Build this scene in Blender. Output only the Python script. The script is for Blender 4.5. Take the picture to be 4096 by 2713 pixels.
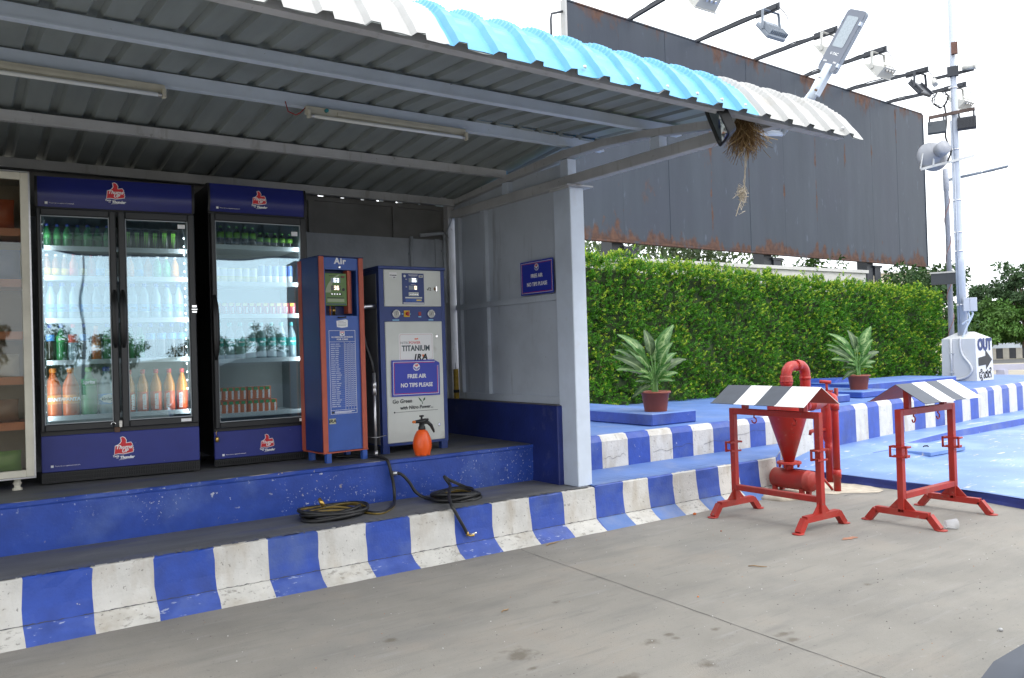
import bpy, math, random
import numpy as np
from mathutils import Vector, Matrix

for _o in list(bpy.data.objects):
    bpy.data.objects.remove(_o)
SC = bpy.context.scene
COL = SC.collection
random.seed(7)
RNG = np.random.default_rng(11)
R = math.radians

# ------------------------------------------------------------------ camera, sky, sun, exposure
cam_d = bpy.data.cameras.new('camera')
cam = bpy.data.objects.new('camera', cam_d)
COL.objects.link(cam)
yaw, pit, rol = 0.609220801, 0.0115833557, -0.0298629357
_f = Vector((math.sin(yaw)*math.cos(pit), math.cos(yaw)*math.cos(pit), math.sin(pit)))
_r0 = Vector((math.cos(yaw), -math.sin(yaw), 0)); _u0 = _r0.cross(_f)
_r = math.cos(rol)*_r0 + math.sin(rol)*_u0
_u = -math.sin(rol)*_r0 + math.cos(rol)*_u0
cam.matrix_world = Matrix(((_r.x, _u.x, -_f.x, 0), (_r.y, _u.y, -_f.y, 0), (_r.z, _u.z, -_f.z, 1.5), (0, 0, 0, 1)))
cam_d.sensor_fit = 'HORIZONTAL'; cam_d.sensor_width = 36
cam_d.lens = 3276.9/4096*36
cam_d.clip_start = 0.05; cam_d.clip_end = 2000
SC.camera = cam

SUN_EL, SUN_AZ = R(50), R(160)          # azimuth clockwise from +Y: in front of the shed, to the right
w = bpy.data.worlds.new('World'); SC.world = w; w.use_nodes = True
nt = w.node_tree; nt.nodes.clear()
sky = nt.nodes.new('ShaderNodeTexSky'); sky.sky_type = 'NISHITA'; sky.sun_disc = False
sky.sun_elevation = SUN_EL; sky.sun_rotation = SUN_AZ; sky.dust_density = 3.0; sky.air_density = 1.0
tc = nt.nodes.new('ShaderNodeTexCoord')
mp = nt.nodes.new('ShaderNodeMapping'); mp.inputs['Scale'].default_value = (1.2, 1.2, 3.0)
nz = nt.nodes.new('ShaderNodeTexNoise'); nz.inputs['Scale'].default_value = 1.6; nz.inputs['Detail'].default_value = 5
cr = nt.nodes.new('ShaderNodeValToRGB')
cr.color_ramp.elements[0].position = 0.30; cr.color_ramp.elements[0].color = (0.80, 0.80, 0.80, 1)
cr.color_ramp.elements[1].position = 0.62; cr.color_ramp.elements[1].color = (0.98, 0.98, 0.98, 1)
mx = nt.nodes.new('ShaderNodeMix'); mx.data_type = 'RGBA'
mx.inputs['B'].default_value = (14.6, 15.1, 15.7, 1)       # bright overcast cloud
bg = nt.nodes.new('ShaderNodeBackground'); bg.inputs['Strength'].default_value = 0.1
wo = nt.nodes.new('ShaderNodeOutputWorld')
L = nt.links.new
L(tc.outputs['Generated'], mp.inputs['Vector']); L(mp.outputs[0], nz.inputs['Vector'])
L(nz.outputs['Fac'], cr.inputs['Fac']); L(cr.outputs['Color'], mx.inputs['Factor'])
L(sky.outputs[0], mx.inputs['A']); L(mx.outputs['Result'], bg.inputs['Color']); L(bg.outputs[0], wo.inputs[0])

sd = bpy.data.lights.new('sun', 'SUN'); sd.energy = 0.9; sd.angle = R(30); sd.color = (1, 0.965, 0.91)
sun = bpy.data.objects.new('sun', sd); COL.objects.link(sun)
_d = Vector((math.sin(SUN_AZ)*math.cos(SUN_EL), math.cos(SUN_AZ)*math.cos(SUN_EL), math.sin(SUN_EL)))
sun.rotation_euler = _d.to_track_quat('Z', 'Y').to_euler(); sun.location = (4, -4, 12)
SC.view_settings.view_transform = 'Standard'; SC.view_settings.look = 'None'
SC.view_settings.exposure = 0.90; SC.view_settings.gamma = 1.0; SC.view_settings.use_curve_mapping = False
SC.render.engine = 'CYCLES'
SC.cycles.max_bounces = 8; SC.cycles.transparent_max_bounces = 16

# ------------------------------------------------------------------ helpers
class MB:
    """collects simple shapes; build() links them as ONE mesh object"""
    def __init__(s): s.v = []; s.f = []; s.m = []; s.s = []
    def add(s, vs, fs, mi=0, sm=False):
        o = len(s.v); s.v += [tuple(p) for p in vs]
        for f in fs: s.f.append(tuple(i+o for i in f)); s.m.append(mi); s.s.append(sm)
        return s
    def box(s, a, b, mi=0, c=0.0, M=None):
        x0, y0, z0 = [min(a[i], b[i]) for i in range(3)]; x1, y1, z1 = [max(a[i], b[i]) for i in range(3)]
        if c <= 0:
            vs = [(x0,y0,z0),(x1,y0,z0),(x1,y1,z0),(x0,y1,z0),(x0,y0,z1),(x1,y0,z1),(x1,y1,z1),(x0,y1,z1)]
            fs = [(0,3,2,1),(4,5,6,7),(0,1,5,4),(1,2,6,5),(2,3,7,6),(3,0,4,7)]
        else:
            c = min(c, (x1-x0)*.45, (y1-y0)*.45, (z1-z0)*.45)
            vs = []; X = (x0, x1); Y = (y0, y1); Z = (z0, z1); ix = {}
            for i in (0, 1):
                for j in (0, 1):
                    for k in (0, 1):
                        sx, sy, sz = (c, -c)[i], (c, -c)[j], (c, -c)[k]
                        ix[(i,j,k,0)] = len(vs); vs.append((X[i], Y[j]+sy, Z[k]+sz))
                        ix[(i,j,k,1)] = len(vs); vs.append((X[i]+sx, Y[j], Z[k]+sz))
                        ix[(i,j,k,2)] = len(vs); vs.append((X[i]+sx, Y[j]+sy, Z[k]))
            fs = []
            q = [(0,0),(1,0),(1,1),(0,1)]
            for i in (0, 1):
                fa = [ix[(i,j,k,0)] for j,k in q]; fb = [ix[(j,i,k,1)] for j,k in q]; fc = [ix[(j,k,i,2)] for j,k in q]
                fs.append(tuple(fa if i else fa[::-1])); fs.append(tuple(fb[::-1] if i else fb)); fs.append(tuple(fc if i else fc[::-1]))
            for i in (0, 1):
                for j in (0, 1):
                    e = [ix[(i,j,0,0)], ix[(i,j,1,0)], ix[(i,j,1,1)], ix[(i,j,0,1)]]; fs.append(tuple(e if i != j else e[::-1]))
                    e = [ix[(i,0,j,0)], ix[(i,1,j,0)], ix[(i,1,j,2)], ix[(i,0,j,2)]]; fs.append(tuple(e if i == j else e[::-1]))
                    e = [ix[(0,i,j,1)], ix[(1,i,j,1)], ix[(1,i,j,2)], ix[(0,i,j,2)]]; fs.append(tuple(e if i != j else e[::-1]))
                    for k in (0, 1):
                        t = [ix[(i,j,k,0)], ix[(i,j,k,1)], ix[(i,j,k,2)]]; fs.append(tuple(t if (i+j+k) % 2 else t[::-1]))
        if M is not None: vs = [M @ Vector(p) for p in vs]
        return s.add(vs, fs, mi)
    def bar(s, p, q, w, h, mi=0, up=(0,0,1), c=0.0):
        p = Vector(p); q = Vector(q); d = q-p; l = d.length
        y = d.normalized(); u = Vector(up); x = y.cross(u)
        if x.length < 1e-4: x = y.cross(Vector((1,0,0)))
        x.normalize(); z = x.cross(y)
        M = Matrix(((x.x,y.x,z.x,p.x),(x.y,y.y,z.y,p.y),(x.z,y.z,z.z,p.z),(0,0,0,1)))
        return s.box((-w/2,0,-h/2),(w/2,l,h/2), mi, c, M)
    def tube(s, pts, r, n=8, mi=0, caps=True, sm=True, stripe=None):
        pts = [Vector(p) for p in pts]; k = len(pts); rs = r if isinstance(r,(list,tuple)) else [r]*k
        t = [(pts[min(i+1,k-1)]-pts[max(i-1,0)]).normalized() for i in range(k)]
        a = Vector((0,0,1)) if abs(t[0].z) < .9 else Vector((1,0,0))
        nrm = (a - t[0]*a.dot(t[0])).normalized(); vs = []
        for i in range(k):
            nrm = (nrm - t[i]*nrm.dot(t[i]));
            if nrm.length < 1e-6: nrm = t[i].orthogonal()
            nrm.normalize(); b = t[i].cross(nrm)
            for j in range(n):
                an = 2*math.pi*j/n; vs.append(pts[i] + (nrm*math.cos(an)+b*math.sin(an))*rs[i])
        o = len(s.v); s.v += [tuple(p) for p in vs]
        for i in range(k-1):
            for j in range(n):
                j2 = (j+1) % n
                s.f.append((o+i*n+j, o+i*n+j2, o+(i+1)*n+j2, o+(i+1)*n+j)); s.m.append(stripe[1] if stripe and j in stripe[0] else mi); s.s.append(sm)
        if caps:
            s.f.append(tuple(o+j for j in range(n))[::-1]); s.m.append(mi); s.s.append(False)
            s.f.append(tuple(o+(k-1)*n+j for j in range(n))); s.m.append(mi); s.s.append(False)
        return s
    def lathe(s, prof, n=16, o=(0,0,0), axis=(0,0,1), mi=0, mis=None, sm=True):
        ax = Vector(axis).normalized(); e1 = ax.orthogonal().normalized(); e2 = ax.cross(e1); o = Vector(o); b = len(s.v)
        if abs(ax.z) > .99: e1 = Vector((1,0,0)); e2 = Vector((0,1,0)) if ax.z > 0 else Vector((0,-1,0))
        for r, z in prof:
            for j in range(n):
                an = 2*math.pi*j/n; s.v.append(tuple(o + ax*z + (e1*math.cos(an)+e2*math.sin(an))*r))
        for i in range(len(prof)-1):
            for j in range(n):
                j2 = (j+1) % n
                s.f.append((b+i*n+j, b+i*n+j2, b+(i+1)*n+j2, b+(i+1)*n+j)); s.m.append(mis[i] if mis else mi); s.s.append(sm)
        if prof[0][0] > 1e-5: s.f.append(tuple(b+j for j in range(n))[::-1]); s.m.append(mis[0] if mis else mi); s.s.append(False)
        if prof[-1][0] > 1e-5: s.f.append(tuple(b+(len(prof)-1)*n+j for j in range(n))); s.m.append(mis[-1] if mis else mi); s.s.append(False)
        return s
    def prism(s, poly, o, ex, ey, dep, mi=0):
        """2-D outline (counter-clockwise seen along -ez) extruded by dep along ez = ex x ey"""
        o = Vector(o); ex = Vector(ex); ey = Vector(ey); ez = ex.cross(ey).normalized(); n = len(poly)
        a = [o+ex*p[0]+ey*p[1] for p in poly]; b = [p+ez*dep for p in a]
        return s.add(a+b, [tuple(range(n))[::-1], tuple(range(n, 2*n))] + [(i,(i+1)%n,n+(i+1)%n,n+i) for i in range(n)], mi)
    def build(s, name, mats, parent=None, label=None):
        me = bpy.data.meshes.new(name); me.from_pydata(s.v, [], s.f)
        for m in (mats if isinstance(mats,(list,tuple)) else [mats]): me.materials.append(m)
        me.polygons.foreach_set('material_index', s.m); me.polygons.foreach_set('use_smooth', s.s); me.update()
        o = bpy.data.objects.new(name, me); COL.objects.link(o)
        if parent is not None: o.parent = parent
        if label: o['label'] = label
        return o

def tag(o, label=None, cat=None, group=None, kind=None):
    if label: o['label'] = label
    if cat: o['category'] = cat
    if group: o['group'] = group
    if kind: o['kind'] = kind
    return o
def thing(name, label, cat, loc=(0,0,0), rz=0.0, group=None):
    o = bpy.data.objects.new(name, None); COL.objects.link(o); o.empty_display_size = .1
    o.location = loc; o.rotation_euler = (0,0,rz)
    return tag(o, label, cat, group)
KIDS = {}
def kids(o): return [c for c in COL.objects if c.parent == o]
def copy_tree(o, parent=None, ch=None):
    c = o.copy(); COL.objects.link(c)
    if parent is not None: c.parent = parent
    for k in list(o.children): copy_tree(k, c)
    return c
def text(s, size, loc, mat, parent, bold=0.0, shear=0.0, align='CENTER', rot=(90,0,0), sx=1.0, name='lettering', ext=.0008, spacing=1.0):
    c = bpy.data.curves.new(name, 'FONT'); c.body = s; c.size = size; c.extrude = ext; c.offset = bold; c.shear = shear
    c.align_x = align; c.align_y = 'CENTER'; c.resolution_u = 3; c.space_character = spacing
    c.materials.append(mat)
    q = bpy.data.objects.new(name, c); COL.objects.link(q)
    me = bpy.data.meshes.new_from_object(q); me.name = name
    if not me.materials: me.materials.append(mat)
    bpy.data.objects.remove(q)
    o = bpy.data.objects.new(name, me); COL.objects.link(o); o.parent = parent
    o.location = loc; o.rotation_euler = [R(a) for a in rot]; o.scale = (sx,1,1)
    return o
def rr(w, h, r, n=4, cx=0, cy=0):
    pts = []
    for qx, qy, a0 in ((1,1,0),(-1,1,90),(-1,-1,180),(1,-1,270)):
        for i in range(n+1):
            a = R(a0+90*i/n); pts.append((cx+qx*(w/2-r)+r*math.cos(a), cy+qy*(h/2-r)+r*math.sin(a)))
    return pts
FX, FZ = (1,0,0), (0,0,1)      # prism(poly, o, FX, FZ, d): depth goes to -Y, towards the viewer

# ------------------------------------------------------------------ materials
def M(name, col, rough=.6, metal=0.0, var=.12, vs=6.0, bump=0.0, bs=60.0, marks=(), obj=False, spec=.5, stretch=(1,1,1), emit=None, coat=0.0):
    """principled with tone variation, fine relief, and marks = [(colour, scale, threshold, softness, amount, stretch)]"""
    m = bpy.data.materials.new(name); m.use_nodes = True; n = m.node_tree.nodes; l = m.node_tree.links.new
    b = n['Principled BSDF']; b.inputs['Roughness'].default_value = rough; b.inputs['Metallic'].default_value = metal
    b.inputs['Specular IOR Level'].default_value = spec
    if coat: b.inputs['Coat Weight'].default_value = coat
    if emit: b.inputs['Emission Color'].default_value = (*emit[0],1); b.inputs['Emission Strength'].default_value = emit[1]
    if var <= 0 and not marks and bump <= 0:
        b.inputs['Base Color'].default_value = (*col,1); return m
    if obj: t = n.new('ShaderNodeTexCoord'); vec = t.outputs['Object']
    else: t = n.new('ShaderNodeNewGeometry'); vec = t.outputs['Position']
    def noise(sc, det=4, st=(1,1,1), rgh=.55):
        v = vec
        if st != (1,1,1):
            mpn = n.new('ShaderNodeMapping'); mpn.inputs['Scale'].default_value = st; l(vec, mpn.inputs[0]); v = mpn.outputs[0]
        q = n.new('ShaderNodeTexNoise'); q.inputs['Scale'].default_value = sc; q.inputs['Detail'].default_value = det
        q.inputs['Roughness'].default_value = rgh; l(v, q.inputs['Vector']); return q.outputs['Fac']
    cur = None
    q = noise(vs, 6, stretch)
    r = n.new('ShaderNodeMapRange'); r.inputs['From Min'].default_value = .3; r.inputs['From Max'].default_value = .7
    r.inputs['To Min'].default_value = 1-var; r.inputs['To Max'].default_value = 1+var; l(q, r.inputs['Value'])
    mu = n.new('ShaderNodeVectorMath'); mu.operation = 'SCALE'; mu.inputs[0].default_value = col; l(r.outputs[0], mu.inputs['Scale'])
    cur = mu.outputs[0]
    for mk in marks:
        mc, sc, th, so, am = mk[:5]; st = mk[5] if len(mk) > 5 else (1,1,1)
        q = noise(sc, 5, st, .6)
        r = n.new('ShaderNodeMapRange'); r.inputs['From Min'].default_value = th; r.inputs['From Max'].default_value = th+so
        r.inputs['To Min'].default_value = 0; r.inputs['To Max'].default_value = am; l(q, r.inputs['Value'])
        fac_ = r.outputs[0]
        if len(mk) > 6:                     # wear gathers in patches
            q2 = noise(mk[6][0], 2); r2 = n.new('ShaderNodeMapRange'); r2.inputs['From Min'].default_value = mk[6][1]; r2.inputs['From Max'].default_value = mk[6][1]+.1; l(q2, r2.inputs['Value'])
            m2 = n.new('ShaderNodeMath'); m2.operation = 'MULTIPLY'; l(fac_, m2.inputs[0]); l(r2.outputs[0], m2.inputs[1]); fac_ = m2.outputs[0]
        mi_ = n.new('ShaderNodeMix'); mi_.data_type = 'RGBA'; l(fac_, mi_.inputs['Factor']); l(cur, mi_.inputs['A']); mi_.inputs['B'].default_value = (*mc,1)
        cur = mi_.outputs['Result']
    l(cur, b.inputs['Base Color'])
    if bump > 0:
        bp = n.new('ShaderNodeBump'); bp.inputs['Strength'].default_value = min(1, bump); bp.inputs['Distance'].default_value = .01*max(1,bump)
        l(noise(bs, 4, stretch), bp.inputs['Height']); l(bp.outputs[0], b.inputs['Normal'])
    return m
def glass(name, fac, tint=(.92,.96,.96), refl=(.86,.94,1.0), wob=.0):
    m = bpy.data.materials.new(name); m.use_nodes = True; n = m.node_tree.nodes; l = m.node_tree.links.new; n.clear()
    o = n.new('ShaderNodeOutputMaterial'); mxs = n.new('ShaderNodeMixShader'); tr = n.new('ShaderNodeBsdfTransparent'); gl = n.new('ShaderNodeBsdfGlossy')
    tr.inputs[0].default_value = (*tint,1); gl.inputs['Color'].default_value = (*refl,1); gl.inputs['Roughness'].default_value = .015
    fr = n.new('ShaderNodeFresnel'); fr.inputs[0].default_value = 1.5
    ad = n.new('ShaderNodeMath'); ad.operation = 'ADD'; ad.use_clamp = True; ad.inputs[1].default_value = fac; l(fr.outputs[0], ad.inputs[0])
    l(ad.outputs[0], mxs.inputs[0]); l(tr.outputs[0], mxs.inputs[1]); l(gl.outputs[0], mxs.inputs[2]); l(mxs.outputs[0], o.inputs[0])
    if wob:
        t = n.new('ShaderNodeNewGeometry'); q = n.new('ShaderNodeTexNoise'); q.inputs['Scale'].default_value = 2.2; q.inputs['Detail'].default_value = 0
        bp = n.new('ShaderNodeBump'); bp.inputs['Strength'].default_value = 1; bp.inputs['Distance'].default_value = wob
        l(t.outputs['Position'], q.inputs['Vector']); l(q.outputs['Fac'], bp.inputs['Height']); l(bp.outputs[0], gl.inputs['Normal'])
    return m
def leafmat(name, rough=.45, trans=.25):
    m = bpy.data.materials.new(name); m.use_nodes = True; n = m.node_tree.nodes; l = m.node_tree.links.new
    b = n['Principled BSDF']; b.inputs['Roughness'].default_value = rough; b.inputs['Specular IOR Level'].default_value = .4
    a = n.new('ShaderNodeVertexColor'); a.layer_name = 'leaf_colour'; l(a.outputs['Color'], b.inputs['Base Color'])
    t = n.new('ShaderNodeBsdfTranslucent'); l(a.outputs['Color'], t.inputs['Color'])
    x = n.new('ShaderNodeMixShader'); x.inputs[0].default_value = trans; l(b.outputs[0], x.inputs[1]); l(t.outputs[0], x.inputs[2])
    l(x.outputs[0], n['Material Output'].inputs[0]); return m

BLUE = (.023,.064,.33); WHITE = (.54,.53,.50)
m_conc = M('forecourt_concrete', (.232,.219,.194), .85, var=.16, vs=1.3, bump=.35, bs=130, stretch=(1,1,1), marks=(
    ((.17,.165,.155), .8, .50, .2, .6), ((.245,.212,.175), 1.3, .54, .16, .55), ((.31,.305,.29), 14, .64, .1, .5), ((.13,.12,.11), 26, .655, .05, .75), ((.155,.15,.14), 5, .50, .2, .5, (.22,1,1)), ((.285,.28,.268), 17, .58, .12, .35, (.12,1,1)), ((.145,.14,.13), 21, .58, .12, .38, (.12,1,1)), ((.14,.13,.12), 70, .62, .06, .65), ((.16,.15,.14), 2.6, .62, .07, .45, (.3,1,1))))
m_joint = M('joint_sealant', (.055,.052,.048), .9)
m_blue = M('blue_gloss_paint', BLUE, .5, var=.16, vs=9, bump=.2, bs=55, marks=(((.50,.51,.55), 11, .70, .02, .8), ((.36,.36,.35), 38, .705, .02, .8), ((.085,.13,.31), 3, .50, .2, .65), ((.025,.035,.10), 1.7, .55, .15, .5, (1,1,.5))))
m_blue_ch = M('blue_chipped_paint', BLUE, .5, var=.16, vs=9, bump=.2, bs=55, marks=(((.60,.61,.63), 20, .65, .012, .9, (1,1,1), (1.1,.49)), ((.46,.38,.27), 13, .67, .012, .9, (1,1,1), (1.1,.46)), ((.68,.69,.72), 60, .643, .012, .75, (1,1,1), (1.3,.48)), ((.10,.16,.40), 3, .52, .2, .5)))
m_blue_sk = M('blue_scuffed_skirt', (.045,.085,.33), .55, var=.2, vs=9, bump=.25, bs=55, marks=(((.48,.53,.64), 22, .625, .05, .6, (.6,1.4,1.6)), ((.10,.15,.38), 4, .5, .2, .6)))
m_bluedark = M('dark_blue_paint', (.012,.024,.15), .5, var=.2, vs=5, bump=.25, bs=40, marks=(((.10,.11,.22), 4, .60, .12, .5),))
m_bluetop = M('faded_skylit_blue_paint', (.085,.165,.40), .62, var=.16, vs=2.2, bump=.25, bs=45, marks=(((.19,.23,.36), 3, .52, .2, .65), ((.5,.52,.55), 30, .70, .03, .6)))  # faded paint, with the sky's brightening of upward faces put into it
m_apron = M('worn_light_blue_paint', (.135,.235,.49), .5, var=.16, vs=1.4, bump=.25, bs=40, marks=(((.25,.34,.53), 1.4, .48, .25, .7), ((.10,.18,.42), 2.2, .58, .15, .5), ((.56,.53,.47), 7, .63, .05, .85, (.3,1.5,1)), ((.50,.44,.35), 15, .64, .05, .7, (.45,1.3,1))))
m_white = M('white_kerb_paint', WHITE, .7, var=.10, vs=7, bump=.35, bs=55, marks=(((.36,.31,.24), 6, .50, .2, .7, (1,1,.3)), ((.15,.14,.125), 42, .63, .05, .75), ((.37,.33,.27), 2.2, .54, .18, .6), ((.20,.19,.17), 9, .68, .05, .6, (1,1,.4))))
m_white_sk = M('white_scuffed_skirt', (.52,.51,.475), .75, var=.12, vs=7, bump=.35, bs=55, marks=(((.20,.19,.17), 18, .58, .08, .7, (.7,1.3,1.4)), ((.34,.30,.24), 4, .48, .2, .7), ((.15,.14,.13), 44, .60, .05, .6)))
m_tread = M('grimy_grey_tread', (.125,.127,.13), .6, var=.25, vs=3, bump=.25, bs=50, stretch=(.5,1.6,1), marks=(((.045,.07,.22), 2.2, .53, .2, .6, (.5,1.8,1)), ((.19,.185,.175), 5, .58, .12, .6, (.4,1.5,1)), ((.5,.45,.36), 18, .73, .03, .8)))
m_steel = M('pale_blue_steel_paint', (.58,.65,.75), .5, var=.07, vs=5, bump=.06, bs=40, marks=(((.12,.11,.10), 26, .715, .03, .7), ((.30,.26,.22), 2.5, .60, .15, .35)))
m_steel_b = M('dusty_steel_paint', (.46,.465,.475), .6, var=.12, vs=4, bump=.08, bs=40, marks=(((.13,.12,.11), 20, .66, .05, .6), ((.24,.22,.19), 12, .58, .12, .5, (1,1,.15)))) 
m_sheet_in = M('galvanised_sheet_underside', (.27,.30,.295), .45, .15, var=.10, vs=3.0, stretch=(3,.35,1), marks=(((.16,.16,.15), 5, .62, .12, .5, (2,.3,1)),))
m_sheet_blue = M('sky_blue_sheet_paint', (.10,.35,.60), .38, var=.06, vs=4, marks=(((.18,.43,.62), 3, .55, .2, .5), ((.25,.14,.08), 12, .73, .03, .7)))
m_sheet_white = M('white_sheet_paint', (.40,.40,.39), .42, var=.05, vs=4, marks=(((.36,.33,.28), 5, .58, .15, .5),))
m_wall = M('grey_plaster', (.40,.43,.47), .75, var=.10, vs=4, bump=.5, bs=26, marks=(((.13,.14,.16), 2.2, .55, .2, .6, (1,1,.4)),))
m_darksheet = M('dark_grey_sheet', (.19,.19,.185), .6, var=.15, vs=4)
m_panel = M('grey_panel_paint', (.50,.55,.62), .42, var=.06, vs=2.5, marks=(((.30,.33,.37), 1.6, .52, .25, .5), ((.22,.23,.25), 10, .60, .10, .45, (1,1,.10)), ((.10,.10,.11), 30, .69, .03, .6)))
m_board = bpy.data.materials.new('rusted_sheet_steel')
m_red = M('red_gloss_paint', (.36,.012,.007), .42, var=.18, vs=6, bump=.10, bs=40, marks=(((.27,.035,.025), 5, .54, .15, .65), ((.42,.14,.10), 24, .63, .05, .5), ((.12,.07,.05), 30, .69, .02, .85)))
m_red2 = M('dull_red_paint', (.33,.018,.010), .52, var=.2, vs=5, bump=.10, bs=40, marks=(((.27,.07,.05), 4, .52, .2, .65), ((.35,.16,.12), 14, .64, .06, .5), ((.13,.085,.065), 24, .67, .03, .85)))
m_black = M('black_plastic', (.012,.012,.013), .42, var=.1, vs=8)
m_blackp = M('black_coated_frame', (.018,.019,.021), .34, var=.12, vs=5)
m_navy = M('navy_print', (.014,.020,.16), .25, var=.05, vs=4, obj=True)
m_navyb = M('navy_base_panel', (.020,.030,.20), .45, var=.08, vs=6, obj=True, marks=(((.25,.27,.40), 34, .73, .02, .7),))
m_wtxt = M('white_print', (.80,.80,.80), .5, var=0)
m_rtxt = M('red_print', (.62,.02,.03), .45, var=0)
m_btxt = M('dark_print', (.02,.025,.03), .5, var=0)
m_alu = M('brushed_steel', (.55,.55,.56), .3, .9, var=.1, vs=20)
m_chrome = M('chrome', (.75,.75,.75), .15, 1.0, var=0)
m_brass = M('brass', (.55,.36,.10), .3, .9, var=.1)
m_liner = M('cooler_liner', (.26,.285,.29), .5, var=.05)
m_shelf = M('white_coated_shelf', (.50,.54,.56), .4, var=.04)
m_led = M('led_bead', (.9,.95,1), .4, var=0, emit=((.85,.95,1.0), 4.0))
m_glass = glass('cooler_door_glass', .14, refl=(.66,.88,1.0), wob=.003)
m_glass2 = glass('cabinet_glass', .01, tint=(.9,.87,.8), refl=(.6,.66,.7), wob=.004)
m_cream = M('cream_fixture_enamel', (.60,.57,.47), .5, var=.08, vs=8, marks=(((.3,.25,.18), 20, .68, .05, .5),))
m_tube = M('fluorescent_tube', (.74,.76,.76), .25, var=0)
m_leaf = leafmat('hedge_leaf', .45, .38); m_leaf2 = leafmat('tree_leaf', .6, .2); m_leaf3 = leafmat('pot_leaf', .35, .2)
m_bark = M('bark', (.10,.075,.05), .9, var=.3, vs=12, bump=.6, bs=30)
m_core = M('hedge_shade_core', (.03,.05,.015), .95, var=.3, vs=20)  # dark box core: the shade between the leaves put into its colour

# ------------------------------------------------------------------ ground and platforms (setting)
def struct(o): o['kind'] = 'structure'; return o
# sky is the world; ground sheet
mb = MB(); mb.add([(-400,-400,0),(400,-400,0),(400,400,0),(-400,400,0)], [(0,1,2,3)])
m_far = M('sandy_ground', (.26,.235,.19), .95, var=.2, vs=.15, bump=.2, bs=3, marks=(((.19,.17,.14), .5, .5, .2, .6), ((.09,.11,.05), .22, .56, .08, .7)))
struct(mb.build('ground', m_far)).location.z = -.008
mb = MB()
nx, ny = 60, 34
for i in range(nx+1):
    for j in range(ny+1): mb.v.append((-9+29*i/nx, -14+22*j/ny, 0))
for i in range(nx):
    for j in range(ny):
        a = i*(ny+1)+j; mb.f.append((a, a+ny+1, a+ny+2, a+1)); mb.m.append(0); mb.s.append(False)
struct(mb.build('forecourt', m_conc))
# expansion joint: a recessed looking sealant strip, slightly wandering
mb = MB(); pts = [(3.535,5.03),(3.511,4.955),(3.478,4.1),(3.446,3.326),(3.415,2.7),(3.383,2.079),(3.33,.9),(3.2,-2.0)]
for (ax, ay), (bx, by) in zip(pts, pts[1:]):
    k = 10; prev = None
    for i in range(k+1):
        t = i/k; x = ax+(bx-ax)*t+random.uniform(-.003,.003); y = ay+(by-ay)*t; ww = .0018+random.uniform(-.0007,.0009)
        if prev: mb.add([(prev[0]-prev[2],prev[1],.002),(prev[0]+prev[2],prev[1],.002),(x+ww,y,.002),(x-ww,y,.002)], [(0,1,2,3)])
        prev = (x, y, ww)
struct(mb.build('ground_joint', m_joint))
def blob(name, x, y, rx, ry, mat, label=None, rot=0.0):
    mb = MB(); n = 26; ph = random.uniform(0,6)
    vs = [(0,0,0)]; al = [1.0]; qs = [1+.22*math.sin(2*2*math.pi*i/n+ph)+.16*math.sin(5*2*math.pi*i/n+2*ph)+random.uniform(-.1,.1) for i in range(n)]
    for k, (f, al_) in enumerate(((.45,.6),(.75,.45),(1.0,.16),(1.3,0))):
        for i in range(n):
            a = 2*math.pi*i/n; q = f*qs[i]; vs.append((rx*q*math.cos(a), ry*q*math.sin(a), 0)); al.append(al_*random.uniform(.75,1.1))
    fs = [(0,1+i,1+(i+1)%n) for i in range(n)]
    for k in range(3): fs += [(1+k*n+i,1+(k+1)*n+i,1+(k+1)*n+(i+1)%n,1+k*n+(i+1)%n) for i in range(n)]
    mb.add(vs, fs)
    o = mb.build(name, mat); ca = o.data.color_attributes.new('soak','FLOAT_COLOR','POINT')
    for i, v in enumerate(al): ca.data[i].color = (v,v,v,1); o.location = (x,y,.004); o.rotation_euler.z = rot; struct(o); return o
STAINS = ((2.30,3.31,.10,.085),(3.506,2.688,.060,.040),(3.473,2.604,.040,.030),(2.917,2.658,.06,.046),(3.056,3.05,.036,.026),(3.051,2.983,.03,.024),(2.923,3.028,.06,.04),(2.939,3.848,.036,.022),(2.49,2.76,.12,.055),(2.25,3.13,.03,.022),(3.30,2.95,.036,.022),(1.9,3.9,.05,.03),(4.6,2.9,.05,.03))
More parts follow.
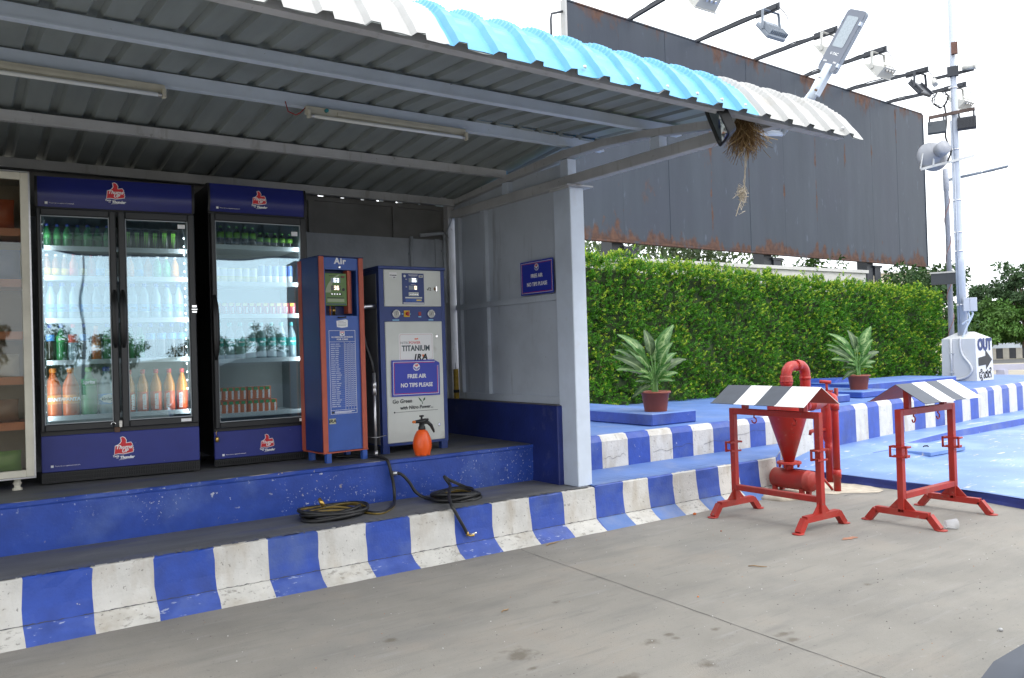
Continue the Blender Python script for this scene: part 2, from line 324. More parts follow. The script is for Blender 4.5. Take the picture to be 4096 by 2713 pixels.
def spill(m, col, amount):
    """oil spots soaked into the concrete, each at its own place with a ragged soft edge"""
    n = m.node_tree.nodes; l = m.node_tree.links.new; b = n['Principled BSDF']; old = b.inputs['Base Color'].links[0].from_socket
    g = n.new('ShaderNodeNewGeometry'); q = n.new('ShaderNodeTexNoise'); q.inputs['Scale'].default_value = 16; q.inputs['Detail'].default_value = 5; l(g.outputs['Position'], q.inputs['Vector'])
    cur = None
    for x, y, rx, ry in STAINS:
        v = n.new('ShaderNodeVectorMath'); v.operation = 'SUBTRACT'; l(g.outputs['Position'], v.inputs[0]); v.inputs[1].default_value = (x,y,0)
        k = n.new('ShaderNodeVectorMath'); k.operation = 'MULTIPLY'; l(v.outputs[0], k.inputs[0]); k.inputs[1].default_value = (1/rx,1/ry,0)
        d = n.new('ShaderNodeVectorMath'); d.operation = 'LENGTH'; l(k.outputs[0], d.inputs[0])
        if cur is None: cur = d.outputs['Value']
        else: mi = n.new('ShaderNodeMath'); mi.operation = 'MINIMUM'; l(cur, mi.inputs[0]); l(d.outputs['Value'], mi.inputs[1]); cur = mi.outputs[0]
    ad = n.new('ShaderNodeMath'); ad.operation = 'MULTIPLY_ADD'; l(q.outputs['Fac'], ad.inputs[0]); ad.inputs[1].default_value = 2.6; l(cur, ad.inputs[2])
    r = n.new('ShaderNodeMapRange'); r.inputs['From Min'].default_value = 1.55; r.inputs['From Max'].default_value = 2.35; r.inputs['To Min'].default_value = amount; r.inputs['To Max'].default_value = 0; l(ad.outputs[0], r.inputs['Value'])
    mx_ = n.new('ShaderNodeMix'); mx_.data_type = 'RGBA'; l(r.outputs[0], mx_.inputs['Factor']); l(old, mx_.inputs['A']); mx_.inputs['B'].default_value = (*col,1); l(mx_.outputs['Result'], b.inputs['Base Color'])
spill(m_conc, (.105,.088,.066), .75)

SX = [.34,.677,1.009,1.351,1.68,2.015,2.358,2.692,3.052,3.384,3.737,4.07,4.40,4.72,5.013,5.315,5.617,5.913,6.20,6.49,6.766,6.92]
SX = [.34-.335*k for k in range(13,0,-1)] + SX          # .34 -> .677 is blue
def strip_mesh(X0, X1, prof, mats_of, n_wob=.007, step=.085, bounds=SX, first_blue=None, mids=None):
    """painted steps: rows = profile points, split at stripe bounds; mats_of(row, blue) -> material slot"""
    xs = [X0]; cols = []
    bs = [b for b in bounds if X0 < b < X1] + [X1]
    cur = X0
    for b in bs:
        k = max(1, int(round((b-cur)/step)))
        i0 = bounds.index(b) if b in bounds else None
        for j in range(1, k+1):
            xs.append(cur+(b-cur)*j/k); cols.append((cur+b)/2)
        cur = b
    def blue_at(x):
        k = sum(1 for b in bounds if b <= x); return (k-1) % 2 == (0 if first_blue is None else first_blue)
    mb = MB(); nrow = len(prof)
    for x in xs:
        onb = any(abs(x-b) < 1e-6 for b in bounds)
        for (y, z, ch) in prof:
            dx = random.uniform(-n_wob, n_wob) if (onb and X0 < x < X1) else 0
            mb.v.append((x+dx, y+random.uniform(-ch, ch), z+(random.uniform(-ch, ch*.3) if z > .02 else 0)))
    for i in range(len(xs)-1):
        bl = blue_at(cols[i])
        for j in range(nrow-1):
            mb.f.append((i*nrow+j, (i+1)*nrow+j, (i+1)*nrow+j+1, i*nrow+j+1)); mb.m.append(mats_of(j, bl)); mb.s.append(False)
    return mb
m_crk = M('crack_dark', (.06,.062,.07), .9, var=.3, vs=30)
def crease(X0, X1):
    mb = MB(); x = X0; pr = None
    while x < X1:
        h = random.choice((0,.0012,.002,.003,.0045))*1.0; y = 5.1635+random.uniform(-.002,.001); z = .083+random.uniform(-.002,.002)
        if pr: mb.add([(pr[0],pr[1]-.0022,pr[2]),(x,y-.0022,z),(x,y-.0022+.002,z+h+.0006),(pr[0],pr[1]-.0022+.002,pr[2]+pr[3]+.0006)], [(0,1,2,3)])
        pr = (x,y,z,h); x += random.uniform(.012,.03)
    struct(mb.build('kerb_crease', m_crk))
i0 = [i for i, b in enumerate(SX) if abs(b-.34) < 1e-6][0]
fb = i0 % 2
# first step under the shed: skirt, striped riser, grey tread, chipped blue riser, dark floor
prof = [(5.035,-.004,.004),(5.10,.036,.002),(5.165,.082,.002),(5.178,.17,.001),(5.186,.26,.001),(5.189,.328,.005),(5.199,.336,.003),(5.225,.336,.0)]
mats = [m_blue, m_white, m_blue_sk, m_white_sk]
mb = strip_mesh(-4.2, 4.41, prof, lambda j, b: (2 if b else 3) if j < 2 else (0 if b else 1), first_blue=fb)
struct(mb.build('shed_kerb', mats))
crease(-4.2, 4.41)
mb = MB()
def sheet(mb, X0, X1, nx, rows, mi):
    o = len(mb.v); k = len(rows)
    for i in range(nx+1):
        for (y, z, ch) in rows: mb.v.append((X0+(X1-X0)*i/nx, y+random.uniform(-ch,ch), z+random.uniform(-ch,ch)))
    for i in range(nx):
        for j in range(k-1): mb.f.append((o+i*k+j, o+(i+1)*k+j, o+(i+1)*k+j+1, o+i*k+j+1)); mb.m.append(mi); mb.s.append(False)
sheet(mb, -4.2, 4.41, 330, [(5.202,.3375,.0085),(5.30,.3385,.0005),(5.6,.3385,.0005),(5.83,.3385,0)], 0)
struct(mb.build('shed_step_tread', m_tread))
mb = MB()
sheet(mb, -4.2, 4.25, 100, [(5.832,.33,0),(5.826,.40,.001),(5.822,.5,.001),(5.82,.62,.001),(5.813,.632,.0015),(5.812,.652,.003),(5.822,.656,.002)], 0)
struct(mb.build('shed_step_riser', m_blue_ch))
mb = MB()
sheet(mb, -4.2, 4.25, 80, [(5.822,.656,.001),(5.86,.657,0),(6.3,.657,0),(7.3,.657,0)], 0)
struct(mb.build('shed_floor', m_tread))
# planter steps to the right of the shed
prof2 = [(5.035,-.004,.004),(5.10,.036,.002),(5.165,.082,.002),(5.178,.17,.001),(5.186,.26,.001),(5.188,.338,.004),(5.20,.346,.003),(5.225,.346,.0)]
mb = strip_mesh(4.41, 6.78, prof2, lambda j, b: (2 if b else 3) if j < 2 else (0 if b else 1), first_blue=fb)
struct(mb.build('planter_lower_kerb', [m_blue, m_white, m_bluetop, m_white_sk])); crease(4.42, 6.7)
mb = MB(); sheet(mb, 4.41, 6.78, 110, [(5.205,.3475,.003),(5.5,.3485,.0005),(5.842,.349,0)], 0)
mb.add([(6.78,5.20,.346),(7.72,5.80,.347),(7.72,5.85,.348),(6.78,5.842,.348)], [(0,1,2,3)])
E0, E1 = Vector((6.78,5.19,0)), Vector((7.72,5.80,0))
for t0, t1, mi in ((0,.42,1),(.42,.60,2),(.60,.78,1),(.78,1,2)):
    a, b = E0.lerp(E1,t0), E0.lerp(E1,t1); mb.add([a, b, b+Vector((0,0,.345)), a+Vector((0,0,.345))], [(0,1,2,3)], mi)
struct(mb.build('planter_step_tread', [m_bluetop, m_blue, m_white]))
KB = [4.41,4.74,5.069,5.397,5.689,6.001,6.298,6.604,6.932,7.19,7.47,7.75,8.0,8.4,8.7,9.01,9.46,9.79,10.11,10.46,10.78,11.08,11.4,11.7,12.0,12.31,12.61,12.91,13.22,13.6,13.86,14.2,14.5,14.85,15.15,15.5,15.8,16.2,16.5,16.9,17.2,17.6,18.0]
KC = [True,False,True,False,True,False,True,False,True,False,False,True,False,True,False,True,False]   # blue? per span from 4.41
def kerb_y(x): return float(np.interp(x, [4,7.2,8.4,10.1,12.3,14.9,18], [5.84,5.84,5.90,6.10,6.24,6.48,6.85]))
spans = []
bl = None
for i in range(len(KB)-1):
    # colours read along the kerb: 4.41 white? start so that 5.069-5.397 is white
    if KB[i] < 7.4: b = (i % 2 == 1)
    elif KB[i] < 7.7: b = False
    elif KB[i] < 7.9: b = True
    elif KB[i] < 8.3: b = False
    elif KB[i] < 8.6: b = True
    elif KB[i] < 8.9: b = False
    else: b = ((i - KB.index(9.01)) % 2 == 0)
    spans.append((KB[i], KB[i+1], b))
mb = MB()
rows = [(0,-.01,.0),(.0,.2,.001),(.003,.42,.001),(.006,.60,.0015),(.035,.650,.002),(.075,.657,0)]
for a, b_, blu in spans:
    k = max(2, int((b_-a)/.09)); o = len(mb.v)
    for i in range(k+1):
        x = a+(b_-a)*i/k; yk = kerb_y(x)
        for (dy, z, ch) in rows: mb.v.append((x, yk+dy+random.uniform(-ch,ch), z+random.uniform(-ch,ch)))
    n = len(rows)
    for i in range(k):
        for j in range(n-1): mb.f.append((o+i*n+j, o+(i+1)*n+j, o+(i+1)*n+j+1, o+i*n+j+1)); mb.m.append(0 if blu else 1); mb.s.append(False)
struct(mb.build('planter_kerb', [m_blue, m_white]))
mb = MB(); k = 70
for i in range(k+1):
    x = 4.36+(18-4.36)*i/k
    for y in (kerb_y(x)+.075, kerb_y(x)+.6, kerb_y(x)+1.6, 10.0): mb.v.append((x, y, .657))
for i in range(k):
    for j in range(3): mb.f.append((i*4+j,(i+1)*4+j,(i+1)*4+j+1,i*4+j+1)); mb.m.append(0); mb.s.append(False)
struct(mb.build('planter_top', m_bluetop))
# hairline cracks in the upper kerb
mb = MB()
for (x0, x1, z0, z1) in ((5.72,6.30,.44,.47),(6.45,7.45,.45,.53),(5.09,5.36,.44,.45)):
    k = 24; pr = None
    for i in range(k+1):
        t = i/k; x = x0+(x1-x0)*t; z = z0+(z1-z0)*t+.018*math.sin(t*14+x0)*math.sin(t*5)+random.uniform(-.003,.003); y = kerb_y(x)-.0035
        if pr: mb.add([(pr[0],pr[1],pr[2]),(x,y,z),(x,y,z+.003),(pr[0],pr[1],pr[2]+.003)], [(0,1,2,3)])
        pr = (x,y,z)
struct(mb.build('kerb_crack', m_crk))

# painted apron with its raised ledge along the kerb
def edge_x(y): return float(np.interp(y, [-3,2.3,3.27,3.97,4.5,6], [6.4,7.28,7.56,7.74,7.69,7.69]))
def edge_y(x): return float(np.interp(x, [7.6,9.6,10.26,11.38,12.5,13.6,20], [5.45,5.52,5.625,5.753,5.84,5.85,5.9]))
mb = MB(); cols = []; TS = [0]*0
NXA = 64
yrows = 16
def apron_col(u):
    pts = []
    for j in range(yrows):
        pass
    return pts
for i in range(NXA+1):
    u = i/NXA
    xs_far = 7.69+(20-7.69)*(u**1.3)
    ye = edge_y(xs_far); yk = kerb_y(xs_far)+.002
    h = float(np.interp(xs_far, [9.7,10.4,12], [0,.07,.10])); top = float(np.interp(xs_far,[7.69,8.3,20],[.085,.20,.20]))
    lowz = float(np.interp(xs_far,[7.69,9,20],[.085,.10,.11]))
    ys = [-3,-1,1,2.3,3.0,3.6,4.2,4.7,5.0,ye-.28,ye-.012,ye,ye+.02,(ye+yk)/2,yk]
    for j, y in enumerate(ys):
        if j <= 8: z = lowz
        elif j == 9: z = lowz+(top-h-lowz)*.25
        elif j == 10: z = top-h if h > 0 else lowz+(top-lowz)*.5
        elif j in (11,12): z = top-.006 if j == 11 else top
        else: z = top
        if h <= 0 and j in (11,12): z = lowz+(top-lowz)*(.55 if j == 11 else .6)
        x = edge_x(y)+(xs_far-7.69)
        mb.v.append((x, y, z+.004*math.sin(x*2.1+y*1.7)))
n = 15
for i in range(NXA):
    for j in range(n-1): mb.f.append((i*n+j,(i+1)*n+j,(i+1)*n+j+1,i*n+j+1)); mb.m.append(1 if (j == 10 and i > 10) else 0); mb.s.append(j not in (9,10,11))
struct(mb.build('apron', [m_apron, m_blue]))
mb = MB(); k = 60
for i in range(k+1):
    y = -3+8.95*i/k; x = edge_x(y)
    for dx, z in ((-.02,-.01),(-.005,.03),(-.003,.075),(.02,.0865+.004*math.sin(x*2.1+y*1.7))): mb.v.append((x+dx+random.uniform(-.003,.003), y, z))
for i in range(k):
    for j in range(3): mb.f.append((i*4+j+1,(i+1)*4+j+1,(i+1)*4+j,i*4+j)[::-1]); mb.m.append(0); mb.s.append(False)
struct(mb.build('apron_edge', m_bluedark))

# ------------------------------------------------------------------ far setting beyond the pillar
rp = Vector((math.cos(yaw), -math.sin(yaw), 0)); fw = Vector((math.sin(yaw), math.cos(yaw), 0))
def far_line(P, name, mats, z0, z1, depth, seg, L0, L1, mi_of=None, bev=0.0):
    mb = MB(); P = Vector(P); k = int((L1-L0)/seg)
    for i in range(k):
        a = P+rp*(L0+i*seg); b = P+rp*(L0+(i+1)*seg-.02*(seg < 5))
        vs = [a+Vector((0,0,z0)), b+Vector((0,0,z0)), b+Vector((0,0,z1)), a+Vector((0,0,z1))]
        vs += [p+fw*depth for p in vs]
        mb.add(vs, [(0,1,2,3),(5,4,7,6),(3,2,6,7),(1,5,6,2),(4,0,3,7)], (mi_of(i) if mi_of else 0))
    return mb.build(name, mats)
m_bk = M('black_kerb_paint', (.03,.032,.04), .7, var=.2); m_asph = M('asphalt', (.055,.055,.055), .9, var=.15, vs=1)
m_rail = M('lavender_rail_paint', (.36,.36,.45), .5, var=.06, vs=2); m_wrail = M('pale_barrier_paint', (.40,.45,.51), .5, var=.05)
mb = MB(); P = Vector((44,20.5,.002))
mb.add([P-rp*60, P+rp*60, P+rp*60+fw*6, P-rp*60+fw*6], [(0,1,2,3)])
struct(mb.build('road', m_asph))
def fthing(o, label, cat, grp=None): return tag(o, label, cat, grp)
# near low rail
g = thing('guard_rail', 'low lavender guard rail on short posts right of the white pillar', 'guard rail', (30.1,14,0))
mb = MB(); a = -rp*6; b = rp*30; mb.bar(a+Vector((0,0,.33)), b+Vector((0,0,.33)), .08, .2); mb.build('rail', m_rail, g)
for q in (-3.2, .45, 4.1, 7.7):
    mb = MB(); c = rp*q; mb.box((c.x-.14,c.y-.14,-.05),(c.x+.14,c.y+.14,.24)); mb.build('post', m_rail, g)
struct(far_line((52.4,24.3,0), 'black_and_white_kerb', [M('dirty_white_kerb',(.40,.375,.33),.8,var=.1), m_bk], -.05, .62, .5, .40, -12, 34, lambda i: i % 2))
o = far_line((58.5,27.3,0), 'crash_barrier', m_wrail, .45, 1.05, .12, 40, -10, 32); tag(o, 'long pale crash barrier running behind the black and white kerb', 'barrier')
struct(far_line((64,29.6,0), 'far_kerb', [M('old_white_kerb',(.34,.33,.30),.8,var=.1), m_bk], -.05, 1.28, .4, .52, -10, 34, lambda i: i % 2))
mb = MB(); P = Vector((66,31,0)); k = 30; w_ = 4
for i in range(k+1):
    for j, (dv, z) in enumerate(((0,.9),(4,1.5),(12,1.9),(40,2.0))):
        p = P+rp*(-20+60*i/k)+fw*dv; mb.v.append((p.x,p.y,z+.25*math.sin(i*1.3+j)))
for i in range(k):
    for j in range(3): mb.f.append((i*4+j,(i+1)*4+j,(i+1)*4+j+1,i*4+j+1)); mb.m.append(0); mb.s.append(True)
struct(mb.build('bank', M('grassy_bank', (.06,.10,.03), .95, var=.35, vs=1.5, bump=.6, bs=8)))

# ------------------------------------------------------------------ the shed
shed = thing('shed', 'open fronted grey steel shed with blue and white curved roof over the coolers', 'shed', (0,0,0))
mb = MB()
mb.box((-4.2,7.3,.6),(4.45,7.45,2.635)); mb.build('back_wall', m_wall, shed)
mb = MB()
mb.box((4.165,7.285,.66),(4.215,7.2995,2.64)); mb.build('wall_joint_strip', m_wall, shed)
MB().box((2.80,7.29,.66),(2.812,7.2995,2.64)).build('wall_joint_strip', m_wall, shed)
xs = [-4.2,-2.6,-1.0,.6,1.9,2.86,3.73,4.30]
for a, b in zip(xs, xs[1:]):
    mb = MB(); mb.box((a+.03,7.33,2.635),(b-.03,7.345,2.965 if a > 2.5 else 3.03)); mb.build('upper_panel', m_darksheet, shed)
mb = MB()
for x in xs: mb.box((x-.03,7.30,2.637),(x+.03,7.36,2.98))
mb.box((-4.2,7.302,2.94),(4.3,7.329,2.982)); mb.build('upper_frame', m_darksheet, shed)
mb = MB(); q = -4.2
while q < 4.25:
    wq = random.uniform(.13,.19); mb.box((q,7.36,2.93),(min(q+wq,4.25) if q > 2.7 else q+.25,7.375,3.03)); q += .2084 if q > 2.7 else .25
o = mb.build('eave_filler', m_darksheet, shed); o['kind'] = 'stuff'
# end wall: knee wall, sheet panels, rails and mullions
mb = MB(); mb.box((4.25,5.455,.30),(4.365,7.3,1.005), 0, .008); mb.build('knee_wall', m_bluedark, shed)
mb = MB(); mb.box((4.252,5.46,1.0055),(4.362,7.29,1.009)); mb.build('knee_wall_capping', M('dusty_ledge', (.13,.125,.12), .9, var=.2), shed)
for (y0,y1,z0,z1) in ((5.47,6.62,1.07,1.91),(6.68,7.11,1.07,1.91),(5.47,6.62,1.955,2.85),(6.68,7.11,1.955,2.85)):
    mb = MB(); mb.box((4.372,y0,z0),(4.384,y1,z1)); mb.build('wall_panel', m_panel, shed)
mb = MB()
mb.box((4.335,5.47,1.01),(4.371,7.29,1.072)); mb.box((4.33,5.47,1.907),(4.371,7.2,1.957)); mb.build('wall_rail', m_panel, shed)
mb = MB()
for y, w in ((6.65,.035),(7.14,.035)):
    mb.box((4.332,y-w,1.073),(4.371,y+w,1.906)); mb.box((4.332,y-w,1.958),(4.371,y+w,2.845))
mb.build('wall_mullion', m_panel, shed)
mb = MB(); mb.box((4.372,5.47,2.93),(4.384,7.28,3.06)); mb.build('gable_panel', m_panel, shed)
mb = MB(); mb.box((4.30,5.265,.337),(4.45,5.49,2.83), 0, .006); mb.build('front_post', m_steel, shed)
mb = MB(); mb.box((4.24,5.22,2.831),(4.52,5.52,2.843)); mb.box((4.27,5.24,2.815),(4.28,5.5,2.83)); mb.build('post_cap_plate', m_steel_b, shed)
mb = MB(); mb.box((4.28,7.22,.66),(4.36,7.3,3.0)); mb.build('back_post', m_steel_b, shed)
mb = MB(); mb.box((-4.2,5.3,.337),(-4.05,5.5,2.83)); mb.box((-4.2,5.5,.337),(-4.15,7.3,3.0)); mb.build('far_end_wall', m_steel, shed)
# trusses
TC = [(7.29,2.975),(6.25,3.045),(5.35,3.082),(4.88,3.076),(4.42,3.043),(3.76,2.955),(3.22,2.885)]
for xr in (4.315, -4.1):
    mb = MB(); mb.box((xr,3.17,2.847),(xr+.08,7.27,2.93), 0, .004); mb.build('truss_bottom_chord', m_steel_b, shed)
    mb = MB()
    n = len(TC)
    lo = TC; hi = [(7.30,3.025),(6.30,3.10),(5.38,3.155),(4.86,3.135),(4.40,3.095),(3.78,3.015),(3.21,2.94)]
    vs = [(xr+.002,y,z) for y,z in lo]+[(xr+.002,y,z) for y,z in hi]+[(xr+.078,y,z) for y,z in lo]+[(xr+.078,y,z) for y,z in hi]
    fs = []
    for i in range(n-1):
        fs += [(i,i+1,n+i+1,n+i),(2*n+i+1,2*n+i,3*n+i,3*n+i+1),(i,2*n+i,2*n+i+1,i+1),(n+i,n+i+1,3*n+i+1,3*n+i)]
    mb.add(vs, fs); mb.build('truss_top_chord', m_steel_b, shed)
    mb = MB()
    mb.box((xr+.001,5.30,2.9305),(xr+.09,5.40,3.07)); mb.build('truss_web', m_steel, shed)
    MB().box((xr+.001,4.24,2.9305),(xr+.078,4.33,3.02)).build('truss_web', m_steel, shed)
    MB().box((xr+.004,6.18,2.9305),(xr+.076,6.28,3.04)).build('truss_web', m_steel, shed)
# purlins and front beam, each its own member
for (y, zb, zt, x1, mat) in ((4.396,3.10,3.176,4.72,m_steel),(5.294,3.172,3.256,4.72,m_steel),(6.22,3.085,3.158,4.335,m_steel_b),(7.154,2.972,3.048,4.335,m_steel_b)):
    mb = MB(); mb.box((-4.2,y,zb),(x1,y+.055,zt), 0, .004); mb.box((-4.2,y-.004,zb-.0),(x1-.002,y,zb+.012))
    mb.build('purlin', mat, shed)
mb = MB()
mb.add([(-4.2,3.10,2.905),(-4.2,3.10,2.955),(-4.2,3.16,2.955),(-4.2,3.16,2.905),(4.84,3.10,2.801),(4.84,3.10,2.847),(4.84,3.16,2.847),(4.84,3.16,2.801)],
       [(0,4,5,1),(1,5,6,2),(2,6,7,3),(3,7,4,0),(0,1,2,3),(7,6,5,4)])
mb.build('front_beam', m_steel_b, shed)
mb = MB(); mb.box((4.336,6.222,3.09),(4.345,6.27,3.156)); mb.box((4.336,7.156,2.98),(4.345,7.2,3.046)); mb.build('purlin_end_cap', m_sheet_blue, shed)
# roof sheets: trapezoid ribs every .2084 m, five ribs to a sheet; outer skin painted, inner skin bare
PITCH = .2084; RIB0 = 1.379
def front_prof():
    pts = []
    # flat part from the ridge purlin forward, then a tight curve down to the lip
    for y, z in ((5.42,3.270),(4.95,3.245),(4.396,3.190),(3.95,3.165),(3.62,3.150)): pts.append((y,z,0))
    c = [(3.62,3.150),(3.46,3.138),(3.355,3.110),(3.307,3.084),(3.26,3.055),(3.214,3.020),(3.168,2.974),(3.124,2.915),(3.089,2.874),(3.048,2.815)]
    import itertools
    ys = []; tot = 0
    k = 84
    cy = np.array([p[0] for p in c]); cz = np.array([p[1] for p in c]); d = np.r_[0, np.cumsum(np.hypot(np.diff(cy), np.diff(cz)))]
    for i in range(1, k+1):
        t = d[-1]*i/k; tot = t/d[-1]
        cw = math.sin(2*math.pi*t/.034) * (1 if .12 < tot < .66 else 0) * min(1, (tot-.12)/.05, (.66-tot)/.05)
        pts.append((float(np.interp(t,d,cy)), float(np.interp(t,d,cz)), cw*.0045))
    return pts
FP = front_prof()
LIP = lambda x: -.0108*(x-3.0)      # the eave falls slightly to the right
CS = [(0,0),(.050,0),(.066,.026),(.108,.026),(.124,0),(PITCH,0)]
def roof_sheet(x0, nrib, prof, mat, front):
    mb = MB(); xs = []
    for k in range(nrib):
        for (dx, h) in CS[:-1]: xs.append((x0+k*PITCH+dx, h))
    xs.append((x0+nrib*PITCH, 0)); xs.append((x0+nrib*PITCH+.028, .004))
    for side, off in ((0,.0035),(1,0)):
        o = len(mb.v); n = len(prof); jit = [random.uniform(-.004,.004) for _ in xs]
        for i, (x, h) in enumerate(xs):
            for j, p in enumerate(prof):
                y, z, c = p
                a = prof[max(j-1,0)]; b = prof[min(j+1,n-1)]; ty, tz = b[0]-a[0], b[1]-a[1]; l = math.hypot(ty,tz); ny, nz_ = tz/l, -ty/l
                if nz_ < 0: ny, nz_ = -ny, -nz_
                hh = h+off+c
                fade = 1 if not front else float(np.clip((3.9-y)/.7, 0, 1))
                lip = jit[i] if (front and j == n-1) else 0
                mb.v.append((x, y+ny*hh+lip*.5, z+nz_*hh+LIP(x)*fade+lip))
        for i in range(len(xs)-1):
            for j in range(n-1):
                f = (o+i*n+j, o+(i+1)*n+j, o+(i+1)*n+j+1, o+i*n+j+1)
                mb.f.append(f if side == 0 else f[::-1]); mb.m.append(side); mb.s.append(False)
    return mb.build('roof_sheet', [mat, m_sheet_in], shed)
BACK = [(7.42,3.012,0),(7.154,3.052,0),(6.22,3.164,0),(5.25,3.262,0)]
x0 = RIB0-.124+PITCH*0
e0 = RIB0+PITCH*2+.016                 # sheet edge just right of the rib at 1.809
starts = [e0-PITCH*5*k for k in range(5,0,-1)] + [e0, e0+PITCH*5, e0+PITCH*10]
for i, xs_ in enumerate(starts):
    n = 5 if i < len(starts)-1 else 4
    mat = m_sheet_white if xs_ < e0-.01 or i == len(starts)-1 else m_sheet_blue
    if i == len(starts)-1: n = int(round((4.86-xs_)/PITCH))
    roof_sheet(xs_, n, FP, mat, True)
for k in range(-5, 6):
    xb = .36+PITCH*5*k
    if xb > 4.4 or k > 3: continue
    n = min(6 if k >= 3 else 5, int((4.80-xb)/PITCH))
    if n > 0: roof_sheet(xb, n, BACK, m_sheet_blue, False)
# fixing screws along the lip
mb = MB()
for x in (1.50,1.71,2.12,2.33,2.53,2.62,2.97,3.19,3.42,3.62,3.82,4.22,4.43,4.62,4.77):
    z = 2.868+LIP(x); mb.lathe([(.011,0),(.011,.003),(.006,.004),(.006,.009)], 8, (x,3.062,z), (0,-.8,.45))
mb.build('roof_screw', m_alu, shed)
# conduits on the back wall
for (x, z0, z1) in ((3.882,2.0,2.65),(4.262,1.99,2.69)):
    mb = MB(); mb.tube([(x,7.27,z0),(x,7.27,z1)], .018, 10)
    for z in (z0+.25, z1-.18): mb.box((x-.028,7.262,z),(x+.028,7.29,z+.02))
    mb.build('wall_conduit', m_wall, shed)
mb = MB(); mb.tube([(4.262,7.27,2.68),(4.24,7.26,2.70),(3.98,7.26,2.665)], .018, 8); mb.tube([(4.27,7.25,2.69),(4.30,7.2,2.80),(4.33,7.18,2.90)], .008, 6); mb.build('wall_conduit', m_wall, shed)

# tube lights
def tube_light(x0, x1, y, z, lab, box=True):
    t = thing('tube_light', lab, 'tube light', (x0,y,z), 0, 'tube lights under the shed roof'); Ln = x1-x0
    mb = MB()
    if box:
        mb.box((0,-.035,.018),(Ln,.0,.075), 0, .004); mb.box((.22,-.046,.03),(Ln-.22,-.035,.05))
    else: mb.box((0,0,.01),(Ln,.02,.045), 0, .003)
    mb.build('batten', m_cream, t)
    mb = MB(); mb.lathe([(.013,.03),(.013,Ln-.03)], 10, (0,-.05,.004), (1,0,0)); mb.build('tube', m_tube, t)
    for xx in (0, Ln-.022):
        mb = MB(); mb.box((xx,-.066,-.014),(xx+.022,-.034,.045), 0, .004); mb.build('lamp_holder', m_cream, t)
    for xx in (.024, Ln-.046):
        mb = MB(); mb.lathe([(.0135,0),(.0135,.022)], 10, (xx,-.05,.004), (1,0,0)); mb.build('end_cap', m_alu, t)
    return t
t = tube_light(2.04, 3.30, 5.29, 3.098, 'unlit tube light on a cream batten in the middle of the shed ceiling')
mb = MB(); mb.lathe([(.013,0),(.013,.02),(.008,.024)], 10, (.14,-.035,.055), (0,-1,0)); mb.build('starter', M('teal_starter',(.03,.25,.28),.5,var=0), t)
mb = MB(); mb.tube([(0,-.02,.06),(-.04,-.03,.02),(-.07,-.03,.0),(-.12,-.02,.02),(-.13,0,.09)], .0035, 6); mb.build('wire', M('red_wire',(.4,.03,.03),.5,var=0), t)
tube_light(-.08, 1.15, 5.29, 3.092, 'unlit tube light on a cream batten above the coolers at the left edge')
tube_light(1.185, 2.41, 3.172, 2.862, 'bare unlit tube fixed behind the front eave beam below the white sheets', False)

# ------------------------------------------------------------------ drink coolers
THUMB = [(5,165),(14,85),(38,78),(55,64),(68,45),(66,22),(62,6),(80,0),(98,10),(111,34),(109,62),(130,60),(152,57),(166,80),(160,90),(171,95),(164,105),(173,115),(166,125),(175,132),(168,145),(170,152),(130,159),(85,166),(42,160)]
def logo(parent, cu, zb, h, y):
    """red thumb badge with white edge, its two words and the tag line; h = badge height"""
    k = h/170.0
    P = [((px-88)*k, (166-py)*k) for px, py in THUMB]
    area = sum(P[i][0]*P[(i+1)%len(P)][1]-P[(i+1)%len(P)][0]*P[i][1] for i in range(len(P)))
    if area < 0: P = P[::-1]
    def off(P, d):
        out = []; n = len(P)
        for i in range(n):
            a = Vector(P[i-1]); b = Vector(P[i]); c = Vector(P[(i+1)%n]); e1 = (b-a).normalized(); e2 = (c-b).normalized()
            nn = Vector((e1.y+e2.y, -e1.x-e2.x)); nn = nn.normalized() if nn.length > .2 else Vector((e1.y,-e1.x)); out.append((b.x+nn.x*d, b.y+nn.y*d))
        return out
    mb = MB(); mb.prism(off(P, h*.026), (cu,y,zb), FX, FZ, .0012, 0); mb.prism(off(P, -h*.012), (cu,y-.0013,zb), FX, FZ, .0008, 1)
    mb.build('badge', [m_wtxt, m_rtxt], parent)
    text('Thums', h*.285, (cu-.005*h,y-.0035,zb+h*.385), m_wtxt, parent, .0011, .25, sx=1.08)
    text('UP', h*.27, (cu+.05*h,y-.0035,zb+h*.17), m_wtxt, parent, .0012, .25, sx=1.0)
    text('Taste', h*.15, (cu-.42*h,y-.002,zb-h*.10), m_wtxt, parent, .0006, .25)
    text('the', h*.09, (cu-.34*h,y-.002,zb-h*.20), m_wtxt, parent, .0003, .25)
    text('Thunder', h*.215, (cu+.16*h,y-.002,zb-h*.20), m_wtxt, parent, .0015, .25)
    mb = MB(); mb.prism([(-.28*h,-.33*h),(.1*h,-.30*h),(.1*h,-.288*h),(-.22*h,-.31*h)], (cu,y,zb), FX, FZ, .001); mb.build('underline', m_wtxt, parent)
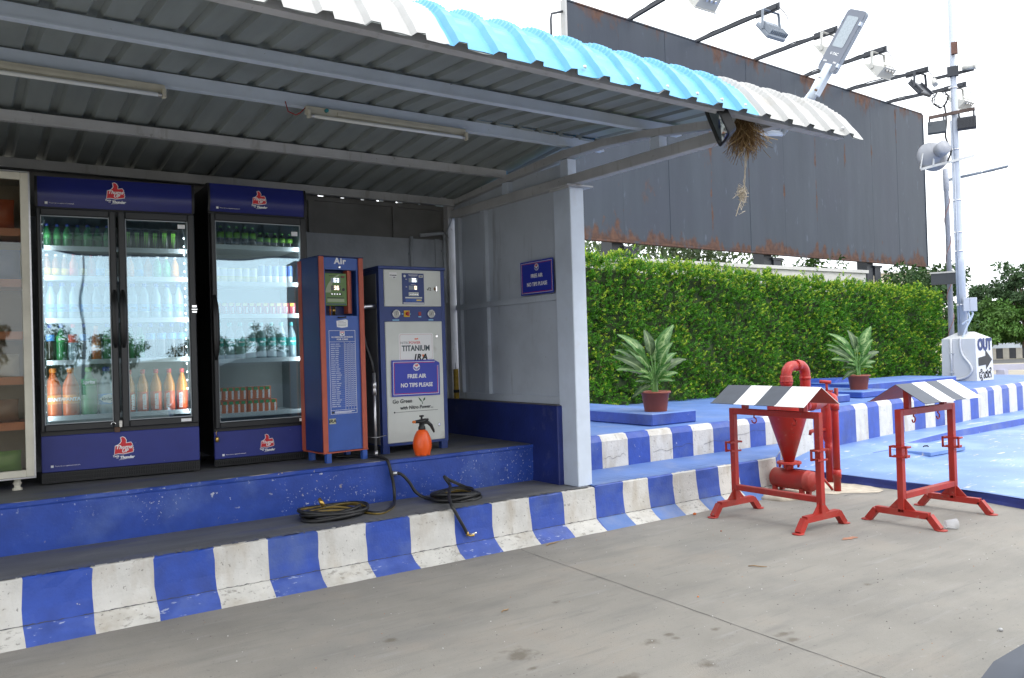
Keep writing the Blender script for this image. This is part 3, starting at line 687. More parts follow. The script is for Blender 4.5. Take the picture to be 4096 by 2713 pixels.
def header(parent, w, z0, z1, name='header_panel'):
    mb = MB(); n = 8; vs = []
    for i in range(n+1):
        t = i/n; z = z0+(z1-z0)*t; y = -.028*math.sin(math.pi*(t*.8+.1))
        vs += [(.012,y,z),(w-.012,y,z)]
    mb.add(vs, [(2*i,2*i+1,2*i+3,2*i+2) for i in range(n)], 0, True)
    mb.add([(.012,.05,z0),(w-.012,.05,z0),(w-.012,.05,z1),(.012,.05,z1)], [(3,2,1,0)])
    o = mb.build(name, m_navy, parent)
    mb = MB()
    for x0, x1 in ((-.005,.012),(w-.012,w+.005)):
        prf = [(x0,.06)]+[]; k = 8
        pl = [(.06,z0-.004)]+[(-.032*math.sin(math.pi*(i/k*.8+.1))-.004, z0+(z1-z0)*i/k) for i in range(k+1)]+[(.06,z1+.004)]
        mb.prism(pl[::-1], (x1,0,0), (0,1,0), (0,0,1), -(x1-x0))
    mb.build('header_cheek', m_black, parent)
    return o
def door(parent, u0, u1, z0, z1, gu0, gu1, gz0, gz1, handle_u, hz0, hz1):
    d = MB()
    d.box((u0,-.045,z0),(gu0,-.003,z1), 0, .006); d.box((gu1,-.045,z0),(u1,-.003,z1), 0, .006)
    d.box((gu0,-.0445,z0),(gu1,-.0035,gz0), 0, .006); d.box((gu0,-.0445,gz1),(gu1,-.0035,z1), 0, .006)
    o = d.build('door', m_blackp, parent)
    g = MB(); g.box((gu0-.004,-.026,gz0-.004),(gu1+.004,-.020,gz1+.004)); g.build('glass_pane', m_glass, o)
    e = MB(); t = .006
    e.box((gu0,-.031,gz0),(gu1,-.0265,gz0+t)); e.box((gu0,-.031,gz1-t),(gu1,-.0265,gz1)); e.box((gu0,-.031,gz0+t),(gu0+t,-.0265,gz1-t)); e.box((gu1-t,-.031,gz0+t),(gu1,-.0265,gz1-t))
    e.build('gasket', M('clear_gasket',(.35,.38,.40),.4,var=0), o)
    h = MB(); k = 12; s = .5*(hz0+hz1); hl = (hz1-hz0)/2; vs = []
    for i in range(k+1):
        t = -1+2*i/k; dpt = .045*(1-abs(t)**3); ww = .021*(1-abs(t)**4*.6)
        vs += [(handle_u-ww,-.046-dpt,s+t*hl),(handle_u+ww,-.046-dpt,s+t*hl),(handle_u+ww,-.044,s+t*hl),(handle_u-ww,-.044,s+t*hl)]
    fs = [(4*i+a,4*i+(a+1)%4,4*i+4+(a+1)%4,4*i+4+a) for i in range(k) for a in range(4)]
    h.add(vs, fs+[(0,3,2,1),(4*k,4*k+1,4*k+2,4*k+3)], 0, True); h.build('handle', m_black, o)
    return o
def cooler(name, label, loc, rz, w, top, hz, base, glz, doors, shelves, deep=.62):
    t = thing(name, label, 'drink cooler', loc, rz, 'drink coolers')
    b = MB(); th = .035
    b.box((0,.0,.085),(th,deep,top-.01)); b.box((w-th,0,.085),(w,deep,top-.01)); b.box((th,deep-th,.085),(w-th,deep,top-.01))
    b.box((th,0,top-.05),(w-th,deep-th,top-.01)); b.box((th,0,.085),(w-th,deep-th,glz[0]-.035)); b.box((th,.0,glz[1]+.02),(w-th,deep-th,top-.05))
    b.build('cabinet', m_black, t)
    l = MB(); a0, a1 = th, w-th; za, zb = glz[0]-.034, glz[1]+.019
    l.box((a0+.001,deep-th-.02,za),(a1-.001,deep-th-.001,zb)); l.box((a0+.001,.002,za),(a0+.006,deep-th-.02,zb)); l.box((a1-.006,.002,za),(a1-.001,deep-th-.02,zb))
    l.box((a0+.006,.002,za),(a1-.006,deep-th-.02,za+.006)); l.build('liner', m_liner, t)
    for s in shelves:
        m = MB(); m.box((a0+.008,.055,s-.016),(a1-.008,deep-.06,s-.008)); sh = m.build('shelf', m_shelf, t)
        m = MB(); m.box((a0+.008,.045,s-.030),(a1-.008,.054,s+.004)); m.build('price_rail', m_shelf, sh)
    header(t, w, hz, top)
    m = MB(); m.box((.0,-.02,base[0]),(w,.0,base[1]), 0, .004); m.build('base_panel', m_navyb, t)
    m = MB(); m.box((.004,-.012,base[1]),(w-.004,0,base[1]+.05)); m.build('sill', m_black, t)
    m = MB(); nsl = int(w/.016); m.box((.0,-.006,.012),(w,.02,base[0]-.002))
    for i in range(nsl):
        x = .02+(w-.04)*i/(nsl-1)
        m.box((x-.004,-.018,.022),(x+.004,-.0065,base[0]-.012))
    m.box((0,-.02,.012),(w,-.0066,.021)); m.box((0,-.02,base[0]-.011),(w,-.0066,base[0]-.003)); m.box((0,-.0185,.046),(w,-.0066,.050))
    m.build('grille', m_black, t)
    for x in (.05, w-.05):
        m = MB(); m.lathe([(.018,-.002),(.018,.012)], 10, (x,.05,0)); m.lathe([(.018,-.002),(.018,.012)], 10, (x,deep-.06,0)); m.build('foot', m_black, t)
    for dd in doors: door(t, *dd)
    return t
DZ = .657
C1 = cooler('drink_cooler', 'wide two door glass drink cooler with navy header beside the cream cabinet', (.555,6.48,DZ), R(-7), 1.02, 2.13, 1.92, (.085,.335), (.41,1.856),
    ((.002,.493,.365,1.905,.026,.450,.413,1.857,.474,.93,1.345),(.507,1.018,.365,1.905,.553,.972,.413,1.852,.527,.93,1.345)), (1.655,1.445,1.145,.852,.462))
logo(C1, .497, 1.995, .118, -.0275); logo(C1, .511, .175, .125, -.021)
C2 = cooler('drink_cooler', 'narrow single door glass drink cooler with navy header beside the blue air tower', (1.695,6.438,DZ), R(-1.5), .76, 2.178, 1.962, (.065,.275), (.345,1.888),
    ((.006,.756,.30,1.945,.040,.708,.345,1.888,.022,.82,1.32),), (1.715,1.428,1.175,.825,.402))
logo(C2, .385, 2.035, .108, -.0275); logo(C2, .40, .125, .105, -.021)
for c, w, z, zz in ((C1,1.02,1.945,.125),(C2,.76,1.99,.095)):
    for zk, yk in ((z,-.026),(zz,-.021)):
        mb = MB(); mb.box((.055,yk-.002,zk-.008),(.072,yk,zk+.008)); mb.build('mark', m_wtxt, c)
        text('Thums Up is a registered trademark', .0105, (.08,yk-.001,zk), m_wtxt, c, align='LEFT')
def stick(parent, u0, u1, z0, z1, y, mat=m_wtxt, name='sticker'):
    mb = MB(); mb.box((u0,y-.0012,z0),(u1,y,z1)); return mb.build(name, mat, parent)
stick(C1, .895,.965,.380,.402,-.0455); stick(C1,.905,.955,1.80,1.83,-.0265); stick(C2,.655,.715,.312,.335,-.0455); stick(C2,.635,.685,1.80,1.835,-.0265)
# latches, padlock and LED strips
mb = MB(); mb.box((.985,-.058,1.215),(1.022,-.046,1.235),0,.003); mb.box((.985,-.058,1.175),(1.022,-.046,1.193),0,.003); mb.box((.985,-.054,1.20),(1.026,-.046,1.206)); mb.build('latch', m_chrome, C1)
mb = MB(); mb.box((.735,-.075,1.17),(.775,-.046,1.30),0,.006); mb.box((.742,-.08,1.27),(.768,-.0755,1.28),1); mb.box((.742,-.08,1.215),(.768,-.0755,1.255),1); mb.build('latch', [m_black,m_chrome], C2)
mb = MB(); mb.box((.737,-.06,.98),(.768,-.046,1.15),0,.005); mb.box((.728,-.058,.93),(.775,-.046,.975),0,.004); mb.build('hasp_cover', m_black, C2)
mb = MB(); mb.tube([(.447+.014*math.cos(a),-.055,.388+.02*math.sin(a)) for a in np.linspace(0,math.pi,9)], .004, 6, 0); mb.box((.452,-.068,.335),(.49,-.05,.372),1,.004); mb.box((.485,-.062,.37),(.503,-.046,.415),0); mb.build('padlock', [m_chrome, M('rusty_lock',(.12,.07,.05),.6,.5,var=.2)], C1)
mb = MB(); mb.lathe([(.009,-.02),(.014,-.012),(.014,.012),(.009,.02)], 10, (.012,-.05,.22)); mb.tube([(.012,-.05,.24),(.006,-.05,.27),(.015,-.048,.29)], .003, 5); mb.build('padlock', m_brass, C2)
mb = MB()
for i in range(19):
    z = 1.735-i*.062
    mb.box((.9455,.012,z-.006),(.954,.02,z+.006))
for i in range(22):
    z = 1.80-i*.062; mb.box((.0305,.012,z-.005),(.0365,.02,z+.005))
o = mb.build('led_strip', m_led, C1); o['kind'] = 'stuff'
for c, pts in ((C1, [(.94,.01,1.80),(.955,.005,1.74),(.956,.005,.45)]),(C1, [(.05,.02,1.83),(.04,.01,1.80),(.034,.008,1.77)])):
    mb = MB(); mb.tube(pts, .004, 5); mb.build('led_cable', m_wtxt, c)

def cooler_lamp(c, u, yaw_, watts, h=1.35):
    # light of the wide cooler's lit LED strips, inside the cabinet just behind the door frame
    d = bpy.data.lights.new('led_and_added_light', 'AREA'); d.shape = 'RECTANGLE'; d.size = .015; d.size_y = h; d.energy = watts; d.color = (.86,.95,1)
    o = bpy.data.objects.new('led_and_added_light', d); COL.objects.link(o); o.parent = c; o.location = (u,.016,1.13)
    n_ = Vector((yaw_, .75, 0)).normalized(); z = -n_; y = Vector((0,0,1)); x = y.cross(z)
    o.matrix_local = Matrix(((x.x,y.x,z.x,u),(x.y,y.y,z.y,.016),(x.z,y.z,z.z,1.10),(0,0,0,1)))
cooler_lamp(C1, .958, -1, 1.5); cooler_lamp(C1, .045, 1, 1.2); cooler_lamp(C2, .715, -1, 2.1)  # the narrow cooler has no strip: its light is added to brighten the shelves

# ------------------------------------------------------------------ what stands in the coolers
def mcol(n, c, r=.3, **k): return M(n, c, r, var=0, **k)
k_green = mcol('green_pet',(.02,.16,.05),.2); k_cola = mcol('cola_pet',(.018,.010,.008),.15); k_clear = mcol('clear_pet',(.20,.28,.31),.15); k_orange = mcol('orange_drink',(.50,.10,.012),.25)
k_mango = mcol('mango_drink',(.60,.22,.02),.3); k_brown = mcol('brown_drink',(.22,.09,.04),.25); k_pale = mcol('pale_green_pet',(.05,.26,.09),.2)
c_blue = mcol('blue_cap',(.02,.05,.35)); c_white = mcol('white_cap',(.75,.75,.75)); c_red = mcol('red_cap',(.55,.03,.03)); c_lime = mcol('lime_cap',(.10,.38,.03)); c_teal = mcol('teal_cap',(.10,.45,.45)); c_or = mcol('orange_cap',(.6,.2,.03))
l_gr = mcol('green_label',(.05,.30,.08)); l_lime = mcol('lime_label',(.20,.48,.05)); l_blue = mcol('blue_label',(.05,.22,.55)); l_pb = mcol('pale_blue_label',(.10,.30,.62)); l_or = mcol('orange_label',(.75,.26,.03)); l_red = mcol('red_label',(.62,.07,.05)); l_yel = mcol('yellow_label',(.75,.55,.08)); l_teal = mcol('teal_label',(.05,.38,.36)); l_w = mcol('white_label',(.72,.72,.72))
def bottle_prof(h, r):
    return [(r*.82,0),(r,.05*h),(r,.60*h),(r*.93,.66*h),(r*.55,.80*h),(r*.36,.87*h),(r*.36,.91*h)]
PROTO = {}
def bottle(key, h, r, body, capm, lab, lz=(.30,.52), parts=False, words=None, wm=None, wsz=.02, vert=False, name='bottle'):
    mb = MB(); pr = bottle_prof(h, r); n = 12
    mb.lathe(pr, n, mi=0)
    cap = [(r*.44,.905*h),(r*.44,.985*h),(r*.40,h)]
    la = [(r*1.015,lz[0]*h),(r*1.015,lz[1]*h)]
    if not parts:
        mb.lathe(cap, 8, mi=1); mb.lathe(la, n, mi=2); o = mb.build(name, [body, capm, lab])
    else:
        o = mb.build(name, [body]); m2 = MB(); m2.lathe(cap, 10); m2.build('cap', capm, o)
        m3 = MB(); m3.lathe(la, n); ll = m3.build('wrapper', lab, o)
        if words:
            text(words, wsz, (0,-r*1.03,(lz[0]+lz[1])/2*h), wm or m_wtxt, o, wsz*.05, 0 if vert else .1, rot=(90,-90 if vert else 0,0))
    PROTO[key] = [o, False]
    return o
def can(key, h, r, mats, bands, name='drink_can', claw=False):
    mb = MB(); pr = [(r*.85,0),(r,.03*h)]; mis = [0]
    zs = [b[0] for b in bands]
    pr = [(r*.86,0),(r,.03*h)]+[(r,z*h) for z in zs]+[(r,.95*h),(r*.84,.99*h),(r*.84,.975*h),(0,.975*h)]
    mis = [len(mats)-1]+[0]+[b[1] for b in bands]+[len(mats)-1]*3
    mb.lathe(pr, 14, mis=mis)
    if claw:
        for dx, l in ((-.33,.62),(0,.75),(.33,.55)):
            x = dx*r; mb.prism([(x-.16*r,.82*h),(x-.05*r,(.82-l)*h),(x+.02*r,(.82-l*.5)*h),(x+.12*r,.80*h)], (0,-r*1.01+abs(dx)*r*.06,0), FX, FZ, .001, 1)
    o = mb.build(name, mats); PROTO[key] = [o, False]; return o
def pack(key, w, d, h, mats, words, wsz):
    o = MB().box((-w/2,-d/2,0),(w/2,d/2,h),0,.002).box((-w/2+.002,-d/2-.0012,h*.74),(w*.2,-d/2,h*.97),1).build('juice_carton', mats)
    text(words, wsz, (w*.12,-d/2-.0015,h*.42), m_wtxt, o, wsz*.05, rot=(90,-90,0)); PROTO[key] = [o, False]; return o
def put(key, label, cat, group, cooler_, u, v, z, rz=0.0):
    o, used = PROTO[key]
    c = copy_tree(o) if used else o
    PROTO[key][1] = True
    p = cooler_.matrix_world @ Vector((u, v, z)) if False else None
    a = cooler_.rotation_euler.z; L0 = cooler_.location
    c.location = (L0.x+u*math.cos(a)-v*math.sin(a), L0.y+u*math.sin(a)+v*math.cos(a), L0.z+z)
    c.rotation_euler = (0,0,a+rz); tag(c, label, cat, group); return c
V0 = .105
WORDS = ['','second','third','fourth','fifth','sixth','seventh','eighth','ninth','tenth','eleventh','twelfth']
def nth(i, n): return 'leftmost' if i == 0 else ('rightmost' if i == n-1 else (WORDS[i]+' from left' if i <= n//2 else WORDS[n-1-i]+' from right'))
bottle('lime', .172, .029, k_green, c_blue, l_gr, (.38,.60)); can('claw', .16, .031, [mcol('black_can',(.01,.011,.010),.3), mcol('green_claw',(.22,.62,.05),.4), m_alu], [(.5,0)], claw=True)
for i in range(7): put('lime', nth(i,7)+' green blue capped bottle, top shelf of the left door', 'bottle', 'green bottles on the top shelf behind the left door', C1, .06+i*.064, V0+.03*(i%2), 1.648)
for i in range(6): put('claw', nth(i,6)+' black can with green claw marks, top shelf of the middle door', 'drink can', 'black cans on the top shelf behind the middle door', C1, .575+i*.062, V0+.02*(i%2), 1.648)
bottle('jw', .168, .028, k_brown, c_white, l_yel, (.12,.40)); bottle('jr', .168, .028, k_orange, c_red, l_red, (.12,.40)); bottle('jc', .168, .028, k_clear, c_white, l_pb, (.12,.40))
for i, k in enumerate(('jw','jw','jw','jr','jw','jr','jc','jw')):
    nm = {'jw':'brown juice bottle with white cap','jr':'orange juice bottle with red cap','jc':'clear bottle with white cap'}[k]
    put(k, nth(i,8)+' in its row: '+nm+', second shelf', 'bottle', nm+' left', C1, .055+i*.056, V0+.015*(i%3), 1.438)
bottle('jo', .168, .028, k_mango, c_white, l_or, (.12,.40)); bottle('jg', .168, .028, k_pale, c_white, l_gr, (.15,.55))
for i, k in enumerate(('jo','jc','jo','jg','jg','jo')):
    nm = {'jo':'mango coloured bottle with white cap','jc':'clear bottle with pale blue label','jg':'pale green bottle with white cap'}[k]
    put(k, nth(i,6)+' in its row: '+nm+', second shelf, middle door', 'bottle', nm+' middle', C1, .585+i*.062, V0+.015*(i%3), 1.438)
bottle('water', .265, .037, k_clear, c_blue, l_pb, (.22,.42), True, 'kinley', m_btxt, .016)
for i in range(6): put('water', nth(i,6)+' clear water bottle on the third shelf behind the left door', 'bottle', 'water bottles behind the left door', C1, .075+i*.072, V0+.01, 1.138)
for i in range(5): put('water', nth(i,5)+' clear water bottle on the third shelf behind the middle door', 'bottle', 'water bottles behind the middle door', C1, .60+i*.078, V0+.01, 1.138)
bottle('cola', .265, .033, k_cola, c_blue, l_blue, (.55,.72), True); bottle('spr', .265, .034, k_green, c_blue, l_gr, (.52,.68), True, 'Sprite', m_wtxt, .017)
bottle('red', .265, .033, k_clear, c_red, l_red, (.5,.72), True); bottle('fan', .25, .034, k_orange, c_or, l_or, (.30,.52), True, 'FANTA', m_wtxt, .015)
for i, (k, nm) in enumerate((('cola','dark cola bottle with blue wrapper at the left end of the fourth shelf'),('spr','green bottle between the dark cola and the red wrapped bottle'),('red','clear bottle with red wrapper on the fourth shelf'),('cola','dark cola bottle beside the orange bottle on the fourth shelf'),('fan','orange bottle with orange wrapper on the fourth shelf'),('spr','green bottle at the right end of the fourth shelf, left door'))):
    put(k, nm, 'bottle', 'mixed bottles on the fourth shelf behind the left door', C1, .062+i*.073, V0+.01, .845)
for i in range(2): put('spr', ('leftmost' if i == 0 else 'second')+' green bottle on the fourth shelf behind the middle door', 'bottle', 'green bottles on the fourth shelf, middle door', C1, .575+i*.066, V0+.01, .845)
for i in range(4):
    c = put('cola', nth(i,4)+' dark cola bottle on the fourth shelf behind the middle door', 'bottle', 'cola bottles on the fourth shelf, middle door', C1, .715+i*.072, V0+.01, .845)
# big bottles on the bottom shelves
bottle('fan2', .345, .054, k_orange, c_or, l_or, (.27,.45), True, 'FANTA', m_wtxt, .033); bottle('spr2', .345, .054, k_pale, c_lime, l_gr, (.62,.76), True, 'Sprite', m_wtxt, .032); bottle('kin2', .345, .054, k_clear, c_blue, l_blue, (.22,.44), True)
put('fan2', 'big orange bottle at the left end of the bottom shelf', 'bottle', 'big bottles on the bottom shelf', C1, .075, V0+.01, .455, .35)
put('fan2', 'big orange bottle second from left on the bottom shelf', 'bottle', 'big bottles on the bottom shelf', C1, .187, V0, .455, .1)
put('spr2', 'big pale green bottle between the orange bottles and the water bottle', 'bottle', 'big bottles on the bottom shelf', C1, .30, V0, .455)
kb = put('kin2', 'big clear water bottle with blue wrapper on the bottom shelf', 'bottle', 'big bottles on the bottom shelf', C1, .412, V0, .455)
mb = MB(); mb.prism([(-.048,0),(-.02,.026),(.02,.034),(.044,.02),(.05,0),(.044,-.02),(.02,-.03),(-.02,-.022)], (0,-.0545,.115), FX, FZ, .001); mb.build('emblem', m_wtxt, kb)
text('kinley', .032, (.004,-.0562,.115), m_btxt, kb, .0008)
bottle('maa', .315, .040, k_mango, c_red, mcol('mango_red_label',(.70,.12,.04)), (.03,.48), True, 'maaza', m_wtxt, .046, True)
for i in range(5): put('maa', nth(i,5)+' mango drink bottle on the bottom shelf behind the middle door', 'bottle', 'mango bottles on the bottom shelf', C1, .562+i*.090, V0+.0, .455, (.5,.1,-.1,-.4,-.45)[i])
# single door cooler
bottle('fizz', .165, .027, k_cola, c_lime, l_lime, (.42,.70)); bottle('fizs', .13, .026, k_cola, c_lime, l_lime, (.40,.68))
for i in range(6): put('fizz', nth(i,6)+' taller lime capped dark bottle, top shelf of the narrow cooler', 'bottle', 'dark lime capped bottles on the top shelf', C2, .055+i*.062, V0+.01*(i%2), 1.708)
for i in range(5): put('fizs', nth(i,5)+' short lime capped dark bottle, top shelf of the narrow cooler', 'bottle', 'short dark bottles on the top shelf', C2, .43+i*.060, V0+.03, 1.708)
can('yel', .128, .029, [mcol('pale_yellow_can',(.72,.66,.25),.3), l_w, m_alu], [(.45,1),(.9,0)]); can('bw', .155, .027, [l_w, mcol('can_blue',(.12,.22,.62),.3), m_alu], [(.42,1)])
for i in range(6): put('yel', nth(i,6)+' pale yellow can on the second shelf of the narrow cooler', 'drink can', 'yellow cans on the second shelf', C2, .075+i*.058, V0+.01, 1.42)
for i in range(5): put('bw', nth(i,5)+' blue and white can on the second shelf of the narrow cooler', 'drink can', 'blue and white cans on the second shelf', C2, .43+i*.056, V0+.01, 1.42)
pack('rp', .047, .04, .10, [mcol('crimson_carton',(.50,.06,.09)), l_yel], 'maaza', .020)
for i in range(12): put('rp', nth(i,12)+' crimson juice carton on the third shelf of the narrow cooler', 'juice carton', 'crimson cartons on the third shelf', C2, .075+i*.0535, V0-.01, 1.168)
bottle('bis', .295, .039, k_clear, c_teal, l_teal, (.36,.58), True, 'Bisleri', m_wtxt, .017)
for i in range(8): put('bis', nth(i,8)+' teal capped clear bottle on the fourth shelf of the narrow cooler', 'bottle', 'teal capped water bottles', C2, .085+i*.082, V0+.01, .818)
pack('mp', .045, .05, .103, [mcol('orange_carton',(.68,.17,.04)), l_gr], 'maaza', .027)
for r_ in range(2):
    for i in range(10):
        if r_ == 1 and i == 9: continue
        put('mp', nth(i,9 if r_ else 10)+' orange mango carton in the '+('upper' if r_ else 'lower')+' layer, bottom of the narrow cooler', 'juice carton', 'mango cartons, upper layer' if r_ else 'mango cartons, lower layer', C2, .067+i*.0465+(.006 if i > 4 else 0), V0-.01, .394+r_*.106)

# ------------------------------------------------------------------ cream display cabinet at the left edge
cab = thing('snack_cabinet', 'tall cream framed glass cabinet with orange shelves at the left edge', 'display cabinet', (-1.10,6.30,DZ))
W = 1.603
mb = MB()
for a, b in (((0,0,.09),(.05,.04,2.11)),((W-.052,0,.09),(W,.04,2.11)),((.05,.0005,.09),(W-.052,.0395,.135)),((.05,.0005,2.062),(W-.052,.0395,2.11))): mb.box(a, b, 0, .003)
mb.build('front_frame', m_cream, cab)
mb = MB(); mb.box((W-.006,-.004,.086),(W+.004,.0,2.114)); mb.box((0,-.004,.080),(W+.004,-.0005,.089)); mb.box((0,-.004,2.111),(W+.004,-.0005,2.118)); mb.build('edge_trim', m_alu, cab)
mb = MB(); mb.box((.05,.015,.135),(W-.052,.02,2.062)); mb.build('glass_pane', m_glass2, cab)
mb = MB(); mb.box((0,.04,.09),(.02,.42,2.11)); mb.box((W-.02,.04,.09),(W,.42,2.11)); mb.box((.02,.40,.09),(W-.02,.42,2.11)); mb.box((.02,.04,2.09),(W-.02,.40,2.11)); mb.box((.02,.04,.09),(W-.02,.40,.11)); mb.build('carcass', M('brown_laminate',(.34,.29,.22),.6,var=.1), cab)
m_orsh = M('orange_shelf', (.62,.26,.15), .5, var=.05)
for z in (1.69,1.351,1.003,.701,.40):
    mb = MB(); mb.box((.03,.05,z),(W-.03,.39,z+.052)); mb.build('shelf', m_orsh, cab)
for x in (.15, W-.10):
    mb = MB(); mb.lathe([(.03,0),(.03,.012),(.018,.02),(.02,.035),(.028,.045),(.02,.055),(.022,.09)], 12, (x,.08,0)); mb.build('leg', m_cream, cab)
def packet(name, label, group, x, y, z, w, h, mat, words=None, rz=0.):
    mb = MB(); n, k = 8, 8; vs = []
    for s in (-1, 1):
        for i in range(n+1):
            for j in range(k+1):
                u, v = i/n*2-1, j/k*2-1; d = .035*((1-u*u)*(1-v*v))**.6+.002*math.sin(7*u+5*v)
                vs.append((u*w/2*(1-.05*(1-v*v)), s*d, (v+1)*h/2))
    q = (n+1)*(k+1)
    for s in (0, 1):
        for i in range(n):
            for j in range(k):
                f = (s*q+i*(k+1)+j, s*q+(i+1)*(k+1)+j, s*q+(i+1)*(k+1)+j+1, s*q+i*(k+1)+j+1); mb.f.append(f if s == 0 else f[::-1]); mb.m.append(0); mb.s.append(True)
    mb.v = vs; o = mb.build(name, mat); o.location = (x,y,z); o.rotation_euler = (.05,0,rz); tag(o, label, 'snack packet', group)
    if words: text(words, h*.16, (0,-.038,h*.55), m_wtxt, o, .001)
    return o
p_or = mcol('red_orange_foil',(.42,.09,.03),.3); p_bl = mcol('blue_foil',(.10,.16,.42),.3); p_gr = mcol('green_foil',(.16,.36,.08),.3); p_br = mcol('brown_foil',(.20,.10,.06),.35); p_y = mcol('silver_foil',(.45,.45,.42),.3)
for i, (x, z, m_, nm) in enumerate(((.33,2.40,p_or,'red orange snack bag on the top shelf of the cream cabinet'),(.12,2.40,p_br,'brown snack bag on the top shelf of the cream cabinet'),(.36,2.062,p_bl,'blue snack bag with orange print on the second shelf of the cream cabinet'),(.14,2.062,p_or,'red orange snack bag on the second shelf of the cream cabinet'),(.34,1.412,p_y,'silver snack bag on the fourth shelf of the cream cabinet'),(.33,1.112,p_br,'brown snack bag on the fifth shelf of the cream cabinet'),(.34,.768,p_gr,'green snack bag on the floor of the cream cabinet'),(.13,.768,p_or,'red orange snack bag on the floor of the cream cabinet'),(.12,1.112,p_bl,'blue snack bag on the fifth shelf of the cream cabinet'))):
    packet('snack_packet', nm, 'snack packets in the cream cabinet', x, 6.43, z, .19, .20 if z > 1.5 else .15, m_)

# ------------------------------------------------------------------ air tower
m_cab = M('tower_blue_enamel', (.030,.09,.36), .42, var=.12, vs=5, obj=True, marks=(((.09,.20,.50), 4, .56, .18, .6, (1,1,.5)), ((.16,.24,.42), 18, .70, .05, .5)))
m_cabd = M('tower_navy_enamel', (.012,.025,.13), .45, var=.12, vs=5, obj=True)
m_rust = M('rust_red_trim', (.42,.085,.045), .55, var=.14, vs=8, obj=True)
m_lcdg = M('green_panel', (.115,.21,.055), .45, var=.08, vs=14, obj=True)
m_lcdl = M('pale_green_swoosh', (.32,.38,.24), .45, var=0)
m_dig = M('digit_white', (.9,.95,1), .4, var=0, emit=((.85,.95,1), 1.6)); m_digo = M('digit_orange', (1,.7,.4), .4, var=0, emit=((1,.82,.6), 1.6))
m_digdark = M('display_window', (.03,.025,.02), .2, var=0); m_digoff = M('display_window_grey', (.22,.26,.30), .3, var=0)
m_grey = M('pale_grey_enamel', (.64,.66,.62), .45, var=.06, vs=4, obj=True, marks=(((.36,.33,.27), 3, .60, .12, .5), ((.25,.20,.14), 22, .73, .03, .6)))
m_dblue = M('machine_blue_enamel', (.022,.048,.20), .42, var=.12, vs=5, obj=True, marks=(((.13,.09,.06), 12, .72, .03, .7),))
SEG = {'0':'abcdef','3':'abgcd','5':'afgcd','6':'afgedc','8':'abcdefg'}
def digits(parent, s, x, z, h, y, mat):
    mb = MB(); wd = h*.55; t = h*.13
    for i, ch in enumerate(s):
        a = x+i*h*.78
        for g in SEG[ch]:
            q = {'a':(0,h-t,wd,h),'d':(0,0,wd,t),'g':(0,h/2-t/2,wd,h/2+t/2),'f':(0,h/2+.001,t,h),'b':(wd-t,h/2+.001,wd,h),'e':(0,0,t,h/2-.001),'c':(wd-t,0,wd,h/2-.001)}[g]
            mb.box((a+q[0],y-.001-(.0004 if g in 'adg' else 0),z+q[1]),(a+q[2],y,z+q[3]))
    return mb.build('digit_readout', mat, parent)
def ira(parent, x, z, h, y, col=None):
    text('IRA', h*1.25, (x,y,z), col or m_btxt, parent, h*.03, .15, sx=1.1)
air = thing('air_tower', 'narrow blue tyre air tower with rust red edges and green pressure display', 'air dispenser', (2.455,6.014,DZ), R(5.5))
mb = MB(); D_ = .30
mb.box((-.035,.012,.085),(.312,.022,1.14)); mb.box((-.035,.012,1.502),(.312,.022,1.596)); mb.box((-.035,.012,1.14),(.0,.022,1.502)); mb.box((.274,.012,1.14),(.312,.022,1.502))
mb.box((-.035,.125,.085),(.312,D_,1.596)); mb.box((-.035,.022,.085),(.312,.125,1.13)); mb.box((-.035,.022,1.504),(.312,.125,1.596)); mb.box((-.035,.022,1.13),(-.02,.125,1.504)); mb.box((.30,.022,1.13),(.312,.125,1.504))
mb.build('housing', m_cab, air)
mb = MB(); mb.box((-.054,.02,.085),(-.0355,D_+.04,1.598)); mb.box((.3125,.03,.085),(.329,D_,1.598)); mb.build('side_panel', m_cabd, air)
mb = MB(); mb.box((-.056,-.004,.082),(-.014,.0115,1.60),0,.003); mb.box((.29,-.004,.082),(.331,.0115,1.60),0,.003); mb.box((-.058,.30,.08),(-.0545,.36,1.59)); mb.build('corner_trim', m_rust, air)
mb = MB(); mb.box((-.06,-.005,.0735),(.335,D_+.04,.0815)); mb.build('base_plate', m_rust, air)
mb = MB(); mb.box((-.058,-.004,1.6005),(.333,D_+.04,1.606)); mb.build('top_cap', m_cabd, air)
for x, y in ((-.03,.0),(.285,.0),(-.03,.27),(.285,.27)):
    mb = MB(); mb.box((x,y,0),(x+.04,y+.04,.073)); mb.build('foot', m_cab, air)
text('Air', .066, (.132,.009,1.568), m_wtxt, air, .0026, sx=1.05, spacing=1.15)
mb = MB(); mb.lathe([(.012,0),(.012,.004),(.006,.005)], 12, (.127,.012,1.522), (0,-1,0)); mb.build('key_lock', m_chrome, air)
mb = MB(); mb.box((.0,.10,1.15),(.274,.124,1.5)); mb.build('recess_back', m_cabd, air)
mb = MB(); mb.box((.205,.030,1.16),(.225,.099,1.5)); mb.box((.232,.05,1.16),(.25,.099,1.5)); mb.build('recess_rail', m_rust, air)
pn = MB(); pn.box((.003,.035,1.220),(.200,.075,1.476),0,.004); pn = pn.build('display_panel', m_lcdg, air)
mb = MB(); sw = []
for i in range(13): a = R(118+4.6*i); sw.append((.235+.235*math.cos(a)*.95, 1.30+.19*math.sin(a)))
sw2 = [(x+.018+.03*(i/12), z) for i, (x, z) in enumerate(sw)]; poly = [(max(x,.004),min(z,1.472)) for x, z in sw+sw2[::-1]]
mb.prism(poly, (0,.035,0), FX, FZ, .0008); mb.build('swoosh', m_lcdl, pn)
stick(pn, .062,.145,1.402,1.438,.0345, m_digoff,'display_window'); stick(pn,.062,.145,1.342,1.378,.0345,m_digdark,'display_window')
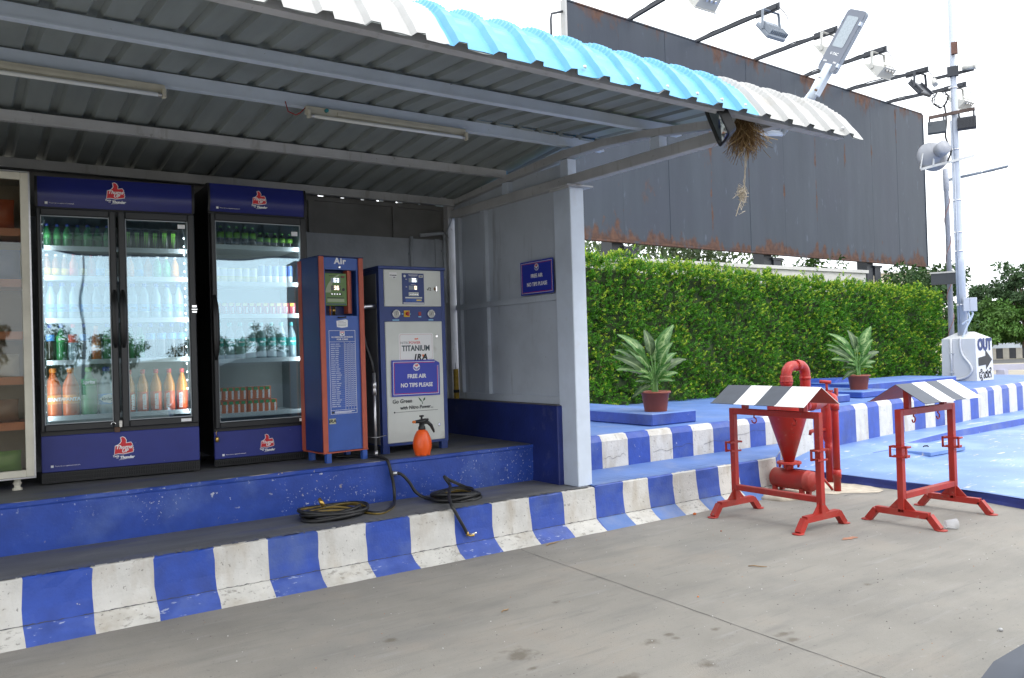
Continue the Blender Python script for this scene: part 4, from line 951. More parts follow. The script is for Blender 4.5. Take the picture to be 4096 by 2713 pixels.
digits(pn, '63', .088, 1.405, .031, .033, m_dig); digits(pn, '36', .088, 1.345, .031, .033, m_digo)
mb = MB()
for i in range(4): mb.lathe([(.009,0),(.009,.002),(.004,.003)], 10, (.068+.023*i,.035,1.312), (0,-1,0))
mb.build('button', m_chrome, pn)
mb = MB(); mb.lathe([(.012,0),(.012,.003)], 12, (.17,.035,1.348), (0,-1,0)); mb.box((.145,.031,1.303),(.152,.035,1.323)); mb.build('buzzer', m_black, pn)
stick(pn,.028,.175,1.250,1.275,.0345,m_lcdl); stick(pn,.028,.175,1.278,1.284,.0345,m_btxt); stick(pn,.012,.19,1.229,1.236,.0345,m_cabd); stick(pn,.045,.105,1.452,1.456,.0345,m_btxt,'printed_line')
stick(pn,.15,.18,1.44,1.456,.0345,m_btxt); ira(pn,.165,1.448,.010,.0328,m_rust)
mb = MB()
for x, m_ in ((.062,0),(.088,1),(.10,1)): mb.lathe([(.006,0),(.006,.03),(.009,.032),(.009,.05),(.005,.052),(.005,.075)], 8, (x,.06,1.145), mi=m_)
mb.build('air_fitting', [M('orange_hose',(.45,.14,.03),.5,var=0), m_brass], air)
mb = MB(); mb.tube([(.10,.008,1.128),(.105,-.004,1.124),(.165,-.004,1.128),(.17,.008,1.134)], .005, 6); mb.build('pull_handle', m_black, air)
mb = MB(); mb.prism([(.088,1.10),(.092,1.052),(.135,1.045),(.186,1.052),(.188,1.105),(.172,1.112)], (0,.0115,0), FX, FZ, .001); mb.build('sticker', m_wtxt, air)
for i, w_ in enumerate((.05,.07,.075,.07)): stick(air, .10,.10+w_,1.095-i*.011,1.097-i*.011,.0100,m_btxt,'printed_line')
# pressure table: frame, header words, rules and rows of print
mb = MB(); y = .0115; u0,u1,z0,z1 = .020,.250,.372,1.025; e = .0025
for a, b in (((u0,z0),(u1,z0+e)),((u0,z1-e),(u1,z1)),((u0,z0+e),(u0+e,z1-e)),((u1-e,z0+e),(u1,z1-e)),((.022,.935),(.248,.937)),((.022,.402),(.248,.404)),((.150,.404),(.1515,.935)),((.176,.404),(.1772,.92)),((.200,.404),(.2012,.935)),((.224,.404),(.2252,.92))): mb.box((a[0],y-.0008,a[1]),(b[0],y,b[1]))
mb.build('table_frame', m_wtxt, air)
mb = MB()
for r_ in range(31):
    z = .915-r_*.0162; x = .032
    for wd in (random.uniform(.03,.045), random.uniform(.02,.045)):
        mb.box((x,y-.0007,z),(x+wd,y-.0001,z+.0062)); x += wd+.006
    for cx in (.1555,.181,.206,.230): mb.box((cx,y-.0007,z),(cx+.014,y-.0001,z+.0062))
    mb.box((.024,y-.0006,z-.004),(.246,y-.0002,z-.0032))
o = mb.build('table_print', M('table_print_white',(.42,.46,.60),.5,var=0), air); o['kind'] = 'stuff'
text('RECOMMENDED AIR PRESSURE', .0155, (.135,.010,.972), m_wtxt, air, .0002, sx=.88); text('FOR CARS', .017, (.135,.010,.954), m_wtxt, air, .0004, sx=1.25)
stick(air,.115,.157,.983,1.018,y,m_wtxt,'emblem'); mb = MB(); mb.prism([(.12,1.0),(.136,.987),(.152,1.0),(.152,1.006),(.136,.994),(.12,1.006)],(0,.0098,0),FX,FZ,.0006,0); mb.box((.12,.0092,1.008),(.152,.0098,1.014),1); mb.build('emblem', [m_cabd,m_rtxt], air)
stick(air,.028,.05,.378,.394,.0115,m_btxt); stick(air,.055,.2,.380,.384,.0115,m_wtxt,'printed_line'); stick(air,.055,.23,.388,.392,.0115,m_wtxt,'printed_line')
stick(air,.003,.060,.298,.340,.0115,M('olive_sticker',(.42,.42,.28),.5,var=0)); ira(air,.0315,.319,.030,.0098)

# ------------------------------------------------------------------ nitrogen machine
nm = thing('nitrogen_machine', 'wide grey and blue tyre nitrogen machine with gauges and green leaf slogan', 'tyre inflator', (3.043,6.171,DZ), R(-1.2))
mb = MB(); mb.box((-.063,.0,.062),(-.02,.58,1.534)); mb.box((.519,.0,.062),(.553,.58,1.534)); mb.box((-.0195,.0,.062),(.5185,.04,.083)); mb.box((-.0195,.001,1.098),(.5185,.04,1.223)); mb.box((-.0195,.0005,1.533),(.5185,.58,1.5345)); mb.build('frame', m_dblue, nm)
mb = MB(); mb.box((-.07,-.012,1.5355),(.560,.60,1.562),0,.004); mb.build('top_cap', m_dblue, nm)
mb = MB(); mb.box((-.0195,.045,.07),(.5185,.57,1.53)); mb.build('core', m_cabd, nm)
mb = MB(); mb.box((-.068,.05,.075),(-.0635,.56,1.50)); mb.build('side_panel', M('side_grey',(.20,.20,.195),.5,var=.08,obj=True), nm)
mb = MB(); mb.box((-.0185,-.006,1.2245),(.5165,.03,1.532),0,.004); up = mb.build('upper_door', m_grey, nm)
mb = MB(); mb.box((-.0185,-.006,.0845),(.5165,.03,1.0965),0,.004); lo = mb.build('lower_door', m_grey, nm)
for x in (-.06,.49):
    for yy in (.01,.5): mb = MB(); mb.box((x,yy,0),(x+.06,yy+.05,.061)); mb.build('foot', m_dblue, nm)
yy = -.0065
dp = stick(up,.146,.352,1.243,1.504,yy,m_cabd,'display_panel'); stick(dp,.1475,.3505,1.2445,1.5025,yy-.0013,m_dblue,'panel_print')
stick(dp,.208,.292,1.428,1.464,-.0095,m_digoff,'display_window'); stick(dp,.208,.292,1.365,1.400,-.0095,m_digoff,'display_window')
digits(dp,'35',.237,1.431,.030,-.0112,m_dig); digits(dp,'0',.262,1.367,.030,-.0112,m_digo)
stick(dp,.205,.298,1.313,1.343,-.0095,m_grey,'button_plate')
mb = MB()
for i in range(4): mb.lathe([(.0085,0),(.0085,.002),(.004,.003)], 10, (.220+.021*i,-.0112,1.327), (0,-1,0))
mb.build('button', m_chrome, dp)
stick(dp,.172,.33,1.292,1.303,-.0095,m_grey); stick(dp,.174,.328,1.262,1.288,-.0095,m_cab); stick(dp,.276,.322,1.270,1.282,-.0108,l_yel,'arrow_mark'); stick(dp,.154,.348,1.248,1.256,-.0095,m_wtxt,'printed_line')
stick(dp,.205,.295,1.490,1.493,-.0095,m_wtxt,'printed_line'); stick(dp,.21,.29,1.482,1.485,-.0095,m_wtxt,'printed_line'); stick(dp,.228,.272,1.472,1.474,-.0095,m_wtxt,'printed_line'); stick(dp,.228,.272,1.408,1.410,-.0095,m_wtxt,'printed_line')
stick(dp,.304,.342,1.470,1.490,-.0095,m_grey); ira(dp,.323,1.480,.012,-.0112); mb = MB(); mb.lathe([(.011,0),(.011,.001)],12,(.171,-.0095,1.480),(0,-1,0)); mb.build('emblem', m_grey, dp)
text('PSI',.012,(.185,-.010,1.452),m_wtxt,dp); text('PSI',.012,(.185,-.010,1.388),m_wtxt,dp)
text('√2',.038,(.400,-.008,1.372),m_btxt,up,.0002)
mb = MB(); mb.lathe([(.016,0),(.016,.004)],12,(.462,yy,1.375),(0,-1,0),mi=1); mb.box((.457,-.03,1.352),(.469,-.0105,1.398),0,.002); mb.build('door_lock',[m_chrome,M('rusty_ring',(.25,.13,.05),.6,var=.2)],up)
stick(up,.030,.10,1.472,1.508,yy,m_wtxt); stick(up,.060,.092,1.458,1.4715,yy,m_wtxt); text('TITANIUM',.0135,(.065,-.0085,1.483),m_btxt,up,.0004); ira(up,.076,1.465,.010,-.0085)
for gx in (.084,.414):
    mb = MB(); mb.lathe([(.036,0),(.036,.012),(.034,.015),(.031,.015),(.030,.011)], 22, (gx,.0,1.161), (0,-1,0)); g_ = mb.build('gauge', m_chrome, nm)
    mb = MB(); mb.lathe([(.0305,0),(.0305,.001)], 22, (gx,-.0105,1.161), (0,-1,0)); mb.build('gauge_dial', M('gauge_dial',(.42,.42,.40),.5,var=.1,vs=40), g_)
    a = R(80 if gx < .2 else 58); dx, dz = math.cos(a), math.sin(a)
    mb = MB(); mb.prism([(gx-dx*.012-dz*.002,1.161-dz*.012+dx*.002),(gx-dx*.012+dz*.002,1.161-dz*.012-dx*.002),(gx+dx*.024,1.161+dz*.024)],(0,-.0117,0),FX,FZ,.001); mb.build('needle', m_btxt, g_)
    for i in range(11):
        a = R(225-27*i); c_, s_ = math.cos(a), math.sin(a)
        mb = MB() if i == 0 else mb; mb.prism([(gx+c_*.022-s_*.0008,1.161+s_*.022+c_*.0008),(gx+c_*.022+s_*.0008,1.161+s_*.022-c_*.0008),(gx+c_*.027,1.161+s_*.027)],(0,-.0116,0),FX,FZ,.0004)
    mb.build('gauge_marks', m_btxt, g_)
l_cy = mcol('cyan_tag',(.25,.55,.80))
stick(nm,.053,.114,1.105,1.114,.001,l_cy); stick(nm,.392,.438,1.105,1.114,.001,l_cy); stick(nm,.295,.322,1.132,1.141,.001,l_cy); stick(nm,.140,.154,1.156,1.166,.001,l_cy); stick(nm,.214,.224,1.156,1.164,.001,l_cy)
mb = MB(); mb.box((.158,-.006,1.135),(.212,.001,1.190),0,.002); mb.lathe([(.016,0),(.016,.012),(.013,.018)],12,(.187,-.006,1.162),(0,-1,0),mi=1); mb.box((.182,-.032,1.142),(.192,-.024,1.182),1,.002); mb.build('rotary_switch',[mcol('switch_yellow',(.70,.42,.02)),mcol('switch_red',(.50,.03,.02))],nm)
mb = MB(); mb.box((.296,-.006,1.146),(.320,.001,1.178),0,.002); mb.build('rocker_switch', mcol('rocker_red',(.35,.02,.02)), nm)  # plain red switch face
# branded plate
def plate(parent, poly, o_, mat, d=.0012, name='plate'): mb = MB(); mb.prism(poly, o_, FX, FZ, d); return mb.build(name, mat, parent)
pl = plate(lo, rr(.326,.235,.018,4,.263,.880), (0,yy,0), m_wtxt); plate(pl, rr(.304,.212,.012,4,.263,.882), (0,yy-.0013,0), m_rust, .0004, 'plate_line'); plate(pl, rr(.301,.209,.011,4,.263,.882), (0,yy-.0018,0), m_wtxt, .0004, 'plate_face')
text('NITRO', .031, (.114,-.0095,.916), M('grey_print',(.22,.22,.24),.5,var=0), pl, -.0003, align='LEFT', sx=.93); text('POWER', .031, (.194,-.0095,.916), m_rtxt, pl, .0, align='LEFT', sx=1.0)
text('TITANIUM', .066, (.259,-.0095,.868), M('slate_print',(.05,.075,.09),.5,var=0), pl, .0018, sx=.86)
mb = MB(); mb.prism([(.243,.945),(.252,.955),(.262,.952),(.275,.957),(.284,.95),(.279,.941),(.27,.947),(.262,.938),(.255,.945)],(0,-.0085,0),FX,FZ,.0006); mb.build('emblem', mcol('flame_orange',(.75,.16,.04)), pl)
plate(pl, [(.232,.765),(.375,.765),(.375,.815),(.232,.815)], (0,-.0087,0), m_wtxt, .0004, 'plate_face')
text('I', .068, (.248,-.0098,.792), m_btxt, pl, .003, .2); text('R', .068, (.284,-.0098,.792), m_btxt, pl, .003, .2); text('A', .068, (.338,-.0098,.792), m_btxt, pl, .003, .2, sx=1.1)
mb = MB(); mb.prism([(.312,.815),(.338,.815),(.322,.79)],(0,-.0105,0),FX,FZ,.0004); mb.build('emblem', mcol('orange_mark',(.75,.20,.04)), pl)
mb = MB()
for z in (.968,.210): mb.lathe([(.014,0),(.014,.004),(.010,.006)],14,(.461,yy,z),(0,-1,0)); mb.box((.456,-.0165,z-.002),(.466,-.0125,z+.002))
mb.build('door_lock', m_chrome, lo)
text('Go Green', .046, (.118,-.0085,.428), m_btxt, lo, .0009, .12, sx=.95); text('with Nitro Power...', .040, (.252,-.0085,.372), m_btxt, lo, .0008, .12, sx=.98)
mb = MB(); mb.box((.045,yy-.001,.337),(.452,yy,.340)); mb.lathe([(.007,0),(.007,.0012)],10,(.045,yy,.3385),(0,-1,0)); mb.build('underline', m_btxt, lo)
mb = MB()
mb.prism([(.268,.455),(.285,.445),(.30,.425),(.298,.415),(.282,.428)],(0,yy,0),FX,FZ,.001); mb.prism([(.312,.418),(.318,.44),(.334,.452),(.332,.43)],(0,yy,0),FX,FZ,.001); mb.prism([(.30,.42),(.306,.42),(.311,.395),(.306,.392)],(0,yy,0),FX,FZ,.001)
mb.build('leaf_emblem', mcol('leaf_print',(.02,.10,.04)), lo)
# free air notices
m_nblue = M('notice_blue', (.022,.040,.40), .35, var=.04, obj=True)
def notice(name, label, loc, rz, w, h, torn=False, rx=0.0):
    t = thing(name, label, 'notice board', loc, rz); t.rotation_euler.y = rx
    mb = MB()
    poly = [(0,0),(w,0),(w,h-.03),(w-.04,h),(0,h)] if torn else [(0,0),(w,0),(w,h),(0,h)]
    mb.prism(poly, (0,0,0), FX, FZ, .004); mb.build('board', m_nblue, t)
    mb = MB(); e = .0035
    for i_, mi in ((.014,0),(.0215,1)):
        mb.box((i_,-.0048,i_),(w-i_,-.0041,i_+e),mi); mb.box((i_,-.0048,h-i_-e),(w-i_-(.03 if torn else 0),-.0041,h-i_),mi); mb.box((i_,-.0048,i_+e),(i_+e,-.0041,h-i_-e),mi); mb.box((w-i_-e,-.0048,i_+e),(w-i_,-.0041,h-i_-e-(.03 if torn else 0)),mi)
    mb.build('border', [m_wtxt,m_rtxt], t)
    text('FREE AIR', h*.155, (w*.51,-.006,h*.545), m_wtxt, t, .0013, sx=.96); text('NO TIPS PLEASE', h*.155, (w*.51,-.006,h*.30), m_wtxt, t, .0013, sx=.90)
    mb = MB(); r_ = h*.105; mb.lathe([(r_,0),(r_,.001)],20,(w*.51,-.0041,h*.80),(0,-1,0)); em = mb.build('emblem', m_wtxt, t)
    text('HP', h*.085, (w*.51,-.0065,h*.84), m_rtxt, em, .001)
    mb = MB()
    for s_ in (-1,1):
        for q in (0,1):
            P = [(s_*r_*.05,-r_*(.70-.30*q)),(s_*r_*.85,-r_*(.05-.18*q)+-.0),(s_*r_*.88,-r_*(.20-.18*q)),(s_*r_*.05,-r_*(.92-.30*q))]
            P = [(w*.51+a,h*.80+b) for a, b in P]; mb.prism(P if s_ < 0 else P[::-1], (0,-.0053,0), FX, FZ, .0006)
    mb.build('emblem_wing', m_nblue, t)
    return t
n1 = notice('notice_board', 'blue FREE AIR NO TIPS PLEASE notice leaning on the nitrogen machine', (3.043+.020,6.171-.016,DZ+.470), R(-1.2), .452, .304, True, R(.6))
n2 = notice('notice_board', 'blue FREE AIR NO TIPS PLEASE notice on the grey end wall above the rail', (4.325,6.028,1.972), R(-90), .482, .300)
mb = MB(); mb.prism([(.40,.30),(.455,.275),(.43,.315)],(0,-.0045,0),FX,FZ,.002); mb.build('torn_corner', m_grey, n1)
mb = MB(); mb.tube([(4.36,7.17,1.01),(4.36,7.17,1.34)],.008,6)
yb = thing('yellow_bar', 'dirty yellow bar standing on the knee wall in the back corner', 'bar', (4.29,7.16,1.009))
mb = MB(); mb.box((-.02,-.02,0),(.02,.02,.30),0,.003); mb.box((-.022,-.022,.06),(.022,.022,.09),1); mb.build('bar', [M('dirty_yellow',(.40,.26,.03),.6,var=.3,vs=20,obj=True), m_black], yb)
mb = MB(); mb.tube([(0,0,.30),(0,0,.36)],.005,6); mb.build('hook', m_alu, yb)

# ------------------------------------------------------------------ air pipe, sprayer, hoses
ap = thing('air_pipe', 'upright galvanised air pipe with black hose between tower and machine', 'pipe', (2.872,6.085,DZ))
mb = MB(); mb.tube([(0,0,0),(0,0,.60)],.0125,10); mb.lathe([(.018,0),(.018,.05)],10); mb.lathe([(.019,.50),(.019,.545),(.016,.56),(.020,.565),(.020,.60),(.014,.605),(.014,.68)],10); mb.build('riser', m_alu, ap)
mb = MB(); mb.tube([(0,0,.66),(-.005,.02,.76),(-.04,.05,.90),(-.05,.08,1.02),(-.045,.10,1.10)],.013,10); mb.build('hose', m_black, ap)
mb = MB(); mb.tube([(-.045,.10,1.09),(-.045,.10,1.17)],[.014,.018],10); mb.tube([(-.045,.10,1.17),(-.043,.105,1.20),(-.02,.115,1.222),(.05,.13,1.226),(.11,.15,1.226)],.019,10); mb.build('elbow', m_alu, ap)
mb = MB(); mb.tube([(-.06,.02,.165),(.0,-.016,.155),(.10,.01,.165)],.003,5); mb.build('tie_wire', m_alu, ap)
sp = thing('pump_sprayer', 'small orange pump sprayer bottle with black pump head on the step edge', 'sprayer', (3.20,5.905,DZ))
mb = MB(); prof = [(.050,0),(.058,.004)]
for i in range(30):
    t = i/29; z = .012+.185*t; r_ = .077*math.sin(math.pi*(.26+.60*t))**.75; prof.append((r_+.0022*math.sin(z*2*math.pi/.0155), z))
prof += [(.030,.203),(.024,.212)]
mb.lathe(prof, 24); mb.build('tank', M('bright_orange_plastic',(.93,.12,.016),.3,var=.04,obj=True), sp)
mb = MB()
for i in range(6): a = R(60*i+20); mb.lathe([(.02,.0),(.022,.02),(.01,.035)],8,(.042*math.cos(a),.042*math.sin(a),-.001))
mb.build('tank_foot', bpy.data.materials['bright_orange_plastic'], sp)
mb = MB(); mb.lathe([(.027,.200),(.030,.212),(.029,.228),(.022,.238),(.022,.262)],14); mb.tube([(-.06,0,.272),(-.02,0,.274),(.0,0,.268),(.03,0,.280),(.062,0,.286)],[.012,.016,.022,.016,.008],8)
mb.tube([(.02,0,.262),(.055,0,.262),(.085,0,.235),(.105,0,.195),(.112,0,.175)],[.014,.016,.015,.012,.007],8); mb.tube([(0,0,.27),(0,0,.310)],.009,8); mb.tube([(-.018,0,.316),(.018,0,.316)],.007,8); mb.build('pump_head', m_black, sp)
mb = MB(); mb.lathe([(.010,0),(.012,.004),(.010,.022),(.004,.028)],10,(-.058,0,.272),(-1,0,0)); mb.build('nozzle', mcol('nozzle_orange',(.75,.20,.03)), sp)
m_hose = M('black_hose_rubber', (.016,.016,.016), .5, var=.3, vs=30); m_hy = M('ochre_hose_stripe', (.24,.165,.035), .5, var=.35, vs=18)
def smooth(pts, k=8):
    P = [Vector(p) for p in pts]; out = []
    for i in range(len(P)-1):
        a, b, c, d = P[max(i-1,0)], P[i], P[i+1], P[min(i+2,len(P)-1)]
        for j in range(k):
            t = j/k; out.append(.5*((2*b)+(c-a)*t+(2*a-5*b+4*c-d)*t*t+(3*b-a-3*c+d)*t**3))
    return out+[P[-1]]
def coil(cx, cy, z, rx, ry, n, seed, drift=.0):
    rnd = random.Random(seed); pts = []
    for t in range(n):
        q = rnd.uniform(.72,1.08); ox, oy = rnd.uniform(-.035,.035), rnd.uniform(-.03,.03); ph = rnd.uniform(-.3,.3)
        for k in range(12):
            a = 2*math.pi*k/12+ph*0
            pts.append((cx+ox+rx*q*math.cos(a)+drift*t, cy+oy+ry*q*math.sin(a), z+.010*t+.008*math.sin(a*2+seed+t)))
    return pts
TZ = .337
h1 = tag(MB().tube(smooth([(2.60,6.25,.672),(2.72,6.16,.672),(2.80,6.03,.672),(2.825,5.90,.674),(2.838,5.812,.655),(2.85,5.785,.58),(2.868,5.78,.48),(2.865,5.76,.40),(2.83,5.70,.355),(2.72,5.52,.351),(2.56,5.39,.350)]+coil(2.29,5.555,.350,.235,.165,6,3), 5), .0125, 8, 0, stripe=((5,6),1)).build('air_hose', [m_hose, m_hy]), 'black and ochre hose hanging from the air tower, coiled on the step below it', 'hose', 'air hoses')
mb = MB(); mb.lathe([(.016,0),(.016,.05),(.012,.052),(.012,.07)],10,(2.25,5.66,.40),(-.3,.1,.6)); mb.build('hose_end', m_brass, h1)
h2 = tag(MB().tube(smooth([(2.885,5.80,.555),(2.93,5.765,.545),(2.985,5.74,.48),(3.03,5.72,.40),(3.085,5.66,.355),(3.15,5.50,.350),(3.30,5.36,.350)]+coil(3.27,5.52,.350,.205,.165,6,8)+[(3.40,5.58,.41),(3.30,5.66,.47),(3.255,5.66,.50),(3.27,5.60,.44),(3.22,5.52,.43),(3.12,5.36,.40),(3.045,5.205,.372),(3.05,5.165,.33),(3.085,5.155,.26),(3.125,5.155,.19),(3.142,5.155,.155)], 5), .0125, 8, 0, stripe=((5,),1)).build('air_hose', [m_hose, m_hy]), 'black hose plugged into the blue riser, coiled with its nozzle hanging over the striped kerb', 'hose', 'air hoses')
mb = MB(); mb.tube([(2.882,5.825,.556),(2.882,5.79,.556)],.014,8); mb.tube([(2.865,5.80,.556),(2.91,5.785,.552)],[.02,.015],10); mb.build('coupling', m_alu, h2)
mb = MB(); mb.tube([(3.142,5.155,.165),(3.147,5.153,.135)],[.013,.011],8); mb.tube([(3.147,5.153,.142),(3.165,5.135,.138),(3.185,5.12,.142)],.009,8); mb.build('nozzle', m_brass, h2)
mb = MB(); mb.tube([(3.16,5.14,.146),(3.20,5.11,.158)],.008,8); mb.build('nozzle_lever', m_chrome, h2)

# ------------------------------------------------------------------ mirror, nest and street lamp on the eave
mir = thing('truck_mirror', 'tilted black framed truck mirror hung under the eave beside the nest', 'mirror', (3.82,3.25,2.76))
c4 = [Vector((0,0,1.5))+(Vector(p)-Vector((0,0,1.5)))*k for p, k in (((3.682,3.25,2.872),1.0),((3.815,3.25,2.880),.955),((3.915,3.25,2.745),.955),((3.815,3.25,2.652),1.0))]
ct = sum(c4, Vector())/4; nrm = (c4[1]-c4[0]).cross(c4[3]-c4[0]).normalized()
if nrm.dot(Vector((0,0,1.5))-ct) < 0: nrm = -nrm
def rounded(c, s, k=4, q=.2):
    P = [ct+(p-ct)*s for p in c]; out = []
    for i in range(4):
        a, b, d = P[i-1], P[i], P[(i+1)%4]
        p0, p1 = b+(a-b)*q, b+(d-b)*q
        for j in range(k+1): t = j/k; out.append((1-t)**2*p0+2*t*(1-t)*b+t*t*p1)
    return out
o3 = Vector(mir.location)
fr = rounded(c4, 1.0); inn = rounded(c4, .86); n = len(fr); back = [p-nrm*.055+(ct-p)*.12 for p in fr]; frn = [p+nrm*.006 for p in fr]
mb = MB(); vs = [p-o3 for p in fr+frn+[p+nrm*.006 for p in inn]+[p-nrm*.004 for p in inn]+back]
fs = []
for i in range(n):
    j = (i+1)%n; fs += [(4*n+i,4*n+j,j,i),(i,j,n+j,n+i),(n+i,n+j,2*n+j,2*n+i),(2*n+i,2*n+j,3*n+j,3*n+i)]
fs.append(tuple(range(4*n,5*n))); mb.add(vs, fs); mb.build('housing', m_black, mir)
mb = MB(); mb.add([p-o3-nrm*.003 for p in inn], [tuple(range(n))]); mb.build('mirror_glass', M('mirror_silver',(.62,.68,.66),.03,1.0,var=0), mir)
mb = MB(); mb.tube([(.03,.06,0),(.10,.03,.10),(.12,.0,.15)],.014,8); mb.build('mirror_arm', m_black, mir)
nest = MB(); rnd = random.Random(5)
for i in range(460):
    q = rnd.random(); a = rnd.uniform(0,6.283); top = Vector((4.04+rnd.gauss(0,.032), 3.25+rnd.gauss(0,.03), 2.855-abs(rnd.gauss(0,.03))))
    ln = rnd.uniform(.10,.23); d = Vector((rnd.gauss(.02,.15), rnd.gauss(0,.14), -1)).normalized(); p = top; pts = [p]
    for s_ in range(4):
        d = (d+Vector((rnd.gauss(0,.32),rnd.gauss(0,.32),rnd.gauss(0,.15)))).normalized(); p = p+d*ln/4; pts.append(p)
    nest.tube(pts, .0014, 3, 0 if q < .7 else 1, caps=False, sm=False)
nest = nest.build('bird_nest', [M('dry_grass_brown',(.17,.095,.035),.9,var=.35,vs=40), M('dry_straw',(.36,.25,.11),.9,var=.3,vs=40)])
tag(nest, 'straggly brown straw nest hanging from the eave beside the mirror with a trailing thread', 'nest')
mb = MB(); core = []
mb.lathe([(.0,2.69),(.03,2.71),(.055,2.78),(.06,2.84),(.04,2.88)], 10, (4.055,3.265,0)); mb.build('nest_core', bpy.data.materials['dry_grass_brown'], nest)
mb = MB(); rnd = random.Random(9)
for s_ in range(9):
    pts = []
    for i in range(14):
        t = i/13; z = 2.66-.405*t; x = 4.052-.055*t-.10*max(0,t-.62)**1.0*1.6; sp_ = .006 if t < .55 else (.016 if t < .75 else .009*(1.2-t))
        pts.append((x+rnd.gauss(0,sp_*.6), 3.25+rnd.gauss(0,sp_*.6), z))
    mb.tube(pts, .0013, 3, caps=False, sm=False)
rnd = random.Random(2)
for i in range(60):
    p = Vector((4.0+rnd.gauss(0,.011), 3.25+rnd.gauss(0,.011), 2.395+rnd.gauss(0,.028))); pts = [p+Vector((rnd.gauss(0,.012),rnd.gauss(0,.012),rnd.gauss(0,.014))) for _ in range(4)]
    mb.tube(pts, .0013, 3, caps=False, sm=False)
mb.build('trailing_thread', M('pale_thread',(.48,.42,.33),.9,var=.2), nest)
sl = thing('led_street_lamp', 'grey led street lamp head on a tilted white pole rising above the white roof sheets', 'street lamp', (4.93,3.64,2.97))
B0 = Vector((0,0,0)); Hb = Vector((5.04,3.35,3.35))-Vector(sl.location); ax = Vector((.081,-.21,.365)); al = ax.length; ax.normalize()
wd = Vector((-.017,-.13,-.07)); wd = (wd-ax*wd.dot(ax)).normalized(); nv = ax.cross(wd).normalized()
if nv.dot(Vector((-5,-3.3,-2))) < 0: nv = -nv
def SLM(o_): return Matrix(((wd.x,ax.x,nv.x,o_.x),(wd.y,ax.y,nv.y,o_.y),(wd.z,ax.z,nv.z,o_.z),(0,0,0,1)))
mb = MB(); mb.tube([B0, Hb-ax*.11], .024, 12); mb.tube([B0,(-.55,0,-.06)],.02,8); mb.build('pole', m_steel, sl)
mb = MB(); mb.tube([Hb-ax*.20, Hb-ax*.06],.032,12); mb.box((-.03,-.17,-.02),(.035,.05,.03),0,.004,SLM(Hb-nv*.02)); mb.build('clamp', m_steel, sl)
mb = MB()
for a, b in ((-.025,-.14),(.025,-.14),(0,-.06)): mb.lathe([(.008,0),(.008,.014)],8,Hb+wd*a+ax*b+nv*.012,nv)
mb.build('clamp_bolt', M('rusty_bolt',(.16,.09,.05),.7,.3,var=.2), sl)
Ms = SLM(Hb)
def sprism(poly, o_, d, mat, name, parent=sl):
    mb = MB(); a = [Ms @ Vector((p[0],p[1],o_)) for p in poly]; b = [Ms @ Vector((p[0],p[1],o_+d)) for p in poly]; n = len(poly)
    mb.add(a+b, [tuple(range(n))[::-1], tuple(range(n,2*n))]+[(i,(i+1)%n,n+(i+1)%n,n+i) for i in range(n)]); return mb.build(name, mat, parent)
LW = .165
sprism(rr(LW,al,.022,4,0,al/2), -.03, .03, M('lamp_grey',(.30,.34,.40),.45,var=.05,obj=True), 'lamp_body')
sprism(rr(LW*.6,al*.35,.02,4,0,al*.25), -.06, .03, m_steel, 'driver_box')
sprism(rr(LW*.98,al*.98,.022,4,0,al/2), .0005, .004, M('lamp_bezel',(.13,.145,.18),.4,var=.05,obj=True), 'bezel')
sprism(rr(LW*.60,al*.50,.012,4,-.004,al*.64), .005, .002, M('lamp_lens',(.30,.34,.37),.25,var=.12,vs=90,obj=True), 'lens')
for s_, q, h_ in (('V-TAC',al*.28,.026),('50W',al*.15,.016),('IP65',al*.15,.016)):
    c_ = text(s_, h_, (0,0,0), m_wtxt, sl, .0004, .2 if s_[0] == 'V' else 0, ext=.0004)
    # reads along the lamp's width, upright when its head points up
    xd = wd if wd.dot(_r) > 0 else -wd
    o_ = Hb+ax*q+nv*.0056+(xd*(-.045) if s_ == '50W' else xd*.045 if s_ == 'IP65' else xd*0)
    yd = nv.cross(xd); c_.matrix_local = Matrix(((xd.x,yd.x,nv.x,o_.x),(xd.y,yd.y,nv.y,o_.y),(xd.z,yd.z,nv.z,o_.z),(0,0,0,1)))
mb = MB()
for i in range(14): mb.box((-LW*.5-.006,al*(.3+.045*i),-.026),(-LW*.5,al*(.3+.045*i)+.004,-.004),M=Ms)
for q in (.12,.8):
    for s_ in (-1,1): mb.box((s_*LW*.5-.008,al*q-.012,-.012),(s_*LW*.5+.008,al*q+.012,.010),M=Ms)
mb.build('latch_and_fins', m_steel, sl)

# ------------------------------------------------------------------ planter slabs, potted plants, hedge
for (a, b, lab) in (((5.96,6.085,.658),(6.625,8.30,.788),'low blue slab under the left potted plant beside the shed post'),
                    ((8.90,6.40,.658),(9.94,7.5,.757),'low blue slab behind the red filter, left of the second plant slab'),
                    ((10.53,6.60,.658),(11.27,7.62,.752),'blue slab under the right potted plant'),
                    ((11.75,7.34,.658),(14.6,8.28,.785),'long low blue slab in front of the hedge near the white pillar')):
    c = ((a[0]+b[0])/2,(a[1]+b[1])/2,a[2]); mb = MB(); mb.box(tuple(a[i]-c[i] for i in range(3)), tuple(b[i]-c[i] for i in range(3)), 0, .012)
    for j in range(len(mb.m)): pass
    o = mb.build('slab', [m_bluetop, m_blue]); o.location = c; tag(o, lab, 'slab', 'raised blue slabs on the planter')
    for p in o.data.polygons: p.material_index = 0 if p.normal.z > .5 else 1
mb = MB(); mb.prism([(-.75,0),(.75,0),(.55,.17),(-.35,.19)], (0,0,0), FX, FZ, .5); o = mb.build('slab', m_blue); o.location = (12.3,8.42,.657); tag(o, 'sloping blue concrete lump against the hedge behind the right potted plant', 'slab', 'raised blue slabs on the planter')

